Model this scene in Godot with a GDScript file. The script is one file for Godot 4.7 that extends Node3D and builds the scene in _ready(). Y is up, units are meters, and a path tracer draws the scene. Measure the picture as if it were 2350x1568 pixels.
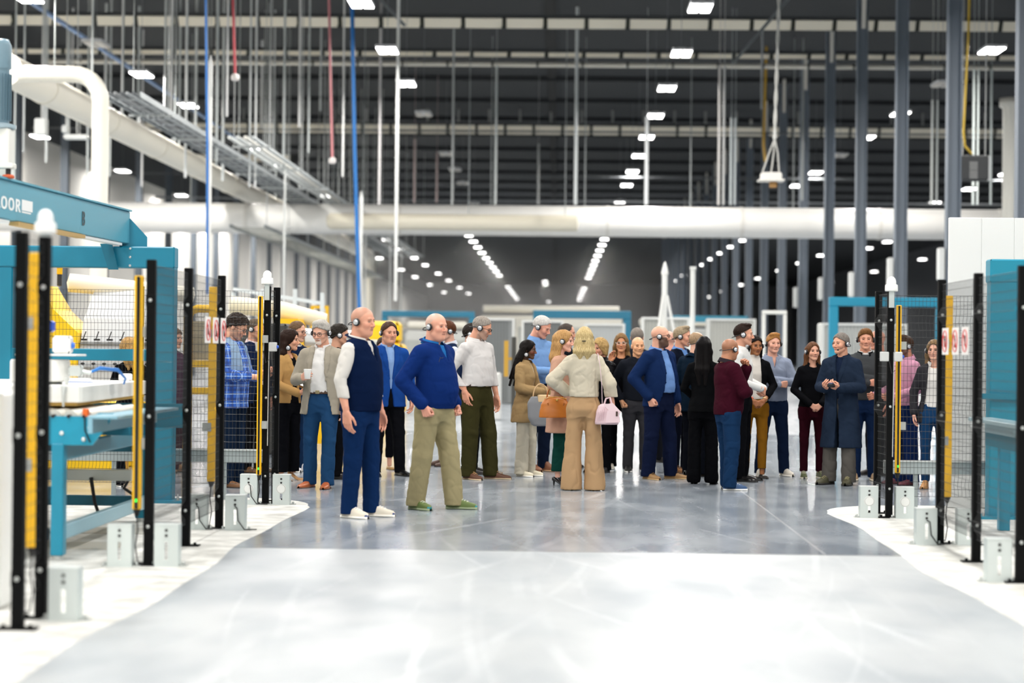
extends Node3D
# A factory hall: visitors with headsets stand in the aisle between two fenced machine cells.
# Metres, y up; the hall runs along -z, the camera stands in the aisle at the origin.

func _ready():
	var t0 := Time.get_ticks_msec()
	# ---- camera: 70 mm lens, a hair of roll, focused on the group
	var cam := Camera3D.new()
	cam.name = "camera"
	add_child(cam)
	cam.position = Vector3(0, 1.45, 0)
	cam.rotation = Vector3(atan(23.0 / 4570.0), atan(105.0 / 4570.0), deg_to_rad(0.6))
	cam.fov = rad_to_deg(2.0 * atan(784.0 / 4570.0))
	cam.far = 500.0
	var lens := CameraAttributesPhysical.new()
	lens.frustum_focal_length = 69.95
	lens.frustum_focus_distance = 20.5
	lens.exposure_aperture = 1.25
	lens.frustum_far = 500.0
	cam.attributes = lens
	# ---- no daylight: a closed hall lit by its high-bay lamps
	var we := WorldEnvironment.new()
	we.name = "surroundings"
	var env := Environment.new()
	env.background_mode = Environment.BG_COLOR
	env.background_color = Color(0, 0, 0)
	env.tonemap_mode = Environment.TONE_MAPPER_LINEAR
	env.tonemap_exposure = EXPOSURE
	env.sdfgi_enabled = true
	env.ssao_enabled = true
	env.ssil_enabled = true
	env.volumetric_fog_enabled = true
	env.volumetric_fog_density = 0.0
	we.environment = env
	add_child(we)
	build_lamps()
	build_hall()
	build_services()
	# fine dust in the air far down the hall
	var dust := FogVolume.new()
	dust.name = "dust_haze"
	dust.size = Vector3(27.0, 12.0, 210.0)
	dust.position = Vector3(-4.9, 6.3, -217.0)
	var dm := FogMaterial.new()
	dm.density = 0.0020
	dm.albedo = Color(0.95, 0.95, 0.95)
	dust.material = dm
	tag(dust, "faint dust haze far down the hall", "haze", "", "stuff")
	add_child(dust)
	build_far_machines()
	build_cells()
	build_machine_left()
	build_machine_right()
	people_setup()
	build_people()
	build_belongings()
	print("built in ", Time.get_ticks_msec() - t0, " ms")

const EXPOSURE := 1.9
const LAMP_ENERGY := 22.0

# ------------------------------------------------------------------ distance-field mesher (surface nets)
class Grid:
	var h: float
	var o: Vector3
	var nx: int
	var ny: int
	var nz: int
	var g: PackedFloat32Array
	func _init(lo: Vector3, hi: Vector3, cell: float):
		h = cell
		o = lo
		nx = int(ceil((hi.x - lo.x) / cell)) + 1
		ny = int(ceil((hi.y - lo.y) / cell)) + 1
		nz = int(ceil((hi.z - lo.z) / cell)) + 1
		g.resize(nx * ny * nz)
		g.fill(1.0)
	func span(lo: Vector3, hi: Vector3) -> PackedInt32Array:
		return PackedInt32Array([
			clampi(int(floor((lo.x - o.x) / h)), 0, nx - 1), clampi(int(ceil((hi.x - o.x) / h)), 0, nx - 1),
			clampi(int(floor((lo.y - o.y) / h)), 0, ny - 1), clampi(int(ceil((hi.y - o.y) / h)), 0, ny - 1),
			clampi(int(floor((lo.z - o.z) / h)), 0, nz - 1), clampi(int(ceil((hi.z - o.z) / h)), 0, nz - 1)])
	func cap(a: Vector3, b: Vector3, ra: float, rb: float, k: float):
		var pad: float = maxf(ra, rb) + k + 2.5 * h
		var s := span(a.min(b) - Vector3(pad, pad, pad), a.max(b) + Vector3(pad, pad, pad))
		var ab := b - a
		var inv: float = 1.0 / maxf(ab.length_squared(), 1e-8)
		var kk: float = maxf(k, 1e-4)
		for z in range(s[4], s[5] + 1):
			var pz: float = o.z + z * h - a.z
			for y in range(s[2], s[3] + 1):
				var py: float = o.y + y * h - a.y
				var i: int = (z * ny + y) * nx + s[0]
				var px: float = o.x + s[0] * h - a.x
				var base: float = py * ab.y + pz * ab.z
				for x in range(s[0], s[1] + 1):
					var t: float = clampf((px * ab.x + base) * inv, 0.0, 1.0)
					var dx: float = px - ab.x * t
					var dy: float = py - ab.y * t
					var dz: float = pz - ab.z * t
					var d: float = sqrt(dx * dx + dy * dy + dz * dz) - ra - (rb - ra) * t
					var old: float = g[i]
					var m: float = maxf(kk - absf(old - d), 0.0)
					g[i] = minf(old, d) - m * m / kk * 0.25
					i += 1
					px += h
	func ell(c: Vector3, r: Vector3, k: float, sub := false):
		var pad: float = k + 2.5 * h
		var e := r + Vector3(pad, pad, pad)
		var s := span(c - e, c + e)
		var mr: float = minf(r.x, minf(r.y, r.z))
		var kk: float = maxf(k, 1e-4)
		for z in range(s[4], s[5] + 1):
			var pz: float = (o.z + z * h - c.z)
			for y in range(s[2], s[3] + 1):
				var py: float = (o.y + y * h - c.y)
				var i: int = (z * ny + y) * nx + s[0]
				for x in range(s[0], s[1] + 1):
					var px: float = o.x + x * h - c.x
					var q: float = Vector3(px / r.x, py / r.y, pz / r.z).length()
					var q2: float = Vector3(px / (r.x * r.x), py / (r.y * r.y), pz / (r.z * r.z)).length()
					var d: float = -mr if q2 < 1e-6 else q * (q - 1.0) / q2
					var old: float = g[i]
					if sub:
						var m2: float = maxf(kk - absf(old + d), 0.0)
						g[i] = maxf(old, -d) + m2 * m2 / kk * 0.25
					else:
						var m: float = maxf(kk - absf(old - d), 0.0)
						g[i] = minf(old, d) - m * m / kk * 0.25
					i += 1
	# rows from top to bottom: [y, centre x, centre z, half width, depth in front, depth behind]
	func loft(rows: Array, k: float, flat_top := 0.02):
		var top: float = rows[0][0]
		var bot: float = rows[rows.size() - 1][0]
		var kk: float = maxf(k, 1e-4)
		var y0: int = clampi(int(floor((bot - 3.0 * h - k - o.y) / h)), 0, ny - 1)
		var y1: int = clampi(int(ceil((top + 3.0 * h + k - o.y) / h)), 0, ny - 1)
		for y in range(y0, y1 + 1):
			var wy: float = o.y + y * h
			var yc: float = clampf(wy, bot, top)
			var j := 0
			while j < rows.size() - 2 and rows[j + 1][0] > yc:
				j += 1
			var a: Array = rows[j]
			var b: Array = rows[j + 1]
			var t: float = clampf((a[0] - yc) / maxf(a[0] - b[0], 1e-5), 0.0, 1.0)
			t = t * t * (3.0 - 2.0 * t) * 0.5 + t * 0.5
			var cx: float = lerpf(a[1], b[1], t)
			var cz: float = lerpf(a[2], b[2], t)
			var w: float = lerpf(a[3], b[3], t)
			var fr: float = lerpf(a[4], b[4], t)
			var bk: float = lerpf(a[5], b[5], t)
			var cap_d: float = maxf(wy - top, bot - wy)
			var pad: float = k + 3.0 * h
			var s := span(Vector3(cx - w - pad, 0, cz - bk - pad), Vector3(cx + w + pad, 0, cz + fr + pad))
			for z in range(s[4], s[5] + 1):
				var pz: float = o.z + z * h - cz
				var dz: float = fr if pz > 0.0 else bk
				var zz: float = pz / dz
				zz *= zz
				var mn: float = minf(w, dz)
				var i: int = (z * ny + y) * nx + s[0]
				for x in range(s[0], s[1] + 1):
					var px: float = (o.x + x * h - cx) / w
					var q: float = sqrt(px * px + zz)
					var d: float = maxf((q - 1.0) * mn, cap_d)
					var old: float = g[i]
					var m: float = maxf(kk - absf(old - d), 0.0)
					g[i] = minf(old, d) - m * m / kk * 0.25
					i += 1
	# keep the side of a plane where n.p < d
	func keep(n: Vector3, d: float, only_lo := Vector3(-9, -9, -9), only_hi := Vector3(9, 9, 9)):
		var s := span(only_lo, only_hi)
		for z in range(s[4], s[5] + 1):
			for y in range(s[2], s[3] + 1):
				var i: int = (z * ny + y) * nx + s[0]
				var base: float = n.y * (o.y + y * h) + n.z * (o.z + z * h) - d
				for x in range(s[0], s[1] + 1):
					var v: float = base + n.x * (o.x + x * h)
					if v > g[i]:
						g[i] = v
					i += 1
	# an opening down the front: rows from top to bottom [y, centre x, half width]
	func open_front(rows: Array, zmin: float):
		for y in range(0, ny):
			var wy: float = o.y + y * h
			var top: float = rows[0][0]
			var bot: float = rows[rows.size() - 1][0]
			if wy > top + h or wy < bot - h:
				continue
			var yc: float = clampf(wy, bot, top)
			var j := 0
			while j < rows.size() - 2 and rows[j + 1][0] > yc:
				j += 1
			var t: float = clampf((rows[j][0] - yc) / maxf(rows[j][0] - rows[j + 1][0], 1e-5), 0.0, 1.0)
			var cx: float = lerpf(rows[j][1], rows[j + 1][1], t)
			var hw: float = lerpf(rows[j][2], rows[j + 1][2], t)
			for z in range(clampi(int(floor((zmin - 2.0 * h - o.z) / h)), 0, nz - 1), nz):
				var dz: float = zmin - (o.z + z * h)
				var i: int = (z * ny + y) * nx
				for x in range(0, nx):
					var d: float = maxf(absf(o.x + x * h - cx) - hw, dz)
					if -d > g[i]:
						g[i] = -d
					i += 1
	func mesh() -> Dictionary:
		var v := PackedVector3Array()
		var idx := PackedInt32Array()
		var cell := PackedInt32Array()
		cell.resize(nx * ny * nz)
		cell.fill(-1)
		var sy: int = nx
		var sz: int = nx * ny
		for z in range(0, nz - 1):
			for y in range(0, ny - 1):
				var i: int = z * sz + y * sy
				for x in range(0, nx - 1):
					var a: float = g[i]
					var b: float = g[i + 1]
					var c: float = g[i + sy]
					var e: float = g[i + sy + 1]
					var p: float = g[i + sz]
					var q: float = g[i + sz + 1]
					var r: float = g[i + sz + sy]
					var s: float = g[i + sz + sy + 1]
					var m: int = int(a < 0.0) + int(b < 0.0) + int(c < 0.0) + int(e < 0.0) + int(p < 0.0) + int(q < 0.0) + int(r < 0.0) + int(s < 0.0)
					if m == 0 or m == 8:
						i += 1
						continue
					var fx := 0.0
					var fy := 0.0
					var fz := 0.0
					var n := 0
					if (a < 0.0) != (b < 0.0):
						fx += a / (a - b); n += 1
					if (c < 0.0) != (e < 0.0):
						fx += c / (c - e); fy += 1.0; n += 1
					if (p < 0.0) != (q < 0.0):
						fx += p / (p - q); fz += 1.0; n += 1
					if (r < 0.0) != (s < 0.0):
						fx += r / (r - s); fy += 1.0; fz += 1.0; n += 1
					if (a < 0.0) != (c < 0.0):
						fy += a / (a - c); n += 1
					if (b < 0.0) != (e < 0.0):
						fy += b / (b - e); fx += 1.0; n += 1
					if (p < 0.0) != (r < 0.0):
						fy += p / (p - r); fz += 1.0; n += 1
					if (q < 0.0) != (s < 0.0):
						fy += q / (q - s); fx += 1.0; fz += 1.0; n += 1
					if (a < 0.0) != (p < 0.0):
						fz += a / (a - p); n += 1
					if (b < 0.0) != (q < 0.0):
						fz += b / (b - q); fx += 1.0; n += 1
					if (c < 0.0) != (r < 0.0):
						fz += c / (c - r); fy += 1.0; n += 1
					if (e < 0.0) != (s < 0.0):
						fz += e / (e - s); fx += 1.0; fy += 1.0; n += 1
					var w: float = 1.0 / n
					cell[i] = v.size()
					v.append(Vector3(o.x + (x + fx * w) * h, o.y + (y + fy * w) * h, o.z + (z + fz * w) * h))
					# faces round the three edges that start at this corner
					var inside: bool = a < 0.0
					if y > 0 and z > 0 and inside != (b < 0.0):
						quad(idx, cell[i], cell[i - sy], cell[i - sy - sz], cell[i - sz], inside)
					if x > 0 and z > 0 and inside != (c < 0.0):
						quad(idx, cell[i], cell[i - sz], cell[i - 1 - sz], cell[i - 1], inside)
					if x > 0 and y > 0 and inside != (p < 0.0):
						quad(idx, cell[i], cell[i - 1], cell[i - 1 - sy], cell[i - sy], inside)
					i += 1
		return {"v": v, "i": idx}
	func quad(idx: PackedInt32Array, a: int, b: int, c: int, d: int, flip: bool):
		if a < 0 or b < 0 or c < 0 or d < 0:
			return
		if flip:
			idx.append(a); idx.append(c); idx.append(b); idx.append(a); idx.append(d); idx.append(c)
		else:
			idx.append(a); idx.append(b); idx.append(c); idx.append(a); idx.append(c); idx.append(d)

static func normals_of(v: PackedVector3Array, idx: PackedInt32Array) -> PackedVector3Array:
	var n := PackedVector3Array()
	n.resize(v.size())
	for t in range(0, idx.size(), 3):
		var a: int = idx[t]
		var b: int = idx[t + 1]
		var c: int = idx[t + 2]
		var f: Vector3 = (v[c] - v[a]).cross(v[b] - v[a])
		n[a] += f
		n[b] += f
		n[c] += f
	for i in n.size():
		n[i] = n[i].normalized()
	return n

# ------------------------------------------------------------------ plain mesh collector with vertex colours
class Geo:
	var v := PackedVector3Array()
	var n := PackedVector3Array()
	var c := PackedColorArray()
	var i := PackedInt32Array()
	func tri(a: int, b: int, d: int):
		i.append(a); i.append(b); i.append(d)
	func add(t: Dictionary, xf: Transform3D, col: Color, flip := false, cols = null):
		var base: int = v.size()
		var nb: Basis = xf.basis.inverse().transposed()
		var sg: float = 1.0
		var tv: PackedVector3Array = t.v
		var tn: PackedVector3Array = t.n
		for k in tv.size():
			v.append(xf * tv[k])
			n.append((nb * tn[k]).normalized() * sg)
		if cols != null:
			c.append_array(cols)
		else:
			for k in tv.size():
				c.append(col)
		var ti: PackedInt32Array = t.i
		for k in range(0, ti.size(), 3):
			i.append(base + ti[k])
			if flip:
				i.append(base + ti[k + 2]); i.append(base + ti[k + 1])
			else:
				i.append(base + ti[k + 1]); i.append(base + ti[k + 2])
	# a tube through points with a radius at each
	func tube(pts: Array, rad: Array, sides: int, col := Color.WHITE, caps := true, flat := 1.0):
		var base: int = v.size()
		var m: int = pts.size()
		var prev := Vector3.ZERO
		for k in m:
			var d: Vector3 = (pts[mini(k + 1, m - 1)] - pts[maxi(k - 1, 0)]).normalized()
			var u: Vector3
			if prev == Vector3.ZERO:
				u = d.cross(Vector3.UP if absf(d.y) < 0.9 else Vector3.RIGHT).normalized()
			else:
				u = (prev - d * prev.dot(d)).normalized()
			prev = u
			var w: Vector3 = d.cross(u)
			for s in sides:
				var a: float = TAU * s / sides
				var e: Vector3 = u * cos(a) + w * sin(a) * flat
				v.append(pts[k] + e * rad[k])
				n.append(e.normalized())
				c.append(col)
		for k in m - 1:
			for s in sides:
				var a: int = base + k * sides + s
				var b: int = base + k * sides + (s + 1) % sides
				tri(a, b, a + sides)
				tri(b, b + sides, a + sides)
		if caps:
			for e in [0, m - 1]:
				var d: Vector3 = (pts[0] - pts[1]).normalized() if e == 0 else (pts[m - 1] - pts[m - 2]).normalized()
				var q: int = v.size()
				v.append(pts[e] + d * rad[e] * 0.25); n.append(d); c.append(col)
				for s in sides:
					v.append(v[base + e * sides + s]); n.append(d); c.append(col)
				for s in sides:
					if e == 0:
						tri(q, q + 1 + (s + 1) % sides, q + 1 + s)
					else:
						tri(q, q + 1 + s, q + 1 + (s + 1) % sides)
	func ball(p: Vector3, r: Vector3, col := Color.WHITE, seg := 8, rings := 6, bs := Basis.IDENTITY):
		var base: int = v.size()
		for k in rings + 1:
			var th: float = PI * k / rings
			for s in seg + 1:
				var ph: float = TAU * s / seg
				var e := Vector3(sin(th) * cos(ph), cos(th), sin(th) * sin(ph))
				v.append(p + bs * (e * r))
				n.append((bs * (e / r)).normalized())
				c.append(col)
		for k in rings:
			for s in seg:
				var a: int = base + k * (seg + 1) + s
				tri(a, a + 1, a + seg + 1)
				tri(a + 1, a + seg + 2, a + seg + 1)
	# box with centre p, size, optional basis and small chamfer
	func box(p: Vector3, size: Vector3, col := Color.WHITE, bs := Basis.IDENTITY, ch := 0.0):
		var e := size * 0.5
		if ch <= 0.0:
			for ax in 3:
				for sg in [-1.0, 1.0]:
					var nn := Vector3.ZERO
					nn[ax] = sg
					var u := Vector3.ZERO
					u[(ax + 1) % 3] = 1.0
					var w := Vector3.ZERO
					w[(ax + 2) % 3] = 1.0
					var q: int = v.size()
					for s in [[-1, -1], [1, -1], [1, 1], [-1, 1]]:
						v.append(p + bs * ((nn + u * s[0] + w * s[1]) * e))
						n.append((bs * nn).normalized())
						c.append(col)
					if sg > 0:
						tri(q, q + 2, q + 1); tri(q, q + 3, q + 2)
					else:
						tri(q, q + 1, q + 2); tri(q, q + 2, q + 3)
			return
		var base: int = v.size()
		# rounded look: 24 vertices, faces inset by ch, joined by chamfers
		for ax in 3:
			for sg in [-1.0, 1.0]:
				for s in [[-1, -1], [1, -1], [1, 1], [-1, 1]]:
					var q := Vector3.ZERO
					q[ax] = sg * e[ax]
					q[(ax + 1) % 3] = s[0] * (e[(ax + 1) % 3] - ch)
					q[(ax + 2) % 3] = s[1] * (e[(ax + 2) % 3] - ch)
					var nn := Vector3.ZERO
					nn[ax] = sg
					v.append(p + bs * q); n.append((bs * nn).normalized()); c.append(col)
				var f: int = v.size() - 4
				if sg > 0:
					tri(f, f + 2, f + 1); tri(f, f + 3, f + 2)
				else:
					tri(f, f + 1, f + 2); tri(f, f + 2, f + 3)
		# edge strips
		for ax in 3:
			var b1: int = (ax + 1) % 3
			var b2: int = (ax + 2) % 3
			for s1 in [-1.0, 1.0]:
				for s2 in [-1.0, 1.0]:
					var nn := Vector3.ZERO
					nn[b1] = s1
					nn[b2] = s2
					nn = nn.normalized()
					var q: int = v.size()
					for t in [-1.0, 1.0]:
						var p1 := Vector3.ZERO
						p1[ax] = t * (e[ax] - ch); p1[b1] = s1 * e[b1]; p1[b2] = s2 * (e[b2] - ch)
						var p2 := Vector3.ZERO
						p2[ax] = t * (e[ax] - ch); p2[b1] = s1 * (e[b1] - ch); p2[b2] = s2 * e[b2]
						v.append(p + bs * p1); n.append((bs * nn).normalized()); c.append(col)
						v.append(p + bs * p2); n.append((bs * nn).normalized()); c.append(col)
					tri(q, q + 1, q + 2); tri(q + 1, q + 3, q + 2)
	# straight bar between two points
	func bar(a: Vector3, b: Vector3, w: float, t: float, col := Color.WHITE, up := Vector3.UP):
		var d := b - a
		var z := d.normalized()
		var x := up.cross(z)
		if x.length() < 0.01:
			x = Vector3.RIGHT.cross(z)
		x = x.normalized()
		var y := z.cross(x)
		box((a + b) * 0.5, Vector3(w, t, d.length()), col, Basis(x, y, z))
	# flat polygon in the plane (u, w) at p, given thickness along the plane's normal
	func slab(poly: PackedVector2Array, p: Vector3, u: Vector3, w: Vector3, th: float, col := Color.WHITE):
		var nn := u.cross(w).normalized()
		var idx := Geometry2D.triangulate_polygon(poly)
		for sd in [1.0, -1.0]:
			var q: int = v.size()
			for a in poly:
				v.append(p + u * a.x + w * a.y + nn * th * 0.5 * sd); n.append(nn * sd); c.append(col)
			for k in range(0, idx.size(), 3):
				tri(q + idx[k], q + idx[k + 1], q + idx[k + 2])
		for k in poly.size():
			var a: Vector2 = poly[k]
			var b: Vector2 = poly[(k + 1) % poly.size()]
			var pa := p + u * a.x + w * a.y
			var pb := p + u * b.x + w * b.y
			var sn := (pb - pa).cross(nn).normalized()
			var q: int = v.size()
			for e in [pa + nn * th * 0.5, pb + nn * th * 0.5, pb - nn * th * 0.5, pa - nn * th * 0.5]:
				v.append(e); n.append(sn); c.append(col)
			tri(q, q + 1, q + 2); tri(q, q + 2, q + 3)
	# cylinder / cone frustum between two points
	func rod(a: Vector3, b: Vector3, r: float, sides := 10, col := Color.WHITE, r2 := -1.0):
		tube([a, b], [r, r if r2 < 0.0 else r2], sides, col)
	# surface of revolution about the y axis at p: profile of (radius, height)
	func lathe(prof: Array, p: Vector3, seg := 14, col := Color.WHITE, bs := Basis.IDENTITY):
		var base: int = v.size()
		for k in prof.size():
			var a: Vector2 = prof[maxi(k - 1, 0)]
			var b: Vector2 = prof[mini(k + 1, prof.size() - 1)]
			var t := (b - a)
			var pn := Vector2(t.y, -t.x).normalized()
			for s in seg + 1:
				var ph: float = TAU * s / seg
				v.append(p + bs * Vector3(prof[k].x * cos(ph), prof[k].y, prof[k].x * sin(ph)))
				n.append(bs * Vector3(pn.x * cos(ph), pn.y, pn.x * sin(ph)))
				c.append(col)
		for k in prof.size() - 1:
			for s in seg:
				var a: int = base + k * (seg + 1) + s
				tri(a, a + seg + 1, a + 1)
				tri(a + 1, a + seg + 1, a + seg + 2)
	func commit() -> ArrayMesh:
		for t in range(0, i.size(), 3):
			var a: int = i[t]
			var b: int = i[t + 1]
			var d: int = i[t + 2]
			if (v[d] - v[a]).cross(v[b] - v[a]).dot(n[a] + n[b] + n[d]) < 0.0:
				i[t + 1] = d
				i[t + 2] = b
		var m := ArrayMesh.new()
		var arr := []
		arr.resize(Mesh.ARRAY_MAX)
		arr[Mesh.ARRAY_VERTEX] = v
		arr[Mesh.ARRAY_NORMAL] = n
		arr[Mesh.ARRAY_COLOR] = c
		arr[Mesh.ARRAY_INDEX] = i
		m.add_surface_from_arrays(Mesh.PRIMITIVE_TRIANGLES, arr)
		return m

static func arrays_mesh(t: Dictionary) -> ArrayMesh:
	var m := ArrayMesh.new()
	var arr := []
	arr.resize(Mesh.ARRAY_MAX)
	arr[Mesh.ARRAY_VERTEX] = t.v
	arr[Mesh.ARRAY_NORMAL] = t.n
	arr[Mesh.ARRAY_INDEX] = t.i
	m.add_surface_from_arrays(Mesh.PRIMITIVE_TRIANGLES, arr)
	return m

func lin(hex: String) -> Color:
	return Color(hex).srgb_to_linear()

# ------------------------------------------------------------------ nodes
var taken := {}
func numbered(called: String) -> String:
	var k: int = taken.get(called, -1) + 1
	taken[called] = k
	return called if k == 0 else "%s_%03d" % [called, k]

func tag(o: Node, label: String, category: String, group := "", kind := "") -> Node:
	if label:
		o.set_meta("label", label)
	if category:
		o.set_meta("category", category)
	if group:
		o.set_meta("group", group)
	if kind:
		o.set_meta("kind", kind)
	return o

func thing(called: String, label: String, category: String, at := Vector3.ZERO, turn := 0.0, group := "") -> Node3D:
	var o := Node3D.new()
	o.name = numbered(called)
	add_child(o)
	o.position = at
	o.rotation_degrees.y = turn
	tag(o, label, category, group)
	return o

func put(called: String, mesh: Mesh, mat: Material, parent: Node = null, at := Vector3.ZERO) -> MeshInstance3D:
	var o := MeshInstance3D.new()
	o.mesh = mesh
	o.material_override = mat
	o.position = at
	if parent == null:
		o.name = numbered(called)
		add_child(o)
	else:
		o.name = called
		parent.add_child(o, true)
	return o

func structure(called: String, mesh: Mesh, mat: Material, at := Vector3.ZERO) -> MeshInstance3D:
	var o := put(called, mesh, mat, null, at)
	o.set_meta("kind", "structure")
	return o

var mats := {}
func paint(hex: String, rough := 0.7, metal := 0.0, spec := 0.5) -> StandardMaterial3D:
	var key := "%s/%s/%s/%s" % [hex, rough, metal, spec]
	if not mats.has(key):
		var m := StandardMaterial3D.new()
		m.albedo_color = Color(hex)
		m.roughness = rough
		m.metallic = metal
		m.metallic_specular = spec
		mats[key] = m
	return mats[key]

# ------------------------------------------------------------------ the hall
const ORD := ["first", "second", "third", "fourth", "fifth", "sixth", "seventh", "eighth", "ninth", "tenth", "eleventh", "twelfth", "thirteenth", "fourteenth", "fifteenth", "sixteenth", "seventeenth", "eighteenth", "nineteenth", "twentieth", "twenty-first", "twenty-second", "twenty-third", "twenty-fourth", "twenty-fifth", "twenty-sixth", "twenty-seventh", "twenty-eighth", "twenty-ninth", "thirtieth", "thirty-first", "thirty-second", "thirty-third", "thirty-fourth", "thirty-fifth"]
func nth(k: int) -> String:
	return ORD[clampi(k, 0, ORD.size() - 1)]

func noise_tex(freq: float, oct: int, lo: Color, hi: Color, size := 256, sd := 1, pos := [0.0, 1.0]) -> NoiseTexture2D:
	var nt := NoiseTexture2D.new()
	nt.width = size
	nt.height = size
	nt.seamless = true
	var fn := FastNoiseLite.new()
	fn.seed = sd
	fn.noise_type = FastNoiseLite.TYPE_SIMPLEX_SMOOTH
	fn.frequency = freq
	fn.fractal_octaves = oct
	nt.noise = fn
	var gr := Gradient.new()
	gr.set_color(0, lo)
	gr.set_color(1, hi)
	gr.set_offset(0, pos[0])
	gr.set_offset(1, pos[1])
	nt.color_ramp = gr
	return nt

func concrete(lo: String, hi: String, rough: float, scale: float, sd: int) -> StandardMaterial3D:
	var m := StandardMaterial3D.new()
	m.albedo_texture = noise_tex(0.012, 5, Color(lo), Color(hi), 512, sd, [0.2, 0.8])
	m.uv1_triplanar = true
	m.uv1_world_triplanar = true
	m.uv1_scale = Vector3.ONE * scale
	m.roughness = rough
	return m

var lamp_glow: StandardMaterial3D
# the lamps hang in rows along the hall: a housing with two bright panels, a stem, and the light it gives
func lamp(at: Vector3, lit: bool, label: String, proto: Dictionary, stem := true):
	var o := thing("high_bay_lamp", label, "lamp", at, 0.0, "high-bay lamps under the roof")
	put("housing", proto.housing, paint("d6d8da", 0.5), o)
	for sd in [-1.0, 1.0]:
		put("light_panel", proto.panel, lamp_glow if lit else paint("cfcac2", 0.6), o, Vector3(sd * 0.140, -0.052, 0))
	if stem:
		put("stem", proto.stem, paint("7d8386", 0.6), o)
	if lit:
		var l := AreaLight3D.new()
		l.name = "lamp_light"
		l.area_size = Vector2(0.50, 1.02)
		l.light_energy = LAMP_ENERGY
		l.light_color = Color(1.0, 0.985, 0.965)
		l.area_range = 60.0
		l.shadow_enabled = true
		o.add_child(l)
		l.position = Vector3(0, -0.075, 0)
		l.rotation_degrees.x = -90.0

func build_lamps():
	lamp_glow = StandardMaterial3D.new()
	lamp_glow.albedo_color = Color("f4f4f2")
	lamp_glow.emission_enabled = true
	lamp_glow.emission = Color(1.0, 0.99, 0.98)
	lamp_glow.emission_energy_multiplier = 6.0
	var hg := Geo.new()
	hg.box(Vector3(0, 0.0, 0), Vector3(0.54, 0.07, 1.08), Color.WHITE, Basis.IDENTITY, 0.012)
	hg.box(Vector3(0, 0.06, 0), Vector3(0.22, 0.07, 0.5), Color.WHITE, Basis.IDENTITY, 0.01)
	var pg := Geo.new()
	pg.box(Vector3.ZERO, Vector3(0.225, 0.035, 1.02), Color.WHITE, Basis.IDENTITY, 0.008)
	var sg := Geo.new()
	sg.rod(Vector3(0, 0.09, 0), Vector3(0, 3.14, 0), 0.007, 5)
	var proto := {"housing": hg.commit(), "panel": pg.commit(), "stem": sg.commit()}
	# rows: name, x, list of z, list of unlit z
	var rows := [
		["right of the middle", 3.2, [17.1, 10.1, 3.1, -3.9, -10.9, -17.9, -24.9, -31.9, -38.9, -45.9, -52.9, -59.9, -66.9, -73.5, -80.5, -87.5, -94.7, -105.0], []],
		["left of the middle", -4.6, [17.1, 10.1, 3.1, -3.9, -10.9, -17.9, -24.9, -31.9, -38.9, -45.6, -52.7, -59.3], [-67.0, -80.5, -87.5, -94.4, -107.5]],
		["over the right columns", 11.2, [10.1, 3.1, -3.9, -10.9, -17.9, -24.9, -31.9, -38.9, -45.2, -52.0, -65.8, -73.0, -87.3, -94.2], [-58.6, -79.8]],
		["over the left machines", -12.2, [10.1, 3.1, -3.9, -10.9, -17.9, -24.9, -31.9, -38.9, -45.2, -57.7, -65.0, -78.5, -85.4, -103.0], [-52.0]],
		["beside the left wall, partly added to brighten it", -19.7, [-30.0, -37.0, -44.0, -51.0, -58.0, -65.0, -75.0, -89.4, -103.5, -110.5, -117.5, -124.5], []],  # mostly added out of sight to brighten the white wall
		["over the right bay", 19.5, [-30.0, -51.0, -73.0, -87.3, -95.2, -104.0], []],
		["far left aisle", -6.2, [-137.0, -144.5, -152.5, -161.0, -170.0, -179.0, -188.5, -198.0, -209.0, -245.0, -257.0, -270.0, -284.0, -300.0], []],
		["far middle aisle", 3.2, [-140.0, -147.5, -155.5, -164.0, -173.0, -182.0, -191.5, -202.0, -213.0, -248.0, -260.0, -273.0, -287.0, -302.0], []],
		["far right columns", 12.8, [-140.0, -148.5, -158.0, -168.0, -179.0, -191.0, -204.0, -219.0], []],
		["far right bay", 23.0, [-140.0, -148.6], []],
		["far above the cable trays, partly added to brighten the hall", -12.4, [-113.0, -121.0, -129.0, -143.0, -157.0, -171.0, -185.0, -205.0, -225.0, -250.0, -275.0], []],  # this and the next two rows partly added to lift the dark far hall
		["far beyond the right columns, partly added to brighten the hall", 21.0, [-112.0, -126.0, -160.0, -174.0, -190.0, -210.0, -230.0, -255.0, -280.0], []],
		["farthest right bay, partly added to brighten the hall", 30.0, [-95.0, -118.0, -140.0, -165.0, -190.0, -220.0], []],
		["far middle left", -1.5, [-225.0, -235.0, -315.0], []],
		["far left machines", -15.5, [-103.5, -136.0, -150.0, -172.0, -196.0, -215.0, -240.0, -270.0], []],
	]
	for r in rows:
		var n := 0
		var off := 0
		var all: Array = r[2] + r[3]
		all.sort()
		all.reverse()
		for z in all:
			var lit: bool = z in r[2]
			var seen: bool = z < -45.0 and absf(r[1]) < -z * 0.27
			if seen:
				lamp(Vector3(r[1], 9.45, z), lit, "%s high-bay lamp, %s in view of the row %s" % ["lit" if lit else "unlit", nth(n), r[0]], proto)
				n += 1
			else:
				lamp(Vector3(r[1], 9.45, z), lit, "lit high-bay lamp overhead outside the picture, %s of the row %s" % [nth(off), r[0]], proto)
				off += 1

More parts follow.
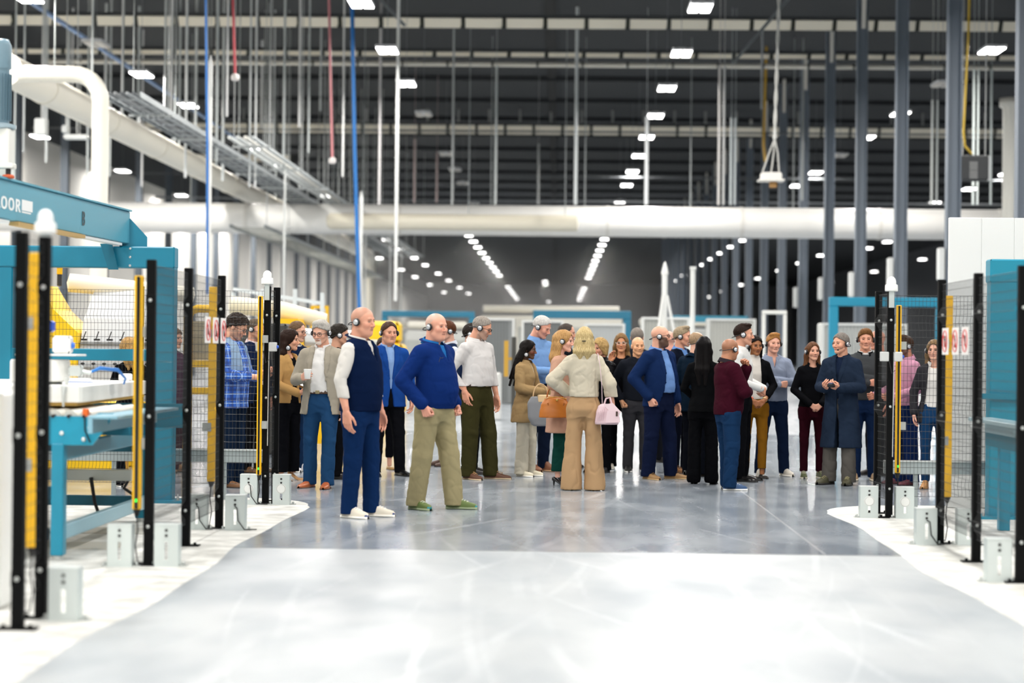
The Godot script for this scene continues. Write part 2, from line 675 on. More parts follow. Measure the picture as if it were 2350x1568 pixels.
func build_hall():
	# floor with the two machine cells and the aisle slabs laid into it
	var fg := Geo.new()
	fg.box(Vector3(0, -0.15, -150), Vector3(80, 0.3, 350))
	structure("floor", fg.commit(), concrete("8d949c", "b0b6bb", 0.24, 0.35, 3))
	var aisle := PlaneMesh.new()
	aisle.size = Vector2(14.0, 40.0)
	var am := structure("floor_aisle", aisle, aisle_paint(), Vector3(0.0, 0.003, -16.0))
	am.set_meta("label", "polished concrete aisle with tyre scuffs")
	for sd in [[-2.3, -1.0], [2.5, 1.0]]:
		var g := Geo.new()
		var pts := PackedVector2Array()
		var edge: float = sd[0]
		for k in 9:
			var a: float = PI * 0.5 * k / 8.0
			pts.append(Vector2(edge + sd[1] * (0.9 - 0.9 * sin(a)), 18.4 + 0.9 * cos(a) - 0.0))
		for k in 60:
			var zz: float = 18.2 - k * 0.37
			pts.append(Vector2(edge + sd[1] * 0.05 * (sin(zz * 1.1 + edge) * 0.7 + sin(zz * 2.7) * 0.3), zz))
		pts.append(Vector2(edge, -4.0))
		pts.append(Vector2(edge + sd[1] * 12.0, -4.0))
		pts.append(Vector2(edge + sd[1] * 12.0, 19.3))
		g.slab(pts, Vector3(0, 0.0025, 0), Vector3(1, 0, 0), Vector3(0, 0, -1), 0.005)
		structure("floor_cell", g.commit(), concrete("b9b9b4", "dcdcd8", 0.6, 0.5, 9))
	# shell
	var cg := Geo.new()
	cg.box(Vector3(0, 12.75, -150), Vector3(80, 0.3, 350))
	structure("ceiling", cg.commit(), paint("2b2e31", 0.85))
	var lw := Geo.new()
	lw.box(Vector3(-21.2, 4.95, -150), Vector3(0.3, 9.9, 350))
	structure("wall_left", lw.commit(), paint("e9e6df", 0.8))
	var lu := Geo.new()
	lu.box(Vector3(-21.2, 11.25, -150), Vector3(0.3, 2.7, 350))
	structure("wall_left_upper", lu.commit(), paint("45484a", 0.85))
	var rw := Geo.new()
	rw.box(Vector3(38.0, 6.3, -150), Vector3(0.3, 12.6, 350))
	structure("wall_right", rw.commit(), paint("55585c", 0.85))
	var fw := Geo.new()
	fw.box(Vector3(0, 6.3, -324), Vector3(80, 12.6, 0.3))
	structure("wall_far", fw.commit(), paint("8f9294", 0.85))
	var bw := Geo.new()
	bw.box(Vector3(0, 6.3, 24), Vector3(80, 12.6, 0.3))
	structure("wall_near", bw.commit(), paint("d8d6d0", 0.85))
	var seam := Geo.new()
	seam.box(Vector3(-0.35, 12.56, -150), Vector3(0.35, 0.1, 348))
	structure("ceiling_seam", seam.commit(), paint("1c1d1e", 0.9))
	# purlins under the deck
	for k in 14:
		var g := Geo.new()
		g.box(Vector3(8, 12.5, -49.0 - k * 7.0 - 3.5), Vector3(58, 0.18, 0.07))
		structure("ceiling_purlin", g.commit(), paint("2b2e31", 0.85))
	# wide-flange columns
	var col := Geo.new()
	for sd in [-1.0, 1.0]:
		col.box(Vector3(sd * 0.145, 6.15, 0), Vector3(0.022, 12.3, 0.30))
	col.box(Vector3(0, 6.15, 0), Vector3(0.27, 12.3, 0.016))
	var colm := col.commit()
	var plate := Geo.new()
	plate.box(Vector3(0, 0.015, 0), Vector3(0.45, 0.03, 0.45))
	var platem := plate.commit()
	var br := Geo.new()
	br.bar(Vector3(0.02, 11.2, 0.1), Vector3(-0.02, 12.5, 0.45), 0.12, 0.10)
	var brm := br.commit()
	for k in 20:
		var o := thing("steel_column", "grey wide-flange steel column, %s along the right side of the aisle" % nth(k), "column", Vector3(9.0, 0, -38.8 - 6.95 * k), 0.0, "steel columns right of the aisle")
		put("shaft", colm, paint("727c88", 0.5), o)
		put("base_plate", platem, paint("727c88", 0.5), o)
		put("knee_brace", brm, paint("c9c7c0", 0.6), o)
	for k in 18:
		var o := thing("steel_column", "dark steel column against the white left wall, %s from the camera" % nth(k), "column", Vector3(-19.6, 0, -71.5 - 7.0 * k), 90.0, "steel columns along the left wall")
		put("shaft", colm, paint("5a636d", 0.6), o)
		put("base_plate", platem, paint("5a636d", 0.6), o)
	# cross girders: cream panels between dark stiffeners, each panel a piece of its own
	girder(-61.4, 11.42, 0.33, 1.27, -20.8, 24.0, "cream panelled roof girder nearest the camera")
	girder(-67.6, 11.46, 0.17, 1.27, -20.8, 24.0, "narrow cream roof girder behind the white sprinkler pipe")
	girder(-91.7, 11.38, 0.52, 1.32, -21.0, 22.0, "deep cream roof girder with short posts above it")
	girder(-103.5, 11.2, 0.40, 1.40, -21.0, -13.5, "cream girder stub beside the left wall")

func aisle_paint() -> StandardMaterial3D:
	var w := 800
	var h := 1600
	var im := Image.create(w, h, false, Image.FORMAT_RGB8)
	var ro := Image.create(w / 4, h / 4, false, Image.FORMAT_RGB8)
	var n1 := FastNoiseLite.new()
	n1.seed = 4
	n1.frequency = 0.9
	n1.fractal_octaves = 5
	var n2 := FastNoiseLite.new()
	n2.seed = 12
	n2.frequency = 0.35
	n2.fractal_octaves = 3
	var dark := Color("79828c")
	var mid := Color("a2a9b0")
	var pale := Color("a9aeb1")
	# image row 0 lies at z = -36, row h at z = +4
	for y in h:
		var z: float = -36.0 + 40.0 * y / h
		for x in w:
			var px: float = -7.0 + 14.0 * x / w
			var a: float = n1.get_noise_2d(px * 1.6, z * 0.8) * 0.5 + 0.5
			var b: float = n2.get_noise_2d(px, z * 0.7) * 0.5 + 0.5
			var c := dark.lerp(mid, clampf(a * 1.5 - 0.2, 0.0, 1.0))
			# the front slab is paler, with the grey of the old surface showing in patches
			if z > -14.5:
				c = pale.lerp(Color("848c93"), clampf((b - 0.30) * 1.3 + (a - 0.5) * 0.9, 0.0, 0.85))
			im.set_pixel(x, y, c)
			if x % 4 == 0 and y % 4 == 0:
				var rr: float = 0.13 + 0.08 * b if z <= -14.5 else 0.36 + 0.14 * a
				ro.set_pixel(x / 4, y / 4, Color(rr, rr, rr))
	# saw-cut joint along the aisle
	var jx := int((1.95 + 7.0) / 14.0 * w)
	for y in range(0, int((-14.5 + 36.0) / 40.0 * h)):
		im.set_pixel(jx, y, Color("b9bdc0"))
	# pale tyre scuffs that swing across the aisle
	var rng := RandomNumberGenerator.new()
	rng.seed = 5
	for k in 60:
		var x0: float = rng.randf_range(-2.0, 2.4)
		var bend: float = rng.randf_range(-0.035, 0.035)
		var z0: float = rng.randf_range(-27.0, -9.0)
		var ln: float = rng.randf_range(4.0, 11.0)
		var st: float = rng.randf_range(0.06, 0.30)
		var wd: int = rng.randi_range(1, 4)
		for y in range(int((z0 + 36.0) / 40.0 * h), int((z0 + ln + 36.0) / 40.0 * h)):
			if y < 0 or y >= h:
				continue
			var t: float = y * 40.0 / h - 36.0 - z0
			var x: float = x0 + bend * t * t
			var ix: int = int((x + 7.0) / 14.0 * w)
			var q: float = clampf(n2.get_noise_2d(x * 2.0 + k * 9.0, t * 1.3) * 1.4 + 0.55, 0.0, 1.0) * st * minf(1.0, minf(t, ln - t))
			for d in wd:
				if ix + d > 0 and ix + d < w:
					im.set_pixel(ix + d, y, im.get_pixel(ix + d, y).lerp(Color("e3e6e8"), q))
	var m := StandardMaterial3D.new()
	m.albedo_texture = ImageTexture.create_from_image(im)
	m.roughness = 1.0
	m.metallic_specular = 0.35
	m.roughness_texture = ImageTexture.create_from_image(ro)
	m.roughness_texture_channel = BaseMaterial3D.TEXTURE_CHANNEL_RED
	return m

func girder(z: float, y: float, tall: float, step: float, x0: float, x1: float, label: String):
	var o := thing("roof_girder", label, "girder", Vector3(0, 0, z))
	var g := Geo.new()
	g.box(Vector3((x0 + x1) * 0.5, y + tall + 0.05, 0.0), Vector3(x1 - x0, 0.06, 0.30))
	g.box(Vector3((x0 + x1) * 0.5, y + tall * 0.5, -0.10), Vector3(x1 - x0, tall, 0.03))
	put("flange", g.commit(), paint("3b3e40", 0.7), o)
	var pg := Geo.new()
	pg.box(Vector3.ZERO, Vector3(step * 0.90, tall, 0.04), Color.WHITE, Basis.IDENTITY, 0.008)
	var pm := pg.commit()
	var sg := Geo.new()
	sg.bar(Vector3(-step * 0.05, -tall * 0.5, 0.02), Vector3(step * 0.05, tall * 0.5, 0.02), 0.05, 0.06)
	var sm := sg.commit()
	var n: int = int((x1 - x0) / step)
	for k in n:
		var x: float = x0 + (k + 0.5) * step
		put("panel", pm, paint("efe8d6", 0.7), o, Vector3(x, y + tall * 0.5, 0.0)).rotation_degrees.x = 32.0
		put("stiffener", sm, paint("45493f", 0.7), o, Vector3(x + step * 0.5, y + tall * 0.5, 0.0))
	if tall > 0.5:
		var qg := Geo.new()
		qg.box(Vector3(0, 0.42, 0), Vector3(0.11, 0.84, 0.08))
		var qm := qg.commit()
		for k in int((x1 - x0) / 1.42):
			put("post", qm, paint("8d8f8e", 0.7), o, Vector3(x0 + 0.7 + k * 1.42, y + tall + 0.1, 0.05))

# ------------------------------------------------------------------ ducts, pipes, rods, hoses and trays under the roof
func arc(c: Vector3, u: Vector3, w: Vector3, r: float, a0: float, a1: float, n: int) -> Array:
	var out := []
	for k in n + 1:
		var a: float = lerpf(a0, a1, float(k) / n)
		out.append(c + u * cos(a) * r + w * sin(a) * r)
	return out

func fill(x: float, n: int) -> Array:
	var out := []
	for k in n:
		out.append(x)
	return out

func build_services():
	# the large white duct across the hall
	var d := thing("air_duct", "large white round duct running across the whole hall", "duct", Vector3(0, 6.05, -70))
	var dg := Geo.new()
	dg.tube([Vector3(-20.9, 0, 0), Vector3(16.0, 0, 0)], [0.535, 0.535], 28)
	put("pipe", dg.commit(), paint("efeeea", 0.35), d)
	var rg := Geo.new()
	rg.tube([Vector3(-0.06, 0, 0), Vector3(0.06, 0, 0)], [0.555, 0.555], 28)
	var rm := rg.commit()
	for x in [-16.5, -11.0, -5.6, 1.7, 6.4, 11.2, 15.4]:
		put("joint_ring", rm, paint("e2e0da", 0.4), d, Vector3(x, 0, 0))
	var hg := Geo.new()
	hg.rod(Vector3(0, 0.5, 0), Vector3(0, 6.5, 0), 0.02, 6)
	var hm := hg.commit()
	for x in [-13.0, -2.4, 0.9, 4.6, 8.2]:
		put("hanger", hm, paint("9aa0a0", 0.6), d, Vector3(x, 0, 0))
	# a second shorter duct in front of it
	var d2 := thing("air_duct", "short cream duct hanging just below the large white duct", "duct", Vector3(0, 5.72, -66))
	var d2g := Geo.new()
	d2g.tube([Vector3(-7.7, 0, 0), Vector3(-7.6, 0, 0), Vector3(0.6, 0, 0)], [0.18, 0.27, 0.27], 24)
	put("pipe", d2g.commit(), paint("ded8c6", 0.4), d2)
	var d2h := Geo.new()
	for x in [-6.5, -3.0, 0.2]:
		d2h.rod(Vector3(x, 0.25, 0), Vector3(x, 6.9, 0), 0.015, 6)
	put("hanger", d2h.commit(), paint("9aa0a0", 0.6), d2)
	# long duct that runs away down the hall on the left and turns down
	var l := thing("air_duct", "long cream duct running down the hall on the left and turning down", "duct", Vector3(-11.5, 0, 0))
	var lg := Geo.new()
	var pts := [Vector3(0, 7.2, -41.0), Vector3(0, 7.2, -66.0), Vector3(0, 7.2, -94.0), Vector3(0, 7.2, -120.0)]
	pts += arc(Vector3(0, 6.1, -120.0), Vector3(0, 1, 0), Vector3(0, 0, -1), 1.1, 0.0, PI / 2, 6)
	pts += [Vector3(0, 3.0, -121.1), Vector3(0, 0.0, -121.1)]
	lg.tube(pts, fill(0.345, pts.size()), 20)
	put("pipe", lg.commit(), paint("e6e1d2", 0.4), l)
	var bg := Geo.new()
	bg.tube([Vector3(0, 0, 0.05), Vector3(0, 0, -0.05)], [0.36, 0.36], 20)
	var bm := bg.commit()
	for k in 12:
		put("joint_ring", bm, paint("dcd7c8", 0.4), l, Vector3(0, 7.2, -44.0 - k * 6.2))
	var lh := Geo.new()
	lh.rod(Vector3(0, 7.5, 0), Vector3(0, 12.5, 0), 0.018, 6)
	var lhm := lh.commit()
	for k in 10:
		put("hanger", lhm, paint("a3a9a8", 0.6), l, Vector3(0, 0, -45.0 - k * 7.1))
	# branch pipe with an elbow, in front of it
	var b := thing("branch_pipe", "cream branch pipe with a large elbow dropping behind the teal gantry", "pipe", Vector3(0, 0, -41.6))
	var bpts := [Vector3(-11.5, 7.09, 0.5), Vector3(-11.1, 7.12, 0.45), Vector3(-10.1, 7.12, 0.45)]
	bpts += arc(Vector3(-10.1, 6.57, 0.45), Vector3(0, 1, 0), Vector3(1, 0, 0), 0.55, 0.0, PI / 2, 7)
	bpts += [Vector3(-9.55, 6.3, 0.45), Vector3(-9.55, 0.0, 0.45)]
	var bgm := Geo.new()
	bgm.tube(bpts, fill(0.175, bpts.size()), 18)
	put("pipe", bgm.commit(), paint("eae6d8", 0.4), b)
	# cable tray beside the long duct, each rung its own
	var t := thing("cable_tray", "galvanised ladder cable tray running down the hall above the left machines", "cable tray", Vector3(-9.3, 6.82, 0))
	var tg := Geo.new()
	for sd in [-0.4, 0.4]:
		var s2 := Geo.new()
		s2.box(Vector3(sd, 0, -78), Vector3(0.03, 0.12, 72))
		put("side_rail", s2.commit(), paint("a8aeb0", 0.45, 0.6), t)
	var rung := Geo.new()
	rung.box(Vector3.ZERO, Vector3(0.8, 0.03, 0.06))
	var rungm := rung.commit()
	for k in 60:
		put("rung", rungm, paint("a8aeb0", 0.45, 0.6), t, Vector3(0, -0.04, -42.6 - k * 1.18))
	for k in 5:
		var c := Geo.new()
		c.rod(Vector3(-0.28 + k * 0.13, 0.03, -42), Vector3(-0.28 + k * 0.13, 0.03, -114), 0.035, 6)
		put("cable", c.commit(), paint(["6a6d70", "8c8f90", "4c5154", "9ba0a2", "5c6164"][k], 0.6), t)
	var hk := Geo.new()
	for sd in [-0.4, 0.4]:
		hk.rod(Vector3(sd, 0, 0), Vector3(sd, 5.75, 0), 0.012, 5)
	hk.box(Vector3(0, -0.1, 0), Vector3(1.0, 0.05, 0.05))
	var hkm := hk.commit()
	for k in 14:
		put("trapeze_hanger", hkm, paint("b5bab9", 0.5, 0.4), t, Vector3(0, 0, -45 - k * 5.0))
	# second tray lower down with a wide louvred underside
	var t2 := thing("cable_tray", "wide perforated cable tray below the long cream duct", "cable tray", Vector3(-9.9, 5.35, 0))
	for sd in [-0.55, 0.55]:
		var s3 := Geo.new()
		s3.box(Vector3(sd, 0, -85), Vector3(0.03, 0.10, 44))
		put("side_rail", s3.commit(), paint("8f9698", 0.5, 0.5), t2)
	var rung2 := Geo.new()
	rung2.box(Vector3.ZERO, Vector3(1.1, 0.03, 0.10))
	var rung2m := rung2.commit()
	for k in 54:
		put("rung", rung2m, paint("a7a9a2", 0.6, 0.3), t2, Vector3(0, -0.03, -63.5 - k * 0.8))
	var hk2 := Geo.new()
	hk2.rod(Vector3(0, 0, 0), Vector3(0, 7.2, 0), 0.014, 5)
	var hk2m := hk2.commit()
	for k in 8:
		put("hanger", hk2m, paint("b5bab9", 0.5, 0.4), t2, Vector3(0.55, 0, -63.5 - k * 5.2))
	# pale pipes on a rack right of the trays, with drops to the machines
	var pr := thing("pipe_rack", "rack of four pale pipes with drops beside the cable trays", "pipes", Vector3(-8.0, 6.78, 0))
	for k in 4:
		var g := Geo.new()
		g.rod(Vector3(-0.33 + k * 0.2, 0, -50), Vector3(-0.33 + k * 0.2, 0, -113), 0.05, 8)
		put("pipe", g.commit(), paint(["d9dcda", "c9cdcc", "e2e0d8", "bfc5c6"][k], 0.45), pr)
	var sup := Geo.new()
	sup.box(Vector3(0, -0.09, 0), Vector3(1.0, 0.06, 0.06))
	for sd in [-0.46, 0.46]:
		sup.rod(Vector3(sd, -0.1, 0), Vector3(sd, 5.78, 0), 0.012, 5)
	var supm := sup.commit()
	for k in 10:
		put("support", supm, paint("c3c7c6", 0.5), pr, Vector3(0, 0, -51.5 - k * 6.6))
	for q in [[-0.33, -57.0], [0.07, -77.0], [0.27, -86.0], [-0.13, -97.0]]:
		var dp := [Vector3(q[0], 0, q[1]), Vector3(q[0] + 0.35, 0.0, q[1]), Vector3(q[0] + 0.45, -0.1, q[1]), Vector3(q[0] + 0.45, -4.6, q[1])]
		var g := Geo.new()
		g.tube(dp, fill(0.035, 4), 8)
		put("drop", g.commit(), paint("d9dcda", 0.45), pr)
	# blue pipe high on the left
	var bp := Geo.new()
	bp.tube([Vector3(-14.0, 10.55, -44), Vector3(-14.0, 10.55, -86)], [0.07, 0.07], 10)
	tag(put("compressed_air_pipe", bp.commit(), paint("7f9cc6", 0.45)), "pale blue air pipe high on the left running down the hall", "pipe")
	# sprinkler main with couplings
	var sp := thing("sprinkler_pipe", "white sprinkler pipe with couplings across the hall under the roof", "pipe", Vector3(0, 11.15, -67.2))
	var seg := Geo.new()
	seg.tube([Vector3(0, 0, 0), Vector3(1.52, 0, 0)], [0.085, 0.085], 12)
	var segm := seg.commit()
	var cpg := Geo.new()
	cpg.tube([Vector3(-0.04, 0, 0), Vector3(0.04, 0, 0)], [0.10, 0.10], 12)
	var cpm := cpg.commit()
	for k in 27:
		put("length", segm, paint("dcd8cc", 0.45), sp, Vector3(-17.5 + k * 1.52, 0, 0))
		put("coupling", cpm, paint("5c5d58", 0.6), sp, Vector3(-17.5 + k * 1.52, 0, 0))
	for q in [[-75.0, 9.75, 0.035, "5e6163"], [-88.0, 9.2, 0.03, "5a5d60"], [-98.0, 8.9, 0.05, "83878a"]]:
		var pg := Geo.new()
		pg.rod(Vector3(-20.0, q[1], q[0]), Vector3(22.0, q[1], q[0]), q[2], 8)
		tag(put("roof_pipe", pg.commit(), paint(q[3], 0.6)), "thin grey pipe crossing under the roof %s" % ("just behind the first lamps" if q[0] > -80.0 else ("above the large white duct" if q[0] < -95.0 else "level with the deep cream girder")), "pipe")
	# hanger rods and conduits: x, top, bottom, z, radius, colour
	var rods := [
	[-5.62, 12.55, 5.99, -62, 0.041, "a9a3a3"],
	[-5.47, 9.42, 7.03, -75, 0.041, "8a6a66"],
	[-4.93, 9.43, 7.41, -80, 0.044, "7d5f5c"],
	[-3.55, 12.55, 6.30, -66, 0.036, "7f8684"],
	[-2.12, 10.94, 6.32, -66, 0.043, "8f9a98"],
	[0.52, 12.55, 6.19, -64, 0.056, "a4abab"],
	[-0.85, 9.81, 7.36, -80, 0.044, "6d7270"],
	[4.63, 9.84, 5.78, -58, 0.038, "b7b2ad"],
	[4.77, 9.84, 5.78, -58, 0.032, "a9aaa8"],
	[5.50, 9.03, 6.23, -64, 0.042, "93a0a4"],
	[5.63, 9.03, 6.24, -64, 0.035, "93a0a4"],
	[2.79, 9.04, 6.21, -64, 0.063, "d3d8da"],
	[11.17, 9.13, 5.99, -60, 0.039, "c3cac4"],
	[11.32, 9.13, 5.99, -60, 0.033, "aab4b0"],
	[11.37, 9.34, 5.62, -55, 0.036, "a7b5b2"],
	[11.49, 9.34, 5.62, -55, 0.030, "a7b5b2"],
	[12.50, 9.77, 5.85, -58, 0.032, "9aa8a6"],
	[8.51, 12.55, 6.86, -70, 0.038, "59605f"],
	[6.66, 12.55, 9.56, -66, 0.036, "70777a"],
	[-13.80, 12.55, 5.61, -50.1, 0.024, "9aa3a2"],
	[-13.63, 12.55, 6.38, -50.3, 0.028, "a3abab"],
	[-13.51, 12.55, 7.40, -51.8, 0.034, "a3abab"],
	[-15.67, 12.55, 7.07, -60.4, 0.033, "b8c0be"],
	[-16.32, 12.55, 8.49, -65.7, 0.049, "b8c0be"],
	[-15.95, 12.55, 9.23, -64.7, 0.032, "d8dbd8"],
	[-17.32, 12.55, 9.00, -71.4, 0.036, "c9cfcd"],
	[-14.78, 12.55, 6.69, -62.0, 0.035, "9aa3a2"],
	[-11.52, 12.55, 7.60, -48.7, 0.032, "b8c0be"],
	[-14.67, 12.55, 8.53, -63.9, 0.047, "c9cfcd"],
	[-14.33, 12.55, 6.89, -63.1, 0.031, "b8c0be"],
	[-11.76, 12.55, 7.62, -53.2, 0.037, "d8dbd8"],
	[-13.71, 12.55, 7.94, -64.4, 0.045, "9aa3a2"],
	[-14.56, 12.55, 7.07, -69.1, 0.029, "d8dbd8"],
	[-11.47, 12.55, 8.01, -57.5, 0.033, "b8c0be"],
	[-10.79, 12.55, 7.39, -55.0, 0.039, "d8dbd8"],
	[-11.81, 12.55, 7.60, -61.5, 0.033, "9aa3a2"],
	[-9.87, 12.55, 5.95, -52.3, 0.035, "c9cfcd"],
	[-11.32, 12.55, 8.31, -61.6, 0.045, "b8c0be"],
	[-9.02, 12.55, 6.25, -52.1, 0.039, "9aa3a2"],
	[-10.63, 12.55, 6.74, -62.6, 0.047, "b8c0be"],
	[-8.28, 12.55, 7.22, -49.3, 0.026, "d8dbd8"],
	[-8.22, 12.55, 5.73, -52.6, 0.024, "a3abab"],
	[-8.45, 12.55, 5.96, -55.1, 0.031, "c9cfcd"],
	[-10.71, 12.55, 9.36, -71.2, 0.047, "d8dbd8"],
	[-9.35, 12.55, 7.27, -64.9, 0.026, "a3abab"],
	[-7.90, 12.55, 6.57, -56.8, 0.035, "9aa3a2"],
	[-7.96, 12.55, 8.24, -60.6, 0.036, "d8dbd8"],
	[-7.58, 12.55, 7.38, -59.9, 0.026, "9aa3a2"],
	[-8.04, 12.55, 9.46, -66.6, 0.036, "a3abab"],
	[-6.63, 12.55, 6.74, -60.7, 0.028, "d8dbd8"]]
	var nl := 0
	var nm := 0
	var nr := 0
	for r in rods:
		var where: String
		if r[0] < -6.5:
			where = "grey hanging conduit in the thicket of conduits at upper left, %s of them" % nth(nl)
			nl += 1
		elif r[0] < 4.0:
			where = "thin grey conduit hanging above the middle of the aisle, %s of these" % nth(nm)
			nm += 1
		else:
			where = "thin grey conduit hanging among the right columns, %s of these" % nth(nr)
			nr += 1
		var g := Geo.new()
		g.rod(Vector3(r[0], r[1], r[3]), Vector3(r[0], r[2], r[3]), r[4], 8)
		if r[1] < 12.5:
			g.rod(Vector3(r[0], r[1], r[3]), Vector3(r[0], 12.55, r[3]), 0.008, 5)
		tag(put("hanging_conduit", g.commit(), paint(Color(r[5]).lightened(0.4).to_html(false), 0.5)), where, "conduit", "conduits hanging from the roof")
	# tall thin posts and a bright conduit
	for q in [[-7.94, 7.88, -45.0, 0.049, 0.0, "white slim post rising above the left fence panels"], [-5.98, 6.03, -60.0, 0.059, 0.0, "white slim post beside the blue hose in the middle distance"], [-4.50, 12.55, -55.0, 0.048, 2.82, "bright white conduit dropping from the roof above the left group"]]:
		var g := Geo.new()
		g.rod(Vector3(q[0], q[4], q[2]), Vector3(q[0], q[1], q[2]), q[3], 10)
		if q[4] == 0.0:
			g.rod(Vector3(q[0], q[1], q[2]), Vector3(q[0], q[1] + 0.22, q[2]), q[3], 10, Color.WHITE, 0.01)
			g.box(Vector3(q[0], 0.01, q[2]), Vector3(0.25, 0.02, 0.25))
		tag(put("service_post", g.commit(), paint("dfe1df", 0.5)), q[5], "post")
	# hoses
	for q in [["thick blue air hose hanging above the navy vest man", "1f6fb8", [[-5.36, 12.55, -50], [-5.27, 10.26, -50], [-5.16, 6.5, -50], [-4.99, 2.2, -50]], 0.05], ["thin blue air hose hanging beside the white slim post", "1c69b4", [[-7.56, 12.55, -42], [-7.53, 8.83, -42], [-7.46, 5.5, -42], [-7.43, 2.6, -42]], 0.028],
			["red hose with a fitting hanging at upper left", "b5404a", [[-7.47, 12.55, -45], [-7.45, 9.36, -45], [-7.38, 7.6, -45]], 0.03], ["pale red hose with a fitting hanging left of the thick blue hose", "c98488", [[-5.90, 12.55, -50], [-5.85, 10.26, -50], [-5.72, 6.2, -50]], 0.033],
			["yellow hose looping down to the black heater", "c9a93c", [[10.12, 12.55, -49.4], [10.06, 9.3, -49.4], [9.96, 7.0, -49.4], [10.0, 6.65, -49.4], [10.25, 6.5, -49.8]], 0.03], ["short yellow hose among the far right columns", "c9a030", [[7.42, 12.55, -72], [7.35, 9.0, -72], [7.42, 8.4, -72]], 0.045]]:
		var o := thing("air_hose", q[0], "hose", v3(q[2][0]))
		var pts2 := []
		for p in q[2]:
			pts2.append(v3(p) - v3(q[2][0]))
		var g := Geo.new()
		g.tube(pts2, fill(q[3], pts2.size()), 8)
		put("hose", g.commit(), paint(q[1], 0.5), o)
		if "fitting" in q[0]:
			var f := Geo.new()
			f.lathe([Vector2(0.03, 0.10), Vector2(0.09, 0.06), Vector2(0.10, -0.02), Vector2(0.07, -0.07), Vector2(0.01, -0.07)], pts2[pts2.size() - 1], 12)
			put("fitting", f.commit(), paint("d9d3d0", 0.5), o)
	# twisted cable carrying a white box
	var cb := thing("hanging_junction_box", "white junction box on a twisted cable in front of the right columns", "junction box", Vector3(5.30, 5.9, -50))
	var bx := Geo.new()
	bx.box(Vector3.ZERO, Vector3(0.52, 0.20, 0.36), Color.WHITE, Basis.IDENTITY, 0.03)
	bx.box(Vector3(0, -0.10, 0), Vector3(0.66, 0.06, 0.44), Color.WHITE, Basis.IDENTITY, 0.02)
	put("box", bx.commit(), paint("dedcd6", 0.5), cb)
	var und := Geo.new()
	und.box(Vector3(0.05, -0.20, 0), Vector3(0.18, 0.16, 0.16), Color.WHITE, Basis.IDENTITY, 0.02)
	put("plug", und.commit(), paint("a37a46", 0.6), cb)
	for q in [[-0.22, 0.06], [0.0, 0.05], [0.2, 0.05]]:
		var c := Geo.new()
		c.tube([Vector3(q[0], 0.1, 0), Vector3(q[0] * 0.5 + 0.06, 0.6, 0), Vector3(0.08, 0.95, 0)], [0.022, 0.022, 0.022], 6)
		put("strand", c.commit(), paint("b9b9b4", 0.6), cb)
	var cab := Geo.new()
	for s in 2:
		var pp := []
		for k in 40:
			var a: float = k * 0.9 + s * PI
			pp.append(Vector3(0.08 + 0.003 * k + cos(a) * 0.022, 0.95 + k * 0.145, sin(a) * 0.022))
		cab.tube(pp, fill(0.03, pp.size()), 6)
	put("cable", cab.commit(), paint("c9c9c4", 0.6), cb)
	# black unit heater
	var h := thing("unit_heater", "black louvred unit heater hanging high at right", "heater", Vector3(10.35, 6.15, -50))
	var hb := Geo.new()
	hb.box(Vector3.ZERO, Vector3(0.64, 0.62, 0.5), Color.WHITE, Basis.IDENTITY, 0.03)
	put("casing", hb.commit(), paint("26292c", 0.6), h)
	var lv := Geo.new()
	lv.box(Vector3.ZERO, Vector3(0.2, 0.018, 0.03))
	var lvm := lv.commit()
	for r in 2:
		for k in 6:
			put("louvre", lvm, paint("8d8f8f", 0.5), h, Vector3(-0.06, (0.13 - k * 0.035) if r == 0 else (-0.09 - k * 0.035), 0.255))
	for sd in [-1.0, 1.0]:
		var sg := Geo.new()
		sg.box(Vector3(sd * 0.36, 0, 0.05), Vector3(0.05, 0.62, 0.1))
		sg.rod(Vector3(sd * 0.28, 0.3, 0), Vector3(sd * 0.28, 6.4, 0), 0.012, 6)
		put("bracket", sg.commit(), paint("b9bcbd", 0.5), h)
	# white cyclone tower
	var cy := thing("dust_cyclone", "white ribbed cyclone tower at the right edge behind the columns", "cyclone", Vector3(13.55, 0, -60))
	var cyg := Geo.new()
	cyg.lathe([Vector2(0.27, 0), Vector2(0.27, 3.0), Vector2(0.29, 3.02), Vector2(0.27, 3.06), Vector2(0.27, 6.2), Vector2(0.29, 6.22), Vector2(0.27, 6.26), Vector2(0.28, 8.9), Vector2(0.38, 8.95), Vector2(0.38, 9.2), Vector2(0.01, 9.25)], Vector3.ZERO, 20)
	put("shell", cyg.commit(), paint("dcdbd3", 0.5), cy)
	# roof bracing
	for q in [[[7.2, 12.5, -58], [5.0, 9.9, -58], "slanting roof brace at upper right"], [[-6.2, 12.5, -56], [-4.4, 10.6, -56], "slanting roof brace left of the first lamps"]]:
		var g := Geo.new()
		g.bar(v3(q[0]), v3(q[1]), 0.09, 0.09)
		tag(put("roof_brace", g.commit(), paint("6c7174", 0.6)), q[2], "brace")
	# white gear boxes under the long duct
	var k2 := 0
	for q in [[-13.1, 7.0, -50.0, 0.30, 0.42], [-12.2, 6.75, -50.0, 0.62, 0.12], [-12.6, 7.0, -50.5, 0.16, 0.2]]:
		var g := Geo.new()
		g.box(Vector3(q[0], q[1], q[2]), Vector3(q[3], q[4], 0.3), Color.WHITE, Basis.IDENTITY, 0.03)
		g.rod(Vector3(q[0], q[1] + q[4] * 0.4, q[2]), Vector3(q[0], 12.55, q[2]), 0.012, 5)
		tag(put("control_box", g.commit(), paint("d9dcda", 0.5)), ["upright white control box hanging below the cream branch pipe", "flat white control tray hanging below the cream branch pipe", "small white control box hanging between two larger ones"][k2], "box")
		k2 += 1

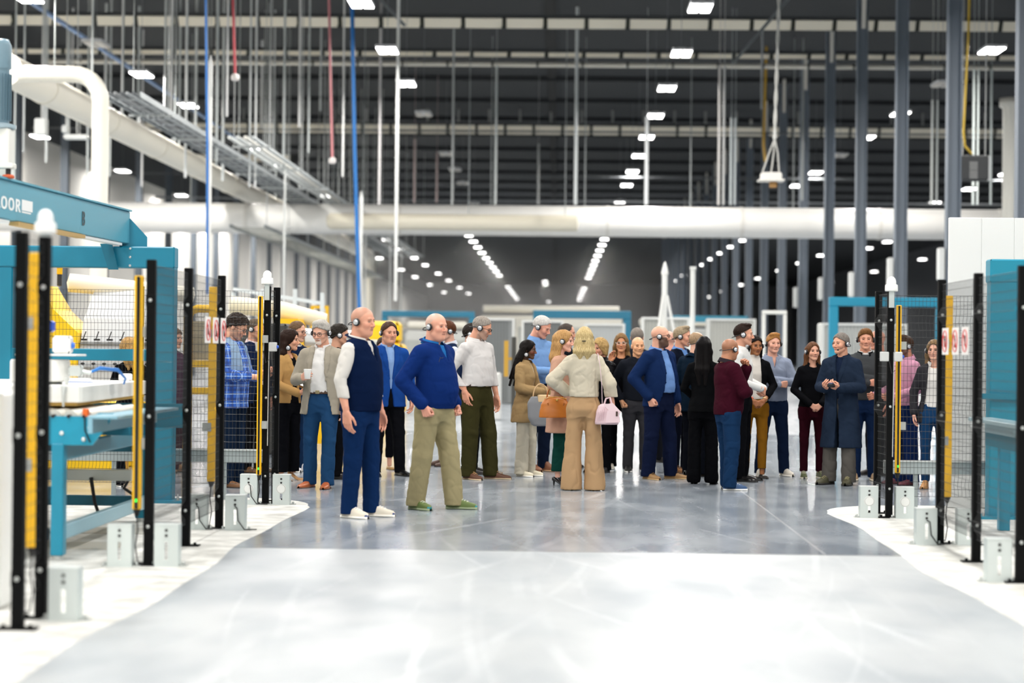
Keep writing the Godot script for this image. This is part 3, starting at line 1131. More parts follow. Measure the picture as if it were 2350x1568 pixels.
# ------------------------------------------------------------------ machines in the middle distance, out of focus
func ribbed(called: String, label: String, category: String, x0: float, x1: float, h: float, z: float, hex: String, rib: String):
	var o := thing(called, label, category, Vector3((x0 + x1) * 0.5, 0, z))
	var w: float = x1 - x0
	var g := Geo.new()
	g.box(Vector3(0, h * 0.5, -0.4), Vector3(w, h, 0.8), Color.WHITE, Basis.IDENTITY, 0.03)
	put("body", g.commit(), paint(hex, 0.6), o)
	var rg := Geo.new()
	rg.box(Vector3(0, h * 0.5, 0.02), Vector3(0.035, h - 0.16, 0.03))
	var rm := rg.commit()
	var n: int = int((w - 0.12) / 0.085)
	for k in n:
		put("rib", rm, paint(rib, 0.6), o, Vector3(-w * 0.5 + 0.08 + k * 0.085, 0, 0))
	var fg := Geo.new()
	for s in [-1.0, 1.0]:
		fg.box(Vector3(s * (w * 0.5 - 0.03), h * 0.5, 0.03), Vector3(0.06, h, 0.06))
	fg.box(Vector3(0, h - 0.03, 0.03), Vector3(w - 0.125, 0.06, 0.06))
	put("frame", fg.commit(), paint("cfd1cf", 0.5), o)

func portal(called: String, label: String, x0: float, x1: float, h: float, z: float, sz: float, hex: String):
	var o := thing(called, label, "gantry", Vector3(0, 0, z))
	for x in [x0 + sz * 0.5, x1 - sz * 0.5]:
		var g := Geo.new()
		g.box(Vector3(x, (h - sz) * 0.5, 0), Vector3(sz, h - sz, sz), Color.WHITE, Basis.IDENTITY, 0.015)
		put("post", g.commit(), paint(hex, 0.5), o)
	var b := Geo.new()
	b.box(Vector3((x0 + x1) * 0.5, h - sz * 0.5, 0), Vector3(x1 - x0, sz, sz), Color.WHITE, Basis.IDENTITY, 0.015)
	put("beam", b.commit(), paint(hex, 0.5), o)

func build_far_machines():
	portal("teal_gantry", "teal gantry frame in the distance behind the middle group", -0.75, 2.2, 2.7, -60, 0.24, "1f6f8c")
	portal("teal_gantry", "teal gantry frame in the distance behind the quarter-zip man", -5.4, -2.55, 2.66, -61, 0.18, "1f6f8c")
	portal("teal_gantry", "bright teal gantry frame in the distance behind the work coat man", 6.1, 8.7, 2.75, -45, 0.20, "1486a6")
	portal("teal_gantry", "teal gantry beam behind the ginger-haired man far right of the mast", 3.5, 5.9, 2.62, -62, 0.2, "2b7f99")
	ribbed("ribbed_cabinet", "grey ribbed cabinet in the distance right of the dotted shirt man", "cabinet", -2.25, -1.2, 2.37, -55, "85898a", "6f7374")
	ribbed("ribbed_cabinet", "grey ribbed cabinet in the distance behind the white-haired man", "cabinet", -1.0, 0.15, 2.32, -55, "7f8384", "6b6f70")
	ribbed("ribbed_cabinet", "pale panel cabinet in the distance behind the blonde women", "cabinet", 0.75, 1.85, 2.25, -55, "b9bdbe", "aeb2b3")
	ribbed("ribbed_cabinet", "pale ribbed cabinet below the white mast tripod", "cabinet", 2.1, 3.3, 2.35, -50, "b5b7b2", "a2a49f")
	ribbed("ribbed_cabinet", "pale ribbed cabinet behind the tall young man", "cabinet", 4.05, 5.35, 2.4, -54, "c1c2bd", "acada8")
	ribbed("ribbed_cabinet", "pale ribbed cabinet behind the grey sweater man", "cabinet", 6.2, 8.2, 2.2, -47, "c9cbc8", "b7b9b6")
	ribbed("ribbed_cabinet", "pale ribbed cabinet behind the right mesh fence", "cabinet", 8.6, 10.6, 2.4, -43, "c9cbc8", "b9bbb8")
	portal("white_portal", "white door frame in the distance behind the mustard trousers woman", 4.9, 5.5, 2.5, -48, 0.09, "d5d6d2")
	# wide low machines at the end of the aisle
	var k := 0
	for q in [[-2.8, 2.3, 3.25, -72.0, "d6d3c8"], [-5.0, -3.0, 2.5, -66.0, "c9cac6"], [-9.5, -6.4, 2.9, -95.0, "bfc3c4"], [3.2, 7.0, 2.9, -80.0, "b5b8b6"]]:
		var o := thing("process_machine", ["cream process line across the end of the aisle", "pale machine housing below the distant left gantry", "grey machine far down the left side", "grey machine far down among the right columns"][k], "machine", Vector3((q[0] + q[1]) * 0.5, 0, q[3]))
		var w: float = q[1] - q[0]
		var g := Geo.new()
		g.box(Vector3(0, q[2] * 0.42, 0), Vector3(w, q[2] * 0.84, 1.6), Color.WHITE, Basis.IDENTITY, 0.06)
		put("housing", g.commit(), paint(q[4], 0.6), o)
		var hd := Geo.new()
		hd.tube([Vector3(-w * 0.48, q[2] * 0.92, 0), Vector3(w * 0.48, q[2] * 0.92, 0)], [0.13, 0.13], 12)
		put("header_pipe", hd.commit(), paint("e2dfd4", 0.5), o)
		for j in 4:
			var pg := Geo.new()
			pg.box(Vector3(-w * 0.375 + j * w * 0.25, q[2] * 0.42, 0.82), Vector3(w * 0.21, q[2] * 0.6, 0.03), Color.WHITE, Basis.IDENTITY, 0.01)
			put("access_panel", pg.commit(), paint("aeb0ab", 0.55), o)
		k += 1
	# white tripod mast
	var m := thing("mast", "white mast with three splayed braces behind the bearded man", "mast", Vector3(2.40, 0, -45))
	var mg := Geo.new()
	mg.rod(Vector3.ZERO, Vector3(0, 3.25, 0), 0.062, 12)
	put("pole", mg.commit(), paint("e3e4e1", 0.5), m)
	var cg := Geo.new()
	cg.lathe([Vector2(0.065, 3.2), Vector2(0.085, 3.25), Vector2(0.06, 3.36), Vector2(0.02, 3.5), Vector2(0.003, 3.52)], Vector3.ZERO, 12)
	put("finial", cg.commit(), paint("e3e4e1", 0.5), m)
	for a in [0.15, 2.25, PI + 0.95]:
		var b := Geo.new()
		b.rod(Vector3(cos(a) * 0.05, 2.75, sin(a) * 0.05), Vector3(cos(a) * 0.62, 0.0, sin(a) * 0.62), 0.035, 8)
		put("brace", b.commit(), paint("dfe0dd", 0.5), m)
	var m2 := Geo.new()
	m2.rod(Vector3(3.1, 0, -46), Vector3(3.1, 3.4, -46), 0.06, 10)
	m2.box(Vector3(3.1, 3.42, -46), Vector3(0.14, 0.06, 0.14))
	tag(put("slim_post", m2.commit(), paint("dcdedb", 0.5)), "plain white post right of the white tripod mast", "post")
	# white gear boxes on the columns
	for j in 5:
		var g := Geo.new()
		g.box(Vector3(8.74, 3.55 + 0.1 * (j % 2), -38.8 - 6.95 * (j + 1)), Vector3(0.16, 0.75, 0.22), Color.WHITE, Basis.IDENTITY, 0.03)
		tag(put("wall_cabinet", g.commit(), paint("dcdedd", 0.5)), "white upright box fixed to the %s right-hand column" % nth(j + 1), "box", "boxes on the right columns")
	# yellow machines on the left, in the middle distance
	var y := thing("yellow_machine", "low yellow machine in the distance behind the navy vest man", "machine", Vector3(-4.15, 0, -45))
	var yg := Geo.new()
	yg.box(Vector3(0, 0.8, 0), Vector3(1.4, 1.6, 1.2), Color.WHITE, Basis.IDENTITY, 0.08)
	put("body", yg.commit(), paint("e8b800", 0.5), y)
	var y2 := Geo.new()
	y2.box(Vector3(0.1, 1.85, 0), Vector3(1.0, 0.5, 1.0), Color.WHITE, Basis.IDENTITY, 0.08)
	put("hood", y2.commit(), paint("efc306", 0.5), y)
	var y3 := Geo.new()
	y3.box(Vector3(0.15, 1.5, 0.62), Vector3(0.5, 0.35, 0.05), Color.WHITE, Basis.IDENTITY, 0.02)
	put("window", y3.commit(), paint("b9bcb4", 0.3), y)
	var yf := thing("guard_loop", "yellow guard frame in the distance above the grey-haired man", "guard frame", Vector3(-5.4, 0, -45))
	for q in [[-0.17, 0.0], [0.17, 0.0]]:
		var g := Geo.new()
		g.box(Vector3(q[0], 1.22, 0), Vector3(0.07, 2.44, 0.07))
		put("upright", g.commit(), paint("e6b400", 0.5), yf)
	for yy in [2.41, 2.0, 1.85]:
		var g := Geo.new()
		g.box(Vector3(0, yy, 0.0), Vector3(0.34, 0.07, 0.06))
		put("crossbar", g.commit(), paint("e6b400", 0.5), yf)
	# long roller machine behind the left group: yellow end with cream roll and grey drum
	var r := thing("roller_machine", "yellow machine with grey drum and cream cover behind the left group", "machine", Vector3(-3.75, 0, -31))
	var rb := Geo.new()
	rb.slab(PackedVector2Array([Vector2(-0.62, 0), Vector2(0.55, 0), Vector2(0.55, 1.28), Vector2(-0.15, 1.34), Vector2(-0.25, 1.92), Vector2(-0.62, 1.92)]), Vector3.ZERO, Vector3(1, 0, 0), Vector3(0, 1, 0), 0.9)
	put("end_plate", rb.commit(), paint("f2bf00", 0.5), r)
	var dr := Geo.new()
	dr.tube([Vector3(-0.2, 1.56, 0.0), Vector3(0.52, 1.53, -0.1)], [0.22, 0.22], 20)
	put("drum", dr.commit(), paint("b7bbbd", 0.3, 0.6), r)
	var cv := Geo.new()
	cv.tube([Vector3(-1.4, 2.14, -0.2), Vector3(-0.6, 2.06, -0.3), Vector3(0.08, 1.90, -0.4)], [0.14, 0.14, 0.12], 14)
	put("cover", cv.commit(), paint("ded7bd", 0.5), r)
	# pale guard frames and platform behind the fence
	var pf := thing("platform", "pale steel platform with railings behind the left fence", "platform", Vector3(-5.6, 0, -40))
	for x in [-0.95, -0.35, 0.3, 0.85]:
		var g := Geo.new()
		g.box(Vector3(x, 1.35, 0), Vector3(0.08, 2.7 - absf(x) * 0.25, 0.08))
		put("upright", g.commit(), paint("cdd3d3", 0.5), pf)
	for yy in [1.75, 2.15, 2.5]:
		var g := Geo.new()
		g.bar(Vector3(-0.95, yy + 0.15, 0), Vector3(0.85, yy - 0.12, 0), 0.07, 0.07)
		put("rail", g.commit(), paint("d3d9d9", 0.5), pf)
	var dk := Geo.new()
	dk.box(Vector3(0, 1.55, -0.5), Vector3(2.0, 0.12, 1.2))
	put("deck", dk.commit(), paint("c3c8c7", 0.5), pf)
	# dark cabinet behind the plaid shirt
	var dc := Geo.new()
	dc.box(Vector3(-4.15, 0.9, -27.5), Vector3(0.9, 1.8, 0.8), Color.WHITE, Basis.IDENTITY, 0.03)
	tag(put("machine_cabinet", dc.commit(), paint("3a3a38", 0.6)), "dark cabinet behind the plaid shirt man", "cabinet")
	# pedestals behind the braids woman
	var wp := Geo.new()
	wp.box(Vector3(-1.35, 0.5, -42), Vector3(0.34, 1.0, 0.4), Color.WHITE, Basis.IDENTITY, 0.03)
	tag(put("pedestal", wp.commit(), paint("d5d6d4", 0.5)), "white pedestal on the aisle floor left of the braids woman", "pedestal")
	var bp := thing("bollard", "black and yellow post beside the white pedestal", "post", Vector3(-0.98, 0, -41.5))
	var b1 := Geo.new()
	b1.rod(Vector3(0.07, 0, 0), Vector3(0.07, 1.75, 0), 0.05, 10)
	put("dark_post", b1.commit(), paint("3a3a36", 0.6), bp)
	var b2 := Geo.new()
	b2.box(Vector3(-0.09, 1.3, 0), Vector3(0.09, 0.75, 0.08))
	b2.box(Vector3(-0.01, 1.3, 0), Vector3(0.14, 0.05, 0.05))
	put("yellow_strip", b2.commit(), paint("b98f2c", 0.6), bp)

# ------------------------------------------------------------------ the two fenced machine cells
var post_mesh: ArrayMesh
var plate_mesh: ArrayMesh
var bolt_mesh: ArrayMesh
var clamp_mesh: ArrayMesh
const BLACK := "0e0f10"

func fence_post(x: float, z: float, turn: float, label: String, h := 2.03) -> Node3D:
	var o := thing("fence_post", label, "fence post", Vector3(x, 0.005, z), turn, "black posts of the machine fences")
	put("tube", post_mesh, paint(BLACK, 0.6, 0.0, 0.2), o)
	put("foot_plate", plate_mesh, paint(BLACK, 0.6, 0.0, 0.2), o)
	for y in [1.76, 0.99, 0.26]:
		put("bolt", bolt_mesh, paint("c3c7c6", 0.3, 0.8), o, Vector3(0, y, 0.031))
		put("clamp", clamp_mesh, paint("101112", 0.6, 0.0, 0.2), o, Vector3(0, y, 0.012))
	return o

# welded wire panel with three pressed folds
func fence_panel(a: Vector3, b: Vector3, label: String, y0 := 0.16, y1 := 2.0, pitch := 0.034) -> Node3D:
	var d := b - a
	var len: float = d.length()
	var u := d / len
	var nn := Vector3(u.z, 0, -u.x)
	var o := thing("wire_fence", label, "wire fence", a)
	var prof := [[y0, 0.0], [0.20, 0.0], [0.27, 0.045], [0.34, 0.0], [0.90, 0.0], [0.97, 0.045], [1.04, 0.0], [1.69, 0.0], [1.76, 0.045], [1.83, 0.0], [y1, 0.0]]
	var g := Geo.new()
	var n: int = int(len / pitch)
	for k in n + 1:
		var s: float = 0.012 + (len - 0.024) * k / n
		var pts := []
		for p in prof:
			pts.append(u * s + nn * p[1] + Vector3(0, p[0], 0))
		g.tube(pts, fill(0.0014, pts.size()), 4, Color.WHITE, false)
	put("upright_wires", g.commit(), paint("2c2e30", 0.4), o).set_meta("kind", "stuff")
	var hz := Geo.new()
	var ys := []
	var y: float = y0 + 0.005
	while y < y1:
		ys.append(y)
		y += 0.066
	ys.append(y1)
	for yy in ys:
		var off := 0.0
		for j in prof.size() - 1:
			if yy >= prof[j][0] and yy <= prof[j + 1][0]:
				off = lerpf(prof[j][1], prof[j + 1][1], (yy - prof[j][0]) / (prof[j + 1][0] - prof[j][0]))
		hz.tube([u * 0.0 + nn * (off + 0.004) + Vector3(0, yy, 0), u * len + nn * (off + 0.004) + Vector3(0, yy, 0)], [0.0018, 0.0018], 4, Color.WHITE, false)
	put("cross_wires", hz.commit(), paint("2c2e30", 0.4), o).set_meta("kind", "stuff")
	return o

func light_curtain(x: float, z: float, y0: float, y1: float, turn: float, label: String, wide := 0.056):
	var o := thing("light_curtain", label, "safety sensor", Vector3(x, y0, z), turn, "yellow light curtains at the openings")
	var h: float = y1 - y0
	var g := Geo.new()
	g.box(Vector3(0, h * 0.5, 0), Vector3(wide, h, 0.05), Color.WHITE, Basis.IDENTITY, 0.004)
	put("housing", g.commit(), paint("fbc20a", 0.45), o)
	var w := Geo.new()
	w.box(Vector3(0, h * 0.5, 0.026), Vector3(wide * 0.42, h - 0.01, 0.006))
	put("window", w.commit(), paint("0c0c0d", 0.2), o)
	var led := Geo.new()
	led.box(Vector3(0, 0.06, 0.0295), Vector3(0.012, 0.02, 0.003))
	put("status_light", led.commit(), led_paint(), o)
	var c := Geo.new()
	c.lathe([Vector2(0.004, -0.05), Vector2(0.012, -0.045), Vector2(0.024, -0.012), Vector2(0.026, 0.0)], Vector3.ZERO, 10)
	put("end_cap", c.commit(), paint("101011", 0.6), o)
	var cb := Geo.new()
	cb.tube([Vector3(0, -0.04, 0), Vector3(0.008, -0.14, 0.0), Vector3(-0.006, -0.24, 0.01), Vector3(0.01, -y0 + 0.012, 0.0), Vector3(0.10, -y0 + 0.012, -0.05)], fill(0.005, 5), 6)
	put("cable", cb.commit(), paint("171718", 0.6), o)
	for yy in [h * 0.28, h * 0.76]:
		var br := Geo.new()
		br.box(Vector3(0.035, yy, -0.012), Vector3(0.07, 0.07, 0.045))
		put("mount_bracket", br.commit(), paint("b3b6b4", 0.4, 0.6), o)

func led_paint() -> StandardMaterial3D:
	if not mats.has("led"):
		var m := StandardMaterial3D.new()
		m.albedo_color = Color("3fe04a")
		m.emission_enabled = true
		m.emission = Color("35ff4a")
		m.emission_energy_multiplier = 1.0
		mats["led"] = m
	return mats["led"]

# galvanised channel stand that shields the muting sensors
func sensor_guard(x: float, z: float, turn: float, label: String, tagged: bool, cable: bool):
	var o := thing("sensor_guard", label, "sensor guard", Vector3(x, 0.005, z), turn, "galvanised sensor guards at the fence posts")
	var w := 0.155
	var h := 0.275
	var t := 0.006
	var g := Geo.new()
	# front plate pierced by a slot and two holes
	for s in [-1.0, 1.0]:
		g.box(Vector3(s * (w * 0.25 + 0.0055), h * 0.5, 0), Vector3(w * 0.5 - 0.011, h, t))
	for q in [[0.0, 0.045], [0.165, 0.110]]:
		g.box(Vector3(0, q[0] + q[1] * 0.5, 0), Vector3(0.024, q[1], t))
	put("front_plate", g.commit(), paint("d3dcdb", 0.35, 0.4), o)
	for s in [-1.0, 1.0]:
		var f := Geo.new()
		f.box(Vector3(s * w * 0.5, h * 0.5, -0.05), Vector3(t, h, 0.10))
		put("side_flange", f.commit(), paint("c9d4d3", 0.35, 0.4), o)
	var tp := Geo.new()
	tp.box(Vector3(0, h + t * 0.5, -0.05), Vector3(w + t, t, 0.112))
	put("top_plate", tp.commit(), paint("dde3e2", 0.35, 0.35), o)
	for s in [-1.0, 1.0]:
		var b := Geo.new()
		b.box(Vector3(s * (w * 0.5 + 0.025), 0.004, -0.05), Vector3(0.05, 0.008, 0.07))
		b.lathe([Vector2(0.010, 0.0), Vector2(0.010, 0.022), Vector2(0.001, 0.024)], Vector3(s * (w * 0.5 + 0.028), 0.006, -0.05), 6)
		put("anchor", b.commit(), paint("c3c8c6", 0.3, 0.7), o)
	var s2 := Geo.new()
	s2.rod(Vector3(0, 0.240, -0.035), Vector3(0, 0.240, 0.005), 0.010, 12)
	s2.rod(Vector3(0, 0.205, -0.035), Vector3(0, 0.205, 0.005), 0.010, 12)
	put("sensor", s2.commit(), paint("1c1d1e", 0.4), o)
	if tagged:
		var r := Geo.new()
		r.tube([Vector3(0, 0.15, 0.004), Vector3(0, 0.15, 0.010)], [0.046, 0.046], 20)
		var n := put("reflector", r.commit(), paint("e6e8e6", 0.5), o)
		var ri := Geo.new()
		var pts := arc(Vector3(0, 0.15, 0.011), Vector3.RIGHT, Vector3.UP, 0.040, 0.0, TAU, 20)
		ri.tube(pts, fill(0.003, pts.size()), 5, Color.WHITE, false)
		put("ring", ri.commit(), paint("b9bdbb", 0.4), n)
	if cable:
		var c := Geo.new()
		c.tube([Vector3(0, 0.19, 0.008), Vector3(0.02, 0.18, 0.03), Vector3(0.03, 0.08, 0.035), Vector3(0.08, 0.01, 0.03), Vector3(0.17, 0.008, -0.02)], fill(0.005, 5), 6)
		put("cable", c.commit(), paint("2b2c2d", 0.6), o)

func beacon(x: float, y: float, z: float, label: String):
	var o := thing("beacon_lamp", label, "signal lamp", Vector3(x, y, z), 0.0, "white signal lamps on the fence posts")
	var st := Geo.new()
	st.box(Vector3(0, -0.04, 0), Vector3(0.045, 0.15, 0.05))
	put("bracket", st.commit(), paint("c9d2d2", 0.35, 0.5), o)
	var b := Geo.new()
	b.lathe([Vector2(0.001, 0.0), Vector2(0.055, 0.0), Vector2(0.058, 0.01), Vector2(0.056, 0.055), Vector2(0.046, 0.062)], Vector3(0, 0.03, 0), 18)
	put("base", b.commit(), paint("eef0ef", 0.5), o)
	var dm := StandardMaterial3D.new()
	dm.albedo_color = Color("f4f5f4")
	dm.roughness = 0.15
	var d := Geo.new()
	d.lathe([Vector2(0.042, 0.0), Vector2(0.041, 0.03), Vector2(0.034, 0.052), Vector2(0.018, 0.068), Vector2(0.001, 0.072)], Vector3(0, 0.09, 0), 18)
	put("dome", d.commit(), dm, o)

func warning_sign(x: float, y: float, z: float, turn: float, label: String, kind: int):
	var o := thing("warning_sign", label, "sign", Vector3(x, y, z), turn, "prohibition signs on the fences")
	var g := Geo.new()
	g.box(Vector3.ZERO, Vector3(0.23, 0.20, 0.004), Color.WHITE, Basis.IDENTITY, 0.0015)
	put("plate", g.commit(), paint("f1efec", 0.5), o)
	var r := Geo.new()
	var pts := arc(Vector3(0, 0, 0.003), Vector3.RIGHT, Vector3.UP, 0.080, 0.0, TAU, 28)
	r.tube(pts, fill(0.0065, pts.size()), 6, Color.WHITE, false, 0.25)
	put("ring", r.commit(), paint("dc5a58", 0.5), o)
	var bar := Geo.new()
	bar.bar(Vector3(-0.052, 0.052, 0.005), Vector3(0.052, -0.052, 0.005), 0.003, 0.009, Color.WHITE, Vector3(0, 0, 1))
	put("bar", bar.commit(), paint("dc5a58", 0.5), o)
	var p := Geo.new()
	if kind == 0:      # hand
		p.box(Vector3(0, -0.018, 0.0035), Vector3(0.036, 0.034, 0.002))
		for k in 4:
			p.box(Vector3(-0.0135 + k * 0.009, 0.018, 0.0035), Vector3(0.007, 0.042, 0.002))
	elif kind == 1:    # walking figure
		p.ball(Vector3(0, 0.034, 0.0035), Vector3(0.010, 0.010, 0.002))
		p.box(Vector3(0, 0.004, 0.0035), Vector3(0.016, 0.036, 0.002))
		p.bar(Vector3(0, -0.012, 0.0035), Vector3(-0.018, -0.046, 0.0035), 0.002, 0.008, Color.WHITE, Vector3(0, 0, 1))
		p.bar(Vector3(0, -0.012, 0.0035), Vector3(0.018, -0.046, 0.0035), 0.002, 0.008, Color.WHITE, Vector3(0, 0, 1))
	else:              # ladder climber
		p.ball(Vector3(-0.006, 0.034, 0.0035), Vector3(0.010, 0.010, 0.002))
		p.bar(Vector3(-0.006, 0.022, 0.0035), Vector3(0.008, -0.042, 0.0035), 0.002, 0.014, Color.WHITE, Vector3(0, 0, 1))
		p.box(Vector3(0.028, -0.004, 0.0035), Vector3(0.006, 0.086, 0.002))
	put("pictogram", p.commit(), paint("2b2b2c", 0.6), o)

func build_cells():
	var pg := Geo.new()
	pg.box(Vector3(0, 1.015, 0), Vector3(0.06, 2.03, 0.06), Color.WHITE, Basis.IDENTITY, 0.004)
	post_mesh = pg.commit()
	var fg := Geo.new()
	fg.box(Vector3(0, 0.005, 0), Vector3(0.20, 0.01, 0.10), Color.WHITE, Basis.IDENTITY, 0.002)
	for s in [-1.0, 1.0]:
		fg.lathe([Vector2(0.010, 0.0), Vector2(0.010, 0.02), Vector2(0.001, 0.021)], Vector3(s * 0.07, 0.008, 0.02), 6)
	plate_mesh = fg.commit()
	var bg := Geo.new()
	bg.lathe([Vector2(0.001, 0.010), Vector2(0.009, 0.009), Vector2(0.012, 0.003), Vector2(0.012, 0.0)], Vector3.ZERO, 10, Color.WHITE, Basis(Vector3.RIGHT, Vector3(0, 0, 1), Vector3(0, -1, 0)))
	bolt_mesh = bg.commit()
	var kg := Geo.new()
	kg.box(Vector3.ZERO, Vector3(0.066, 0.085, 0.04), Color.WHITE, Basis.IDENTITY, 0.006)
	clamp_mesh = kg.commit()
	# ---- left cell
	var lp := [[-2.74, -10.11, "black fence post nearest the camera at the left edge"], [-2.73, -10.53, "black fence post with the white signal lamp at the left edge"], [-2.70, -13.16, "left fence post in front of the tall teal post"],
		[-2.70, -14.49, "middle post of the left side fence panels"], [-2.70, -15.92, "left fence post beside the three warning signs"], [-2.71, -18.52, "front corner post of the left cell under the signal lamp"], [-2.67, -18.86, "rear corner post of the left cell"],
		[-3.97, -18.86, "post of the left cell's back fence beside the tall teal post"], [-5.60, -18.86, "outermost post of the left cell's back fence"]]
	for q in lp:
		fence_post(q[0], q[1], 0.0, q[2])
	fence_panel(Vector3(-2.74, 0, -10.14), Vector3(-2.73, 0, -10.50), "narrow mesh panel between the two nearest left posts", 0.16, 2.0, 0.08)
	fence_panel(Vector3(-2.70, 0, -13.19), Vector3(-2.70, 0, -14.46), "left side mesh panel in front of the teal post")
	fence_panel(Vector3(-2.70, 0, -14.52), Vector3(-2.70, 0, -15.89), "left side mesh panel that carries three warning signs")
	fence_panel(Vector3(-2.71, 0, -18.55), Vector3(-2.68, 0, -18.83), "narrow mesh panel at the left cell's back corner")
	fence_panel(Vector3(-2.70, 0, -18.88), Vector3(-3.94, 0, -18.88), "back mesh panel of the left cell in front of the plaid shirt man")
	fence_panel(Vector3(-4.0, 0, -18.88), Vector3(-5.57, 0, -18.88), "back mesh panel of the left cell behind the vacuum lifter")
	fence_panel(Vector3(-5.63, 0, -18.88), Vector3(-7.2, 0, -18.88), "outer back mesh panel of the left cell")
	light_curtain(-2.80, -13.25, 0.37, 1.93, 0.0, "yellow light curtain with black window beside the left conveyor")
	light_curtain(-2.84, -10.75, 0.36, 1.96, 180.0, "yellow light curtain nearest the camera at the left edge")
	light_curtain(-2.80, -16.10, 0.37, 1.95, 180.0, "yellow light curtain behind the left warning signs")
	light_curtain(-2.76, -18.42, 0.28, 1.94, 0.0, "slim yellow light curtain at the left cell's corner post", 0.042)
	beacon(-2.71, 2.02, -18.49, "white dome signal lamp on the left corner post")
	beacon(-2.73, 2.02, -10.53, "white dome signal lamp on the near left post")
	var gi := 0
	for q in [[-2.87, -13.05, false, false], [-2.57, -13.10, false, false], [-2.59, -10.44, false, false], [-2.85, -18.40, true, true], [-2.55, -18.42, true, false], [-2.55, -15.78, false, true], [-2.86, -15.80, false, true]]:
		sensor_guard(q[0], q[1], 0.0, ["galvanised sensor guard left of the light curtain post", "galvanised sensor guard right of the light curtain post on the left", "galvanised sensor guard nearest the camera on the left", "galvanised sensor guard with round reflector left of the left corner post", "galvanised sensor guard with round reflector right of the left corner post",
			"galvanised sensor guard with cable right of the third left fence post", "galvanised sensor guard seen through the signed left panel"][gi], q[2], q[3])
		gi += 1
	for q in [[0, -15.05], [1, -15.40], [2, -15.75]]:
		warning_sign(-2.655, 1.59, q[1], 90.0, ["no-touching sign nearest the camera on the left fence", "middle prohibition sign on the left fence", "farthest prohibition sign on the left fence"][q[0]], q[0])
	rail_of_cell(-2.75, -7.0, -18.95, 0.42, "galvanised cable rail along the left cell's back fence")
	switch_boxes(-2.71, 1.47, -18.47, "white safety switch boxes on the left corner post")
	# ---- right cell
	var rp := [[2.97, -12.81, "black fence post at the right edge of the picture"], [2.95, -14.06, "right fence post beside the teal upright"], [2.95, -15.39, "right fence post beside the yellow light curtain"], [2.96, -17.80, "front corner post of the right cell under the signal lamp"], [2.93, -18.28, "rear corner post of the right cell"],
		[4.25, -18.28, "post of the right cell's back fence behind the teal upright"], [5.9, -18.28, "outermost post of the right cell's back fence"]]
	for q in rp:
		fence_post(q[0], q[1], 0.0, q[2])
	fence_panel(Vector3(2.97, 0, -12.84), Vector3(2.95, 0, -14.03), "right side mesh panel in front of the teal upright")
	fence_panel(Vector3(2.95, 0, -14.09), Vector3(2.95, 0, -15.36), "right side mesh panel that carries three warning signs")
	fence_panel(Vector3(2.96, 0, -17.83), Vector3(2.93, 0, -18.25), "narrow mesh panel at the right cell's back corner")
	fence_panel(Vector3(2.98, 0, -18.26), Vector3(4.22, 0, -18.26), "back mesh panel of the right cell in front of the pink shirt")
	fence_panel(Vector3(4.28, 0, -18.26), Vector3(5.87, 0, -18.26), "back mesh panel of the right cell before the white screen")
	light_curtain(3.05, -15.62, 0.35, 1.92, 180.0, "wide yellow light curtain behind the right fence signs")
	light_curtain(3.05, -17.90, 0.40, 1.90, 0.0, "slim yellow light curtain beside the right corner post", 0.042)
	beacon(2.96, 1.99, -17.77, "white dome signal lamp on the right corner post")
	gi = 0
	for q in [[2.83, -15.28, false, true], [3.15, -15.30, false, true], [2.78, -17.76, true, false], [3.09, -17.72, true, false], [2.84, -12.82, false, false]]:
		sensor_guard(q[0], q[1], 0.0, ["galvanised sensor guard with cable left of the right signed panel", "galvanised sensor guard with cable behind the right signed panel", "galvanised sensor guard with round reflector left of the right corner post", "galvanised sensor guard with round reflector right of the right corner post", "galvanised sensor guard nearest the camera on the right"][gi], q[2], q[3])
		gi += 1
	for q in [[0, -15.0], [1, -14.62], [2, -14.27]]:
		warning_sign(2.905, 1.56, q[1], -90.0, ["farthest prohibition sign on the right fence", "middle prohibition sign on the right fence", "prohibition sign nearest the camera on the right fence"][q[0]], 2 - q[0])
	rail_of_cell(3.0, 6.0, -18.35, 0.42, "galvanised cable rail along the right cell's back fence")
	switch_boxes(2.96, 1.44, -17.75, "white safety switch boxes on the right corner post")

func rail_of_cell(x0: float, x1: float, z: float, y: float, label: String):
	var o := thing("cable_rail", label, "rail", Vector3(0, y, z))
	var g := Geo.new()
	g.box(Vector3((x0 + x1) * 0.5, 0, 0), Vector3(absf(x1 - x0), 0.11, 0.05), Color.WHITE, Basis.IDENTITY, 0.006)
	put("channel", g.commit(), paint("b6c0c2", 0.35, 0.5), o)
	var l := Geo.new()
	l.box(Vector3((x0 + x1) * 0.5, 0.062, 0.012), Vector3(absf(x1 - x0), 0.012, 0.085))
	put("lid", l.commit(), paint("d5dadb", 0.35, 0.4), o)
	for k in 4:
		var x: float = lerpf(x0, x1, (k + 0.4) / 4.0)
		var lg := Geo.new()
		lg.box(Vector3(x, -y * 0.5 - 0.02, -0.04), Vector3(0.04, y - 0.05, 0.03))
		put("leg", lg.commit(), paint("aab3b5", 0.4, 0.5), o)

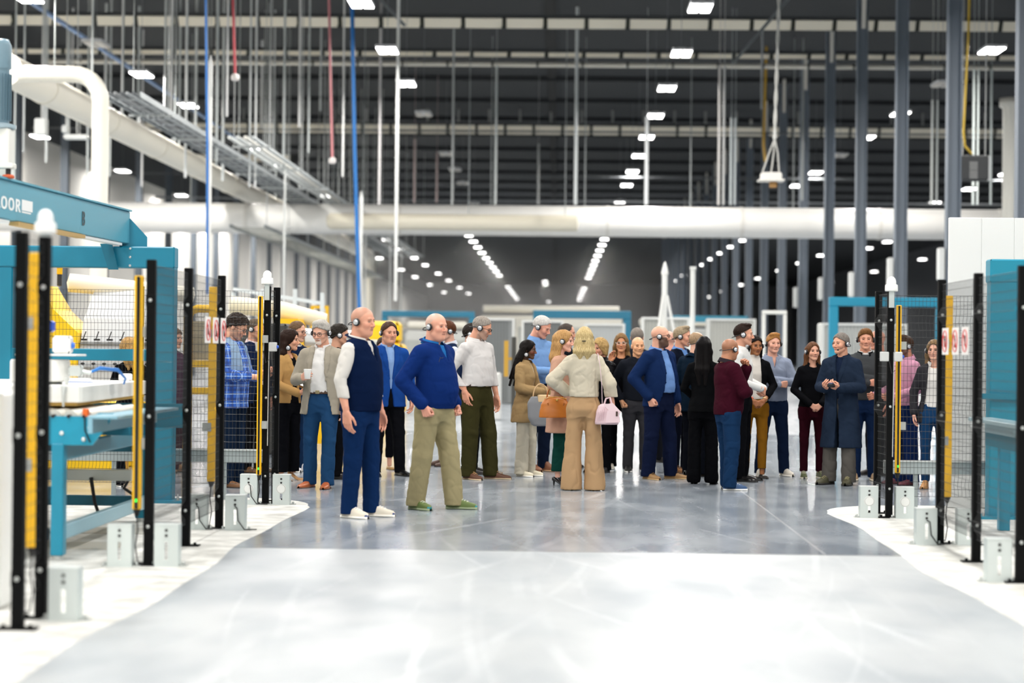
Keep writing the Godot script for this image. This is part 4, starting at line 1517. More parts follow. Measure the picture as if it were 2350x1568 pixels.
func switch_boxes(x: float, y: float, z: float, label: String):
	var o := thing("switch_box", label, "switch box", Vector3(x, y, z))
	for s in [-1.0, 1.0]:
		var g := Geo.new()
		g.box(Vector3(s * 0.06, 0, 0), Vector3(0.075, 0.085, 0.05), Color.WHITE, Basis.IDENTITY, 0.006)
		put("box", g.commit(), paint("c9cccb", 0.5), o)
	var k := Geo.new()
	k.ball(Vector3(0.105, 0, 0), Vector3(0.012, 0.016, 0.016))
	put("button", k.commit(), paint("1f57c8", 0.35), o)
	var c := Geo.new()
	c.tube([Vector3(-0.02, -0.04, 0.03), Vector3(0.0, -0.15, 0.04), Vector3(0.03, -0.12, 0.035)], [0.004, 0.004, 0.004], 6)
	put("cable", c.commit(), paint("161617", 0.6), o)
	var tube := Geo.new()
	tube.rod(Vector3(0.025, -0.04, 0.0), Vector3(0.02, -y + 0.55, 0.0), 0.004, 6)
	put("wire", tube.commit(), paint("c9cac8", 0.5), o)

# ------------------------------------------------------------------ left cell: gantry, conveyor, vacuum lifter
const TEAL := "0f7f9c"
func build_machine_left():
	# portal with the overhead beam
	var p := thing("teal_gantry", "tall teal portal frame standing in the left cell", "gantry", Vector3(0, 0.005, -18.62))
	var g := Geo.new()
	g.box(Vector3(-3.71, 1.195, 0), Vector3(0.24, 2.39, 0.18), Color.WHITE, Basis.IDENTITY, 0.012)
	put("post", g.commit(), paint(TEAL, 0.4), p)
	var g2 := Geo.new()
	g2.box(Vector3(-5.22, 1.1, 0), Vector3(0.22, 2.2, 0.18), Color.WHITE, Basis.IDENTITY, 0.012)
	put("post", g2.commit(), paint(TEAL, 0.4), p)
	var b := Geo.new()
	b.box(Vector3(-4.72, 2.29, 0.01), Vector3(2.27, 0.20, 0.20), Color.WHITE, Basis.IDENTITY, 0.012)
	put("crossbeam", b.commit(), paint(TEAL, 0.4), p)
	var lb := Geo.new()
	lb.box(Vector3(-4.47, 1.375, 0.03), Vector3(1.3, 0.11, 0.10), Color.WHITE, Basis.IDENTITY, 0.008)
	put("lower_beam", lb.commit(), paint(TEAL, 0.4), p)
	for x in [-3.71, -5.22]:
		var f := Geo.new()
		f.box(Vector3(x, 0.012, 0.02), Vector3(0.46, 0.024, 0.36))
		put("base_plate", f.commit(), paint(TEAL, 0.4), p)
		for s in [-0.19, 0.19]:
			var bo := Geo.new()
			bo.lathe([Vector2(0.014, 0.0), Vector2(0.014, 0.03), Vector2(0.007, 0.034), Vector2(0.007, 0.06), Vector2(0.001, 0.061)], Vector3(x + s, 0.024, 0.15), 8)
			put("anchor_bolt", bo.commit(), paint("bfc3c2", 0.3, 0.7), p)
	# hanger plate with bolts
	var hp := Geo.new()
	hp.slab(PackedVector2Array([Vector2(-0.20, 0.10), Vector2(-0.09, 0.10), Vector2(-0.03, -0.14), Vector2(-0.12, -0.14)]), Vector3(-4.07, 2.31, 0.16), Vector3(1, 0, 0), Vector3(0, 1, 0), 0.03)
	put("gusset", hp.commit(), paint("0b6b84", 0.4), p)
	for q in [[-4.00, 2.37], [-4.00, 2.29], [-4.00, 2.21], [-4.14, 2.21]]:
		var bo := Geo.new()
		bo.ball(Vector3(q[0], q[1], 0.118), Vector3(0.013, 0.013, 0.010), Color.WHITE, 10, 6)
		put("bolt", bo.commit(), paint("cfd3d2", 0.3, 0.7), p)
	# overhead beam running towards the camera
	var o := thing("overhead_beam", "long teal overhead beam with white lettering above the left cell", "beam", Vector3(-4.03, 2.41, -18.62), 0.0)
	o.rotation_degrees.y = -3.4
	var len := 8.0
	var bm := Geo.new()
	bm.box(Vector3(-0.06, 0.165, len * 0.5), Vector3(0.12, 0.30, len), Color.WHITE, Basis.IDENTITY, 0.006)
	put("web", bm.commit(), paint("5aa3b9", 0.3), o)  # paler than the teal paint, its glancing reflection put into the colour
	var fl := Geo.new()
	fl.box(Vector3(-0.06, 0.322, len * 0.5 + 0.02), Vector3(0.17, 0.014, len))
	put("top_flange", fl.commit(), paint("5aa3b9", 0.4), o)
	var rail := Geo.new()
	rail.box(Vector3(-0.03, -0.004, 0.85), Vector3(0.07, 0.022, 1.15))
	put("rail", rail.commit(), paint("e2e6e6", 0.35), o)
	var wood := Geo.new()
	wood.box(Vector3(-0.02, -0.004, 2.35), Vector3(0.08, 0.03, 1.75))
	put("packing_strip", wood.commit(), paint("b79a64", 0.7), o)
	var rail2 := Geo.new()
	rail2.box(Vector3(-0.03, -0.004, 5.2), Vector3(0.07, 0.022, 3.6))
	put("rail", rail2.commit(), paint("e2e6e6", 0.35), o)
	for s in [0.0, -0.13]:
		var gs := Geo.new()
		gs.slab(PackedVector2Array([Vector2(-0.20, -0.02), Vector2(0.06, -0.02), Vector2(0.06, 0.08), Vector2(-0.10, 0.25), Vector2(-0.12, 0.25)]), Vector3(0.04 + s * 0.1 + 0.06, 0, -0.02 + s * 0.3), Vector3(0, 0, -1).rotated(Vector3.UP, -1.25), Vector3(0, 1, 0), 0.014)
		put("end_gusset", gs.commit(), paint("0d7d98", 0.4), o)
	# lettering on the side that faces the aisle
	var tm := TextMesh.new()
	tm.text = "LOOR"
	var f := SystemFont.new()
	f.font_names = PackedStringArray(["Droid Sans"])
	f.font_weight = 700
	tm.font = f
	tm.font_size = 32
	tm.pixel_size = 0.0055
	tm.depth = 0.004
	var t := put("lettering", tm, paint("f2f5f5", 0.5), o, Vector3(0.003, 0.135, 3.43))
	t.rotation_degrees.y = 90.0
	t.scale = Vector3(1.25, 0.78, 1.0)
	var wb := Geo.new()
	wb.box(Vector3(0.002, 0.15, 2.98), Vector3(0.004, 0.085, 0.26))
	wb.box(Vector3(0.002, 0.095, 3.0), Vector3(0.004, 0.012, 0.22))
	put("white_label", wb.commit(), paint("f2f5f5", 0.5), o)
	var tb := TextMesh.new()
	tb.text = "B"
	tb.font = f
	tb.font_size = 32
	tb.pixel_size = 0.0055
	tb.depth = 0.003
	var t2 := put("mark", tb, paint("3a4a50", 0.6), o, Vector3(0.003, 0.15, 1.48))
	t2.rotation_degrees.y = 90.0
	t2.scale = Vector3(0.9, 0.95, 1.0)
	# motor on top of the beam
	var m := thing("drive_motor", "blue-grey finned motor standing on the teal overhead beam", "motor", Vector3(-4.36, 2.74, -15.35))
	var mh := Geo.new()
	mh.box(Vector3(0.02, 0.20, 0), Vector3(0.18, 0.40, 0.18), Color.WHITE, Basis.IDENTITY, 0.01)
	put("gearbox", mh.commit(), paint("e8e8e2", 0.5), m)
	var mf := Geo.new()
	mf.tube([Vector3(0, 0.40, 0), Vector3(0, 0.425, 0)], [0.14, 0.14], 18)
	put("flange", mf.commit(), paint("9fb3bd", 0.4), m)
	var mb := Geo.new()
	mb.lathe([Vector2(0.085, 0.43), Vector2(0.085, 0.86), Vector2(0.098, 0.865), Vector2(0.098, 1.04), Vector2(0.075, 1.09), Vector2(0.001, 1.10)], Vector3.ZERO, 20)
	put("casing", mb.commit(), paint("6f8b99", 0.4), m)
	var fin := Geo.new()
	fin.box(Vector3(0.09, 0.64, 0), Vector3(0.022, 0.36, 0.006))
	var finm := fin.commit()
	for k in 20:
		var n := put("fin", finm, paint("5d7886", 0.4), m)
		n.rotation_degrees.y = k * 18.0
	var ft := thing("rubber_buffer", "orange rubber buffer on the teal overhead beam", "buffer", Vector3(-4.22, 2.735, -15.15))
	var fb := Geo.new()
	fb.lathe([Vector2(0.001, 0.0), Vector2(0.045, 0.002), Vector2(0.05, 0.012), Vector2(0.04, 0.028), Vector2(0.02, 0.03)], Vector3.ZERO, 14)
	put("pad", fb.commit(), paint("c4562a", 0.6), ft)
	var fs := Geo.new()
	fs.rod(Vector3(0, 0.028, 0), Vector3(0, 0.075, 0), 0.02, 10)
	put("stud", fs.commit(), paint("2a2624", 0.5), ft)
	var arm := Geo.new()
	arm.box(Vector3(-4.30, 2.83, -15.15), Vector3(0.26, 0.04, 0.10), Color.WHITE, Basis.IDENTITY, 0.006)
	tag(put("support_arm", arm.commit(), paint("e6e6e0", 0.5)), "white support arm above the orange buffer", "bracket")
	# ---- conveyor
	var c := thing("roller_conveyor", "teal roller conveyor on legs in the left cell", "conveyor", Vector3(0, 0.005, 0))
	var fp := Geo.new()
	fp.slab(PackedVector2Array([Vector2(-4.9, 0.78), Vector2(-3.14, 0.78), Vector2(-3.03, 0.93), Vector2(-3.00, 1.0), Vector2(-3.10, 1.0), Vector2(-3.15, 0.975), Vector2(-4.9, 0.975)]), Vector3(0, 0, -13.42), Vector3(1, 0, 0), Vector3(0, 1, 0), 0.02)
	put("front_plate", fp.commit(), paint("0e93b3", 0.4), c)
	for q in [[-3.35, 0.86], [-3.16, 0.90], [-3.46, 0.82], [-3.20, 0.82]]:
		var bo := Geo.new()
		bo.ball(Vector3(q[0], q[1], -13.405), Vector3(0.016, 0.016, 0.01), Color.WHITE, 10, 6)
		put("bolt", bo.commit(), paint("e0e4e4", 0.3, 0.5), c)
	var ro := Geo.new()
	ro.tube([Vector3(0, 0, -13.46), Vector3(0, 0, -14.95)], [0.042, 0.042], 14)
	var rom := ro.commit()
	var ax := Geo.new()
	ax.tube([Vector3(0, 0, -13.40), Vector3(0, 0, -13.47)], [0.012, 0.012], 8)
	var axm := ax.commit()
	for k in 16:
		var r := put("roller", rom, paint("d9d8d0", 0.35, 0.3), c, Vector3(-3.20 - k * 0.105, 0.975, 0))
		put("axle", axm, paint("17181a", 0.5), r)
	for z in [-15.0, -16.55]:
		var bp := Geo.new()
		bp.box(Vector3(-4.0, 0.88, z), Vector3(1.8, 0.20, 0.03))
		put("rear_plate", bp.commit(), paint("0c6e88", 0.45), c)
	var er := Geo.new()
	er.box(Vector3(-2.97, 0.985, -14.0), Vector3(0.20, 0.02, 2.1), Color.WHITE, Basis.IDENTITY, 0.004)
	er.box(Vector3(-3.05, 0.93, -14.0), Vector3(0.03, 0.10, 2.1))
	put("end_rail", er.commit(), paint("86b4c6", 0.3), c)
	for q in [[-3.375, -13.45], [-3.45, -16.5], [-4.9, -13.45], [-4.9, -16.5]]:
		var lg := Geo.new()
		lg.box(Vector3(q[0], 0.41, q[1]), Vector3(0.085, 0.76, 0.10), Color.WHITE, Basis.IDENTITY, 0.006)
		put("leg", lg.commit(), paint("1689a8", 0.4), c)
		var ft2 := Geo.new()
		ft2.rod(Vector3(q[0], 0.0, q[1]), Vector3(q[0], 0.04, q[1]), 0.035, 10)
		put("foot", ft2.commit(), paint("cfd2d0", 0.4, 0.5), c)
	for y in [[0.72, 0.11, "3f8298"], [0.17, 0.10, "7aa9ba"]]:
		for x in [-3.40, -4.9]:
			var sr := Geo.new()
			sr.box(Vector3(x, y[0], -14.97), Vector3(0.06, y[1], 2.96), Color.WHITE, Basis.IDENTITY, 0.005)
			put("side_rail", sr.commit(), paint(y[2], 0.35), c)
	for q in [[0.62, -16.5], [0.17, -16.5], [0.17, -13.45], [0.45, -13.5]]:
		var cr := Geo.new()
		cr.box(Vector3(-4.15, q[0], q[1]), Vector3(1.42, 0.085, 0.05), Color.WHITE, Basis.IDENTITY, 0.005)
		put("cross_rail", cr.commit(), paint("0b5a70", 0.45), c)  # darker teal carries the shade under the conveyor in its colour
	var ch := Geo.new()
	ch.box(Vector3(-4.2, 0.42, -15.9), Vector3(1.6, 0.09, 0.06), Color.WHITE, Basis.IDENTITY, 0.005)
	put("cable_channel", ch.commit(), paint("b9bdb8", 0.4, 0.5), c)
	var sn := Geo.new()
	sn.box(Vector3(-3.19, 1.0, -13.42), Vector3(0.04, 0.055, 0.04), Color.WHITE, Basis.IDENTITY, 0.004)
	var snm := put("sensor", sn.commit(), paint("e0661c", 0.5), c)
	var sc := Geo.new()
	sc.tube([Vector3(-3.19, 0.97, -13.39), Vector3(-3.185, 0.88, -13.38), Vector3(-3.15, 0.80, -13.385)], [0.006, 0.006, 0.006], 6)
	put("sensor_cable", sc.commit(), paint("141516", 0.6), snm)
	for q in [[[-3.72, 0.40, -15.85], [-3.70, 0.2, -15.9], [-3.66, 0.02, -16.0]], [[-3.52, 0.38, -16.4], [-3.58, 0.28, -16.42], [-3.50, 0.22, -16.45]]]:
		var cg := Geo.new()
		cg.tube([v3(q[0]), v3(q[1]), v3(q[2])], [0.016, 0.014, 0.014], 8)
		put("loom", cg.commit(), paint("141516", 0.6), c)
	# floor plates under the conveyor
	var fk := 0
	for q in [[-3.9, -14.4], [-3.9, -15.6]]:
		var fgm := Geo.new()
		fgm.box(Vector3(q[0], 0.008, q[1]), Vector3(1.5, 0.006, 0.5))
		tag(put("floor_plate", fgm.commit(), paint("b8b5ab", 0.6)), "grey steel strip on the floor under the conveyor's %s half" % ["near", "far"][fk], "floor plate")
		fk += 1
	# ---- white board lifted by the vacuum head
	var s := Geo.new()
	s.slab(PackedVector2Array([Vector2(-4.9, 13.75), Vector2(-3.32, 13.75), Vector2(-3.30, 13.78), Vector2(-3.42, 16.55), Vector2(-4.9, 16.55)]), Vector3(0, 1.12, 0), Vector3(1, 0, 0), Vector3(0, 0, -1), 0.11)
	var so := thing("suction_table", "thick white suction table above the roller conveyor", "suction table", Vector3(0, 0, 0))
	put("board", s.commit(), paint("e9eae7", 0.45), so)
	var u := Geo.new()
	u.slab(PackedVector2Array([Vector2(-4.9, 13.78), Vector2(-3.34, 13.78), Vector2(-3.44, 16.52), Vector2(-4.9, 16.52)]), Vector3(0, 1.052, 0), Vector3(1, 0, 0), Vector3(0, 0, -1), 0.025)
	put("foam_underside", u.commit(), paint("c9a45a", 0.9), so)
	var lipg := Geo.new()
	lipg.box(Vector3(-3.55, 1.205, -16.3), Vector3(0.10, 0.06, 0.08), Color.WHITE, Basis.IDENTITY, 0.01)
	put("lug", lipg.commit(), paint("ecedea", 0.45), so)
	var rail3 := Geo.new()
	rail3.box(Vector3(-3.9, 1.19, -15.5), Vector3(0.5, 0.035, 0.06), Color.WHITE, Basis.IDENTITY, 0.006)
	put("edge_rail", rail3.commit(), paint("dfe4e4", 0.4), so)
	for q in [[-3.80, -14.5, 0.30], [-3.68, -15.3, 0.2]]:
		var bl := Geo.new()
		bl.box(Vector3(q[0], 1.178, q[1]), Vector3(q[2], 0.006, 0.03))
		put("blue_strip", bl.commit(), paint("1f55b8", 0.5), so)
	var v := thing("vacuum_head", "white round vacuum head with blue cap and hoses on the suction table", "vacuum head", Vector3(-3.72, 1.175, -14.55))
	var dg := Geo.new()
	dg.lathe([Vector2(0.001, 0.02), Vector2(0.20, 0.02), Vector2(0.215, 0.03), Vector2(0.215, 0.165), Vector2(0.205, 0.18), Vector2(0.001, 0.18)], Vector3(-0.08, 0, 0), 28)
	put("drum", dg.commit(), paint("f0f0ed", 0.4), v)
	var ft3 := Geo.new()
	ft3.lathe([Vector2(0.16, 0.0), Vector2(0.16, 0.02)], Vector3(-0.08, 0, 0), 24)
	put("foot_ring", ft3.commit(), paint("7b8076", 0.6), v)
	var tpg := Geo.new()
	tpg.box(Vector3(0.0, 0.215, 0.02), Vector3(0.46, 0.014, 0.30), Color.WHITE, Basis.IDENTITY, 0.004)
	put("top_plate", tpg.commit(), paint("eceae6", 0.45), v)
	var cbx := Geo.new()
	cbx.box(Vector3(0.11, 0.29, 0.10), Vector3(0.13, 0.13, 0.11), Color.WHITE, Basis.IDENTITY, 0.015)
	var cb := put("control_box", cbx.commit(), paint("eeeeec", 0.45), v)
	var kn := Geo.new()
	kn.lathe([Vector2(0.001, 0.02), Vector2(0.02, 0.018), Vector2(0.024, 0.0)], Vector3(0.178, 0.285, 0.10), 14, Color.WHITE, Basis(Vector3(0, 1, 0), Vector3(1, 0, 0), Vector3(0, 0, -1)))
	put("button", kn.commit(), paint("3f7ce0", 0.35), cb)
	var cyl := Geo.new()
	cyl.box(Vector3(-0.08, 0.32, -0.05), Vector3(0.10, 0.22, 0.10), Color.WHITE, Basis.IDENTITY, 0.015)
	put("valve_body", cyl.commit(), paint("b9bdbd", 0.4), v)
	var cap := Geo.new()
	cap.box(Vector3(-0.06, 0.425, -0.05), Vector3(0.13, 0.085, 0.12), Color.WHITE, Basis.IDENTITY, 0.015)
	put("blue_cap", cap.commit(), paint("1c4fc0", 0.4), v)
	var fit := Geo.new()
	fit.box(Vector3(0.20, 0.10, 0.06), Vector3(0.10, 0.08, 0.08), Color.WHITE, Basis.IDENTITY, 0.012)
	fit.rod(Vector3(0.22, 0.10, 0.06), Vector3(0.31, 0.085, 0.06), 0.014, 8)
	put("fitting", fit.commit(), paint("d3dad8", 0.3, 0.3), v)
	for q in [0.0, 0.012]:
		var hz := Geo.new()
		hz.tube([Vector3(0.29, 0.085, 0.06), Vector3(0.36, 0.115 + q, 0.0), Vector3(0.44, 0.10 + q, -0.25), Vector3(0.46, 0.04, -0.42), Vector3(0.44, 0.0, -0.45)], fill(0.008, 5), 8)
		put("blue_hose", hz.commit(), paint("2f86dd", 0.4), v)
	# clamp arm in front
	var k2 := thing("hand_clamp", "grey clamp hanging over the front edge of the suction table", "clamp", Vector3(-3.42, 1.175, -13.84))
	var k3 := Geo.new()
	k3.lathe([Vector2(0.001, 0.02), Vector2(0.05, 0.018), Vector2(0.055, 0.008), Vector2(0.03, -0.0)], Vector3(0, -0.01, 0.03), 14)
	k3.rod(Vector3(0, 0.0, 0.03), Vector3(0, 0.06, 0.03), 0.014, 8)
	put("knob", k3.commit(), paint("d2d6d3", 0.35, 0.2), k2)
	var k4 := Geo.new()
	k4.tube([Vector3(0, -0.01, 0.10), Vector3(0, -0.06, 0.115), Vector3(0, -0.14, 0.115)], [0.02, 0.012, 0.008], 8)
	k4.box(Vector3(0, -0.004, 0.07), Vector3(0.03, 0.012, 0.09))
	put("finger", k4.commit(), paint("c2c7c6", 0.35, 0.3), k2)
	# white cabinets at the left edge
	var w := thing("control_cabinet", "white louvred control cabinet at the left edge", "cabinet", Vector3(-3.35, 0.005, -11.1))
	var wg := Geo.new()
	wg.box(Vector3(0, 0.595, 0), Vector3(0.62, 1.19, 0.5), Color.WHITE, Basis.IDENTITY, 0.015)
	put("body", wg.commit(), paint("eceeec", 0.5), w)
	var wd := Geo.new()
	wd.box(Vector3(-0.02, 0.45, 0.255), Vector3(0.60, 0.86, 0.02), Color.WHITE, Basis.IDENTITY, 0.006)
	put("door", wd.commit(), paint("f0f1ef", 0.5), w)
	var lv := Geo.new()
	lv.box(Vector3(0.10, 0, 0.268), Vector3(0.34, 0.012, 0.012))
	var lvm := lv.commit()
	for j in 7:
		put("louvre", lvm, paint("d5d8d6", 0.5), w, Vector3(0, 0.62 + j * 0.03, 0))
	# ---- yellow and grey machine behind the cell
	var y := thing("edge_machine", "long yellow and grey machine with black clamps behind the left cell", "machine", Vector3(0, 0, -24.4))
	var yb := Geo.new()
	yb.slab(PackedVector2Array([Vector2(-7.4, 0.0), Vector2(-5.80, 0.0), Vector2(-5.80, 1.62), Vector2(-6.10, 1.90), Vector2(-6.28, 2.20), Vector2(-7.4, 2.20)]), Vector3.ZERO, Vector3(1, 0, 0), Vector3(0, 1, 0), 0.9)
	put("yellow_end", yb.commit(), paint("f5c800", 0.45), y)
	var gb := Geo.new()
	gb.slab(PackedVector2Array([Vector2(0.45, 0.6), Vector2(0.45, 1.30), Vector2(0.30, 1.62), Vector2(0.20, 1.80), Vector2(-0.4, 2.2), Vector2(-0.9, 2.2), Vector2(-0.9, 0.6)]), Vector3(-5.35, 0, 0), Vector3(0, 0, 1), Vector3(0, 1, 0), 0.88)
	put("hood", gb.commit(), paint("c3c6c8", 0.4), y)
	var gl := Geo.new()
	gl.box(Vector3(-5.35, 0.3, 0), Vector3(0.88, 0.6, 0.8), Color.WHITE, Basis.IDENTITY, 0.02)
	put("plinth", gl.commit(), paint("e0b400", 0.5), y)
	for r in 3:
		var pn := Geo.new()
		pn.box(Vector3(-5.35, [1.50, 1.22, 0.98][r], [0.38, 0.47, 0.48][r]), Vector3(0.86, 0.03, 0.05))
		put("ledge", pn.commit(), paint("a9adb0", 0.4), y)
	var cl := Geo.new()
	cl.bar(Vector3(0.03, 0.09, 0), Vector3(0, 0, 0.01), 0.012, 0.012)
	cl.box(Vector3(0.015, -0.01, 0.02), Vector3(0.07, 0.022, 0.04))
	var clm := cl.commit()
	for k in 6:
		put("clamp", clm, paint("17181a", 0.5), y, Vector3(-5.74 + k * 0.155, 1.55, 0.42))
	var cl2 := Geo.new()
	cl2.ball(Vector3.ZERO, Vector3(0.026, 0.015, 0.02))
	cl2.rod(Vector3.ZERO, Vector3(0, -0.05, 0), 0.006, 6)
	var cl2m := cl2.commit()
	for k in 7:
		put("knob", cl2m, paint("17181a", 0.5), y, Vector3(-5.73 + k * 0.13, 1.25, 0.49))
	var mt := Geo.new()
	mt.lathe([Vector2(0.16, 0), Vector2(0.16, 0.16), Vector2(0.10, 0.24), Vector2(0.001, 0.26)], Vector3(-6.55, 2.20, 0), 18)
	put("white_hood", mt.commit(), paint("e9e7dd", 0.45), y)
	var sg := Geo.new()
	sg.tube([Vector3(-6.1, 2.25, -0.3), Vector3(-4.6, 2.12, -0.6)], [0.12, 0.10], 14)
	put("cover", sg.commit(), paint("e6e2d2", 0.45), y)
	var st := Geo.new()
	st.rod(Vector3(-6.12, 2.2, 0.1), Vector3(-6.12, 2.34, 0.1), 0.03, 10)
	put("lamp_stem", st.commit(), paint("26272a", 0.5), y)
	for q in [[2.34, "e0ae00"], [2.42, "8e2530"]]:
		var sl := Geo.new()
		sl.tube([Vector3(-6.12, q[0], 0.1), Vector3(-6.12, q[0] + 0.075, 0.1)], [0.036, 0.036], 12)
		put("lamp_stage", sl.commit(), paint(q[1], 0.4), y)
	# low yellow base in front of it
	var yl := thing("machine_pedestal", "low yellow machine base below the suction table", "machine", Vector3(0, 0, -22.2))
	var y1 := Geo.new()
	y1.box(Vector3(-5.6, 0.42, 0), Vector3(1.5, 0.84, 0.6), Color.WHITE, Basis.IDENTITY, 0.02)
	put("base", y1.commit(), paint("f2c300", 0.45), yl)
	var y2 := Geo.new()
	y2.box(Vector3(-4.62, 0.42, -0.1), Vector3(0.09, 0.84, 0.4))
	put("foot", y2.commit(), paint("f2c300", 0.45), yl)
	var y3 := Geo.new()
	y3.box(Vector3(-4.8, 0.78, -0.1), Vector3(0.4, 0.08, 0.4))
	put("link", y3.commit(), paint("3a3b3c", 0.5), yl)
	# yellow guard frame behind the left fence
	var yf := thing("guard_loop", "yellow rounded guard frame behind the teal post", "guard frame", Vector3(-4.55, 0, -25.6))
	var yg := Geo.new()
	yg.tube([Vector3(-0.22, 0, 0), Vector3(-0.22, 1.85, 0), Vector3(-0.18, 1.93, 0), Vector3(-0.1, 1.96, 0), Vector3(0.10, 1.96, 0), Vector3(0.16, 1.93, 0), Vector3(0.19, 1.85, 0), Vector3(0.19, 0, 0)], fill(0.055, 8), 10)
	put("loop", yg.commit(), paint("efbe06", 0.45), yf)
	for yy in [0.9, 1.25]:
		var yb2 := Geo.new()
		yb2.box(Vector3(-0.02, yy, 0), Vector3(0.36, 0.09, 0.06), Color.WHITE, Basis.IDENTITY, 0.01)
		put("crossbar", yb2.commit(), paint("efbe06", 0.45), yf)
	var grc := Geo.new()
	grc.box(Vector3(-0.02, 1.55, -0.05), Vector3(0.30, 0.5, 0.04))
	put("backing", grc.commit(), paint("b3aa90", 0.6), yf)

# ------------------------------------------------------------------ right cell
func build_machine_right():
	var p := thing("teal_gantry", "teal portal frame standing in the right cell", "gantry", Vector3(0, 0.005, -17.95))
	var g := Geo.new()
	g.box(Vector3(3.99, 1.10, 0), Vector3(0.26, 2.2, 0.18), Color.WHITE, Basis.IDENTITY, 0.012)
	put("post", g.commit(), paint("0f8aa6", 0.4), p)
	var b := Geo.new()
	b.box(Vector3(4.85, 2.21, 0.0), Vector3(2.0, 0.21, 0.20), Color.WHITE, Basis.IDENTITY, 0.012)
	put("crossbeam", b.commit(), paint("0f8aa6", 0.4), p)
	var g2 := Geo.new()
	g2.box(Vector3(5.7, 1.05, 0), Vector3(0.24, 2.1, 0.18), Color.WHITE, Basis.IDENTITY, 0.012)
	put("post", g2.commit(), paint("0f8aa6", 0.4), p)
	var lb := Geo.new()
	lb.box(Vector3(4.85, 1.25, 0.02), Vector3(1.5, 0.10, 0.08), Color.WHITE, Basis.IDENTITY, 0.008)
	put("lower_beam", lb.commit(), paint("0f8aa6", 0.4), p)
	for x in [3.99, 5.7]:
		var f := Geo.new()
		f.box(Vector3(x, 0.012, 0.02), Vector3(0.48, 0.024, 0.36))
		put("base_plate", f.commit(), paint("0f8aa6", 0.4), p)
		for s in [-0.19, 0.19]:
			var bo := Geo.new()
			bo.lathe([Vector2(0.014, 0.0), Vector2(0.014, 0.03), Vector2(0.007, 0.034), Vector2(0.007, 0.06), Vector2(0.001, 0.061)], Vector3(x + s, 0.024, 0.15), 8)
			put("anchor_bolt", bo.commit(), paint("bfc3c2", 0.3, 0.7), p)
	var br := Geo.new()
	br.box(Vector3(3.98, 1.09, 0.12), Vector3(0.50, 0.05, 0.06))
	put("clip_bar", br.commit(), paint("0d7d98", 0.4), p)
	# conveyor side rail beside the post
	var c := thing("conveyor_rail", "grey and teal conveyor side rail at the right edge", "conveyor", Vector3(0, 0.005, 0))
	var r := Geo.new()
	r.box(Vector3(3.55, 0.92, -15.5), Vector3(0.20, 0.03, 2.6), Color.WHITE, Basis.IDENTITY, 0.005)
	r.box(Vector3(3.62, 0.86, -15.5), Vector3(0.06, 0.10, 2.6))
	put("rail", r.commit(), paint("9db9c2", 0.3), c)
	var r2 := Geo.new()
	r2.box(Vector3(3.62, 0.76, -15.5), Vector3(0.05, 0.12, 2.6))
	put("skirt", r2.commit(), paint("0f6a80", 0.4), c)
	for z in [-14.35, -16.65]:
		var lg := Geo.new()
		lg.box(Vector3(3.72, 0.40, z), Vector3(0.09, 0.80, 0.09), Color.WHITE, Basis.IDENTITY, 0.006)
		put("leg", lg.commit(), paint("0f7f9c", 0.4), c)
	# white screen behind the back fence, made of upright panels
	var w := thing("white_screen", "tall white machine screen of upright panels at the right edge", "machine screen", Vector3(0, 0.005, -19.05))
	for k in 9:
		var pg := Geo.new()
		pg.box(Vector3(3.715 + 0.15 + k * 0.31, 1.385, 0), Vector3(0.309, 2.76, 0.05), Color.WHITE, Basis.IDENTITY, 0.006)
		put("panel", pg.commit(), paint("e6e8e7", 0.5), w)
	var fr := Geo.new()
	fr.box(Vector3(5.1, 1.38, -0.04), Vector3(2.76, 2.74, 0.03))
	put("backing", fr.commit(), paint("d9dbda", 0.5), w)

# ------------------------------------------------------------------ people
# Reference figure: 1.75 m tall, faces +z, its left hand side is +x; every person is this figure re-proportioned and scaled.
var skin_mat: StandardMaterial3D
var heads := {}
var hands := {}
var shoes := {}
var fold_noise: FastNoiseLite

func people_setup():
	skin_mat = StandardMaterial3D.new()
	skin_mat.vertex_color_use_as_albedo = true
	skin_mat.roughness = 0.5
	fold_noise = FastNoiseLite.new()
	fold_noise.seed = 7
	fold_noise.noise_type = FastNoiseLite.TYPE_SIMPLEX_SMOOTH
	fold_noise.frequency = 1.0
	fold_noise.fractal_octaves = 2
	for kind in ["man", "stout", "woman"]:
		heads[kind] = head_template(kind)
	for pose in ["relaxed", "grip", "fist", "flat"]:
		hands[pose] = hand_template(pose)
	for kind in ["sneaker", "dress", "boot", "pump", "slipper"]:
		shoes[kind] = shoe_meshes(kind)

func finish(t: Dictionary) -> Dictionary:
	t.n = normals_of(t.v, t.i)
	return t

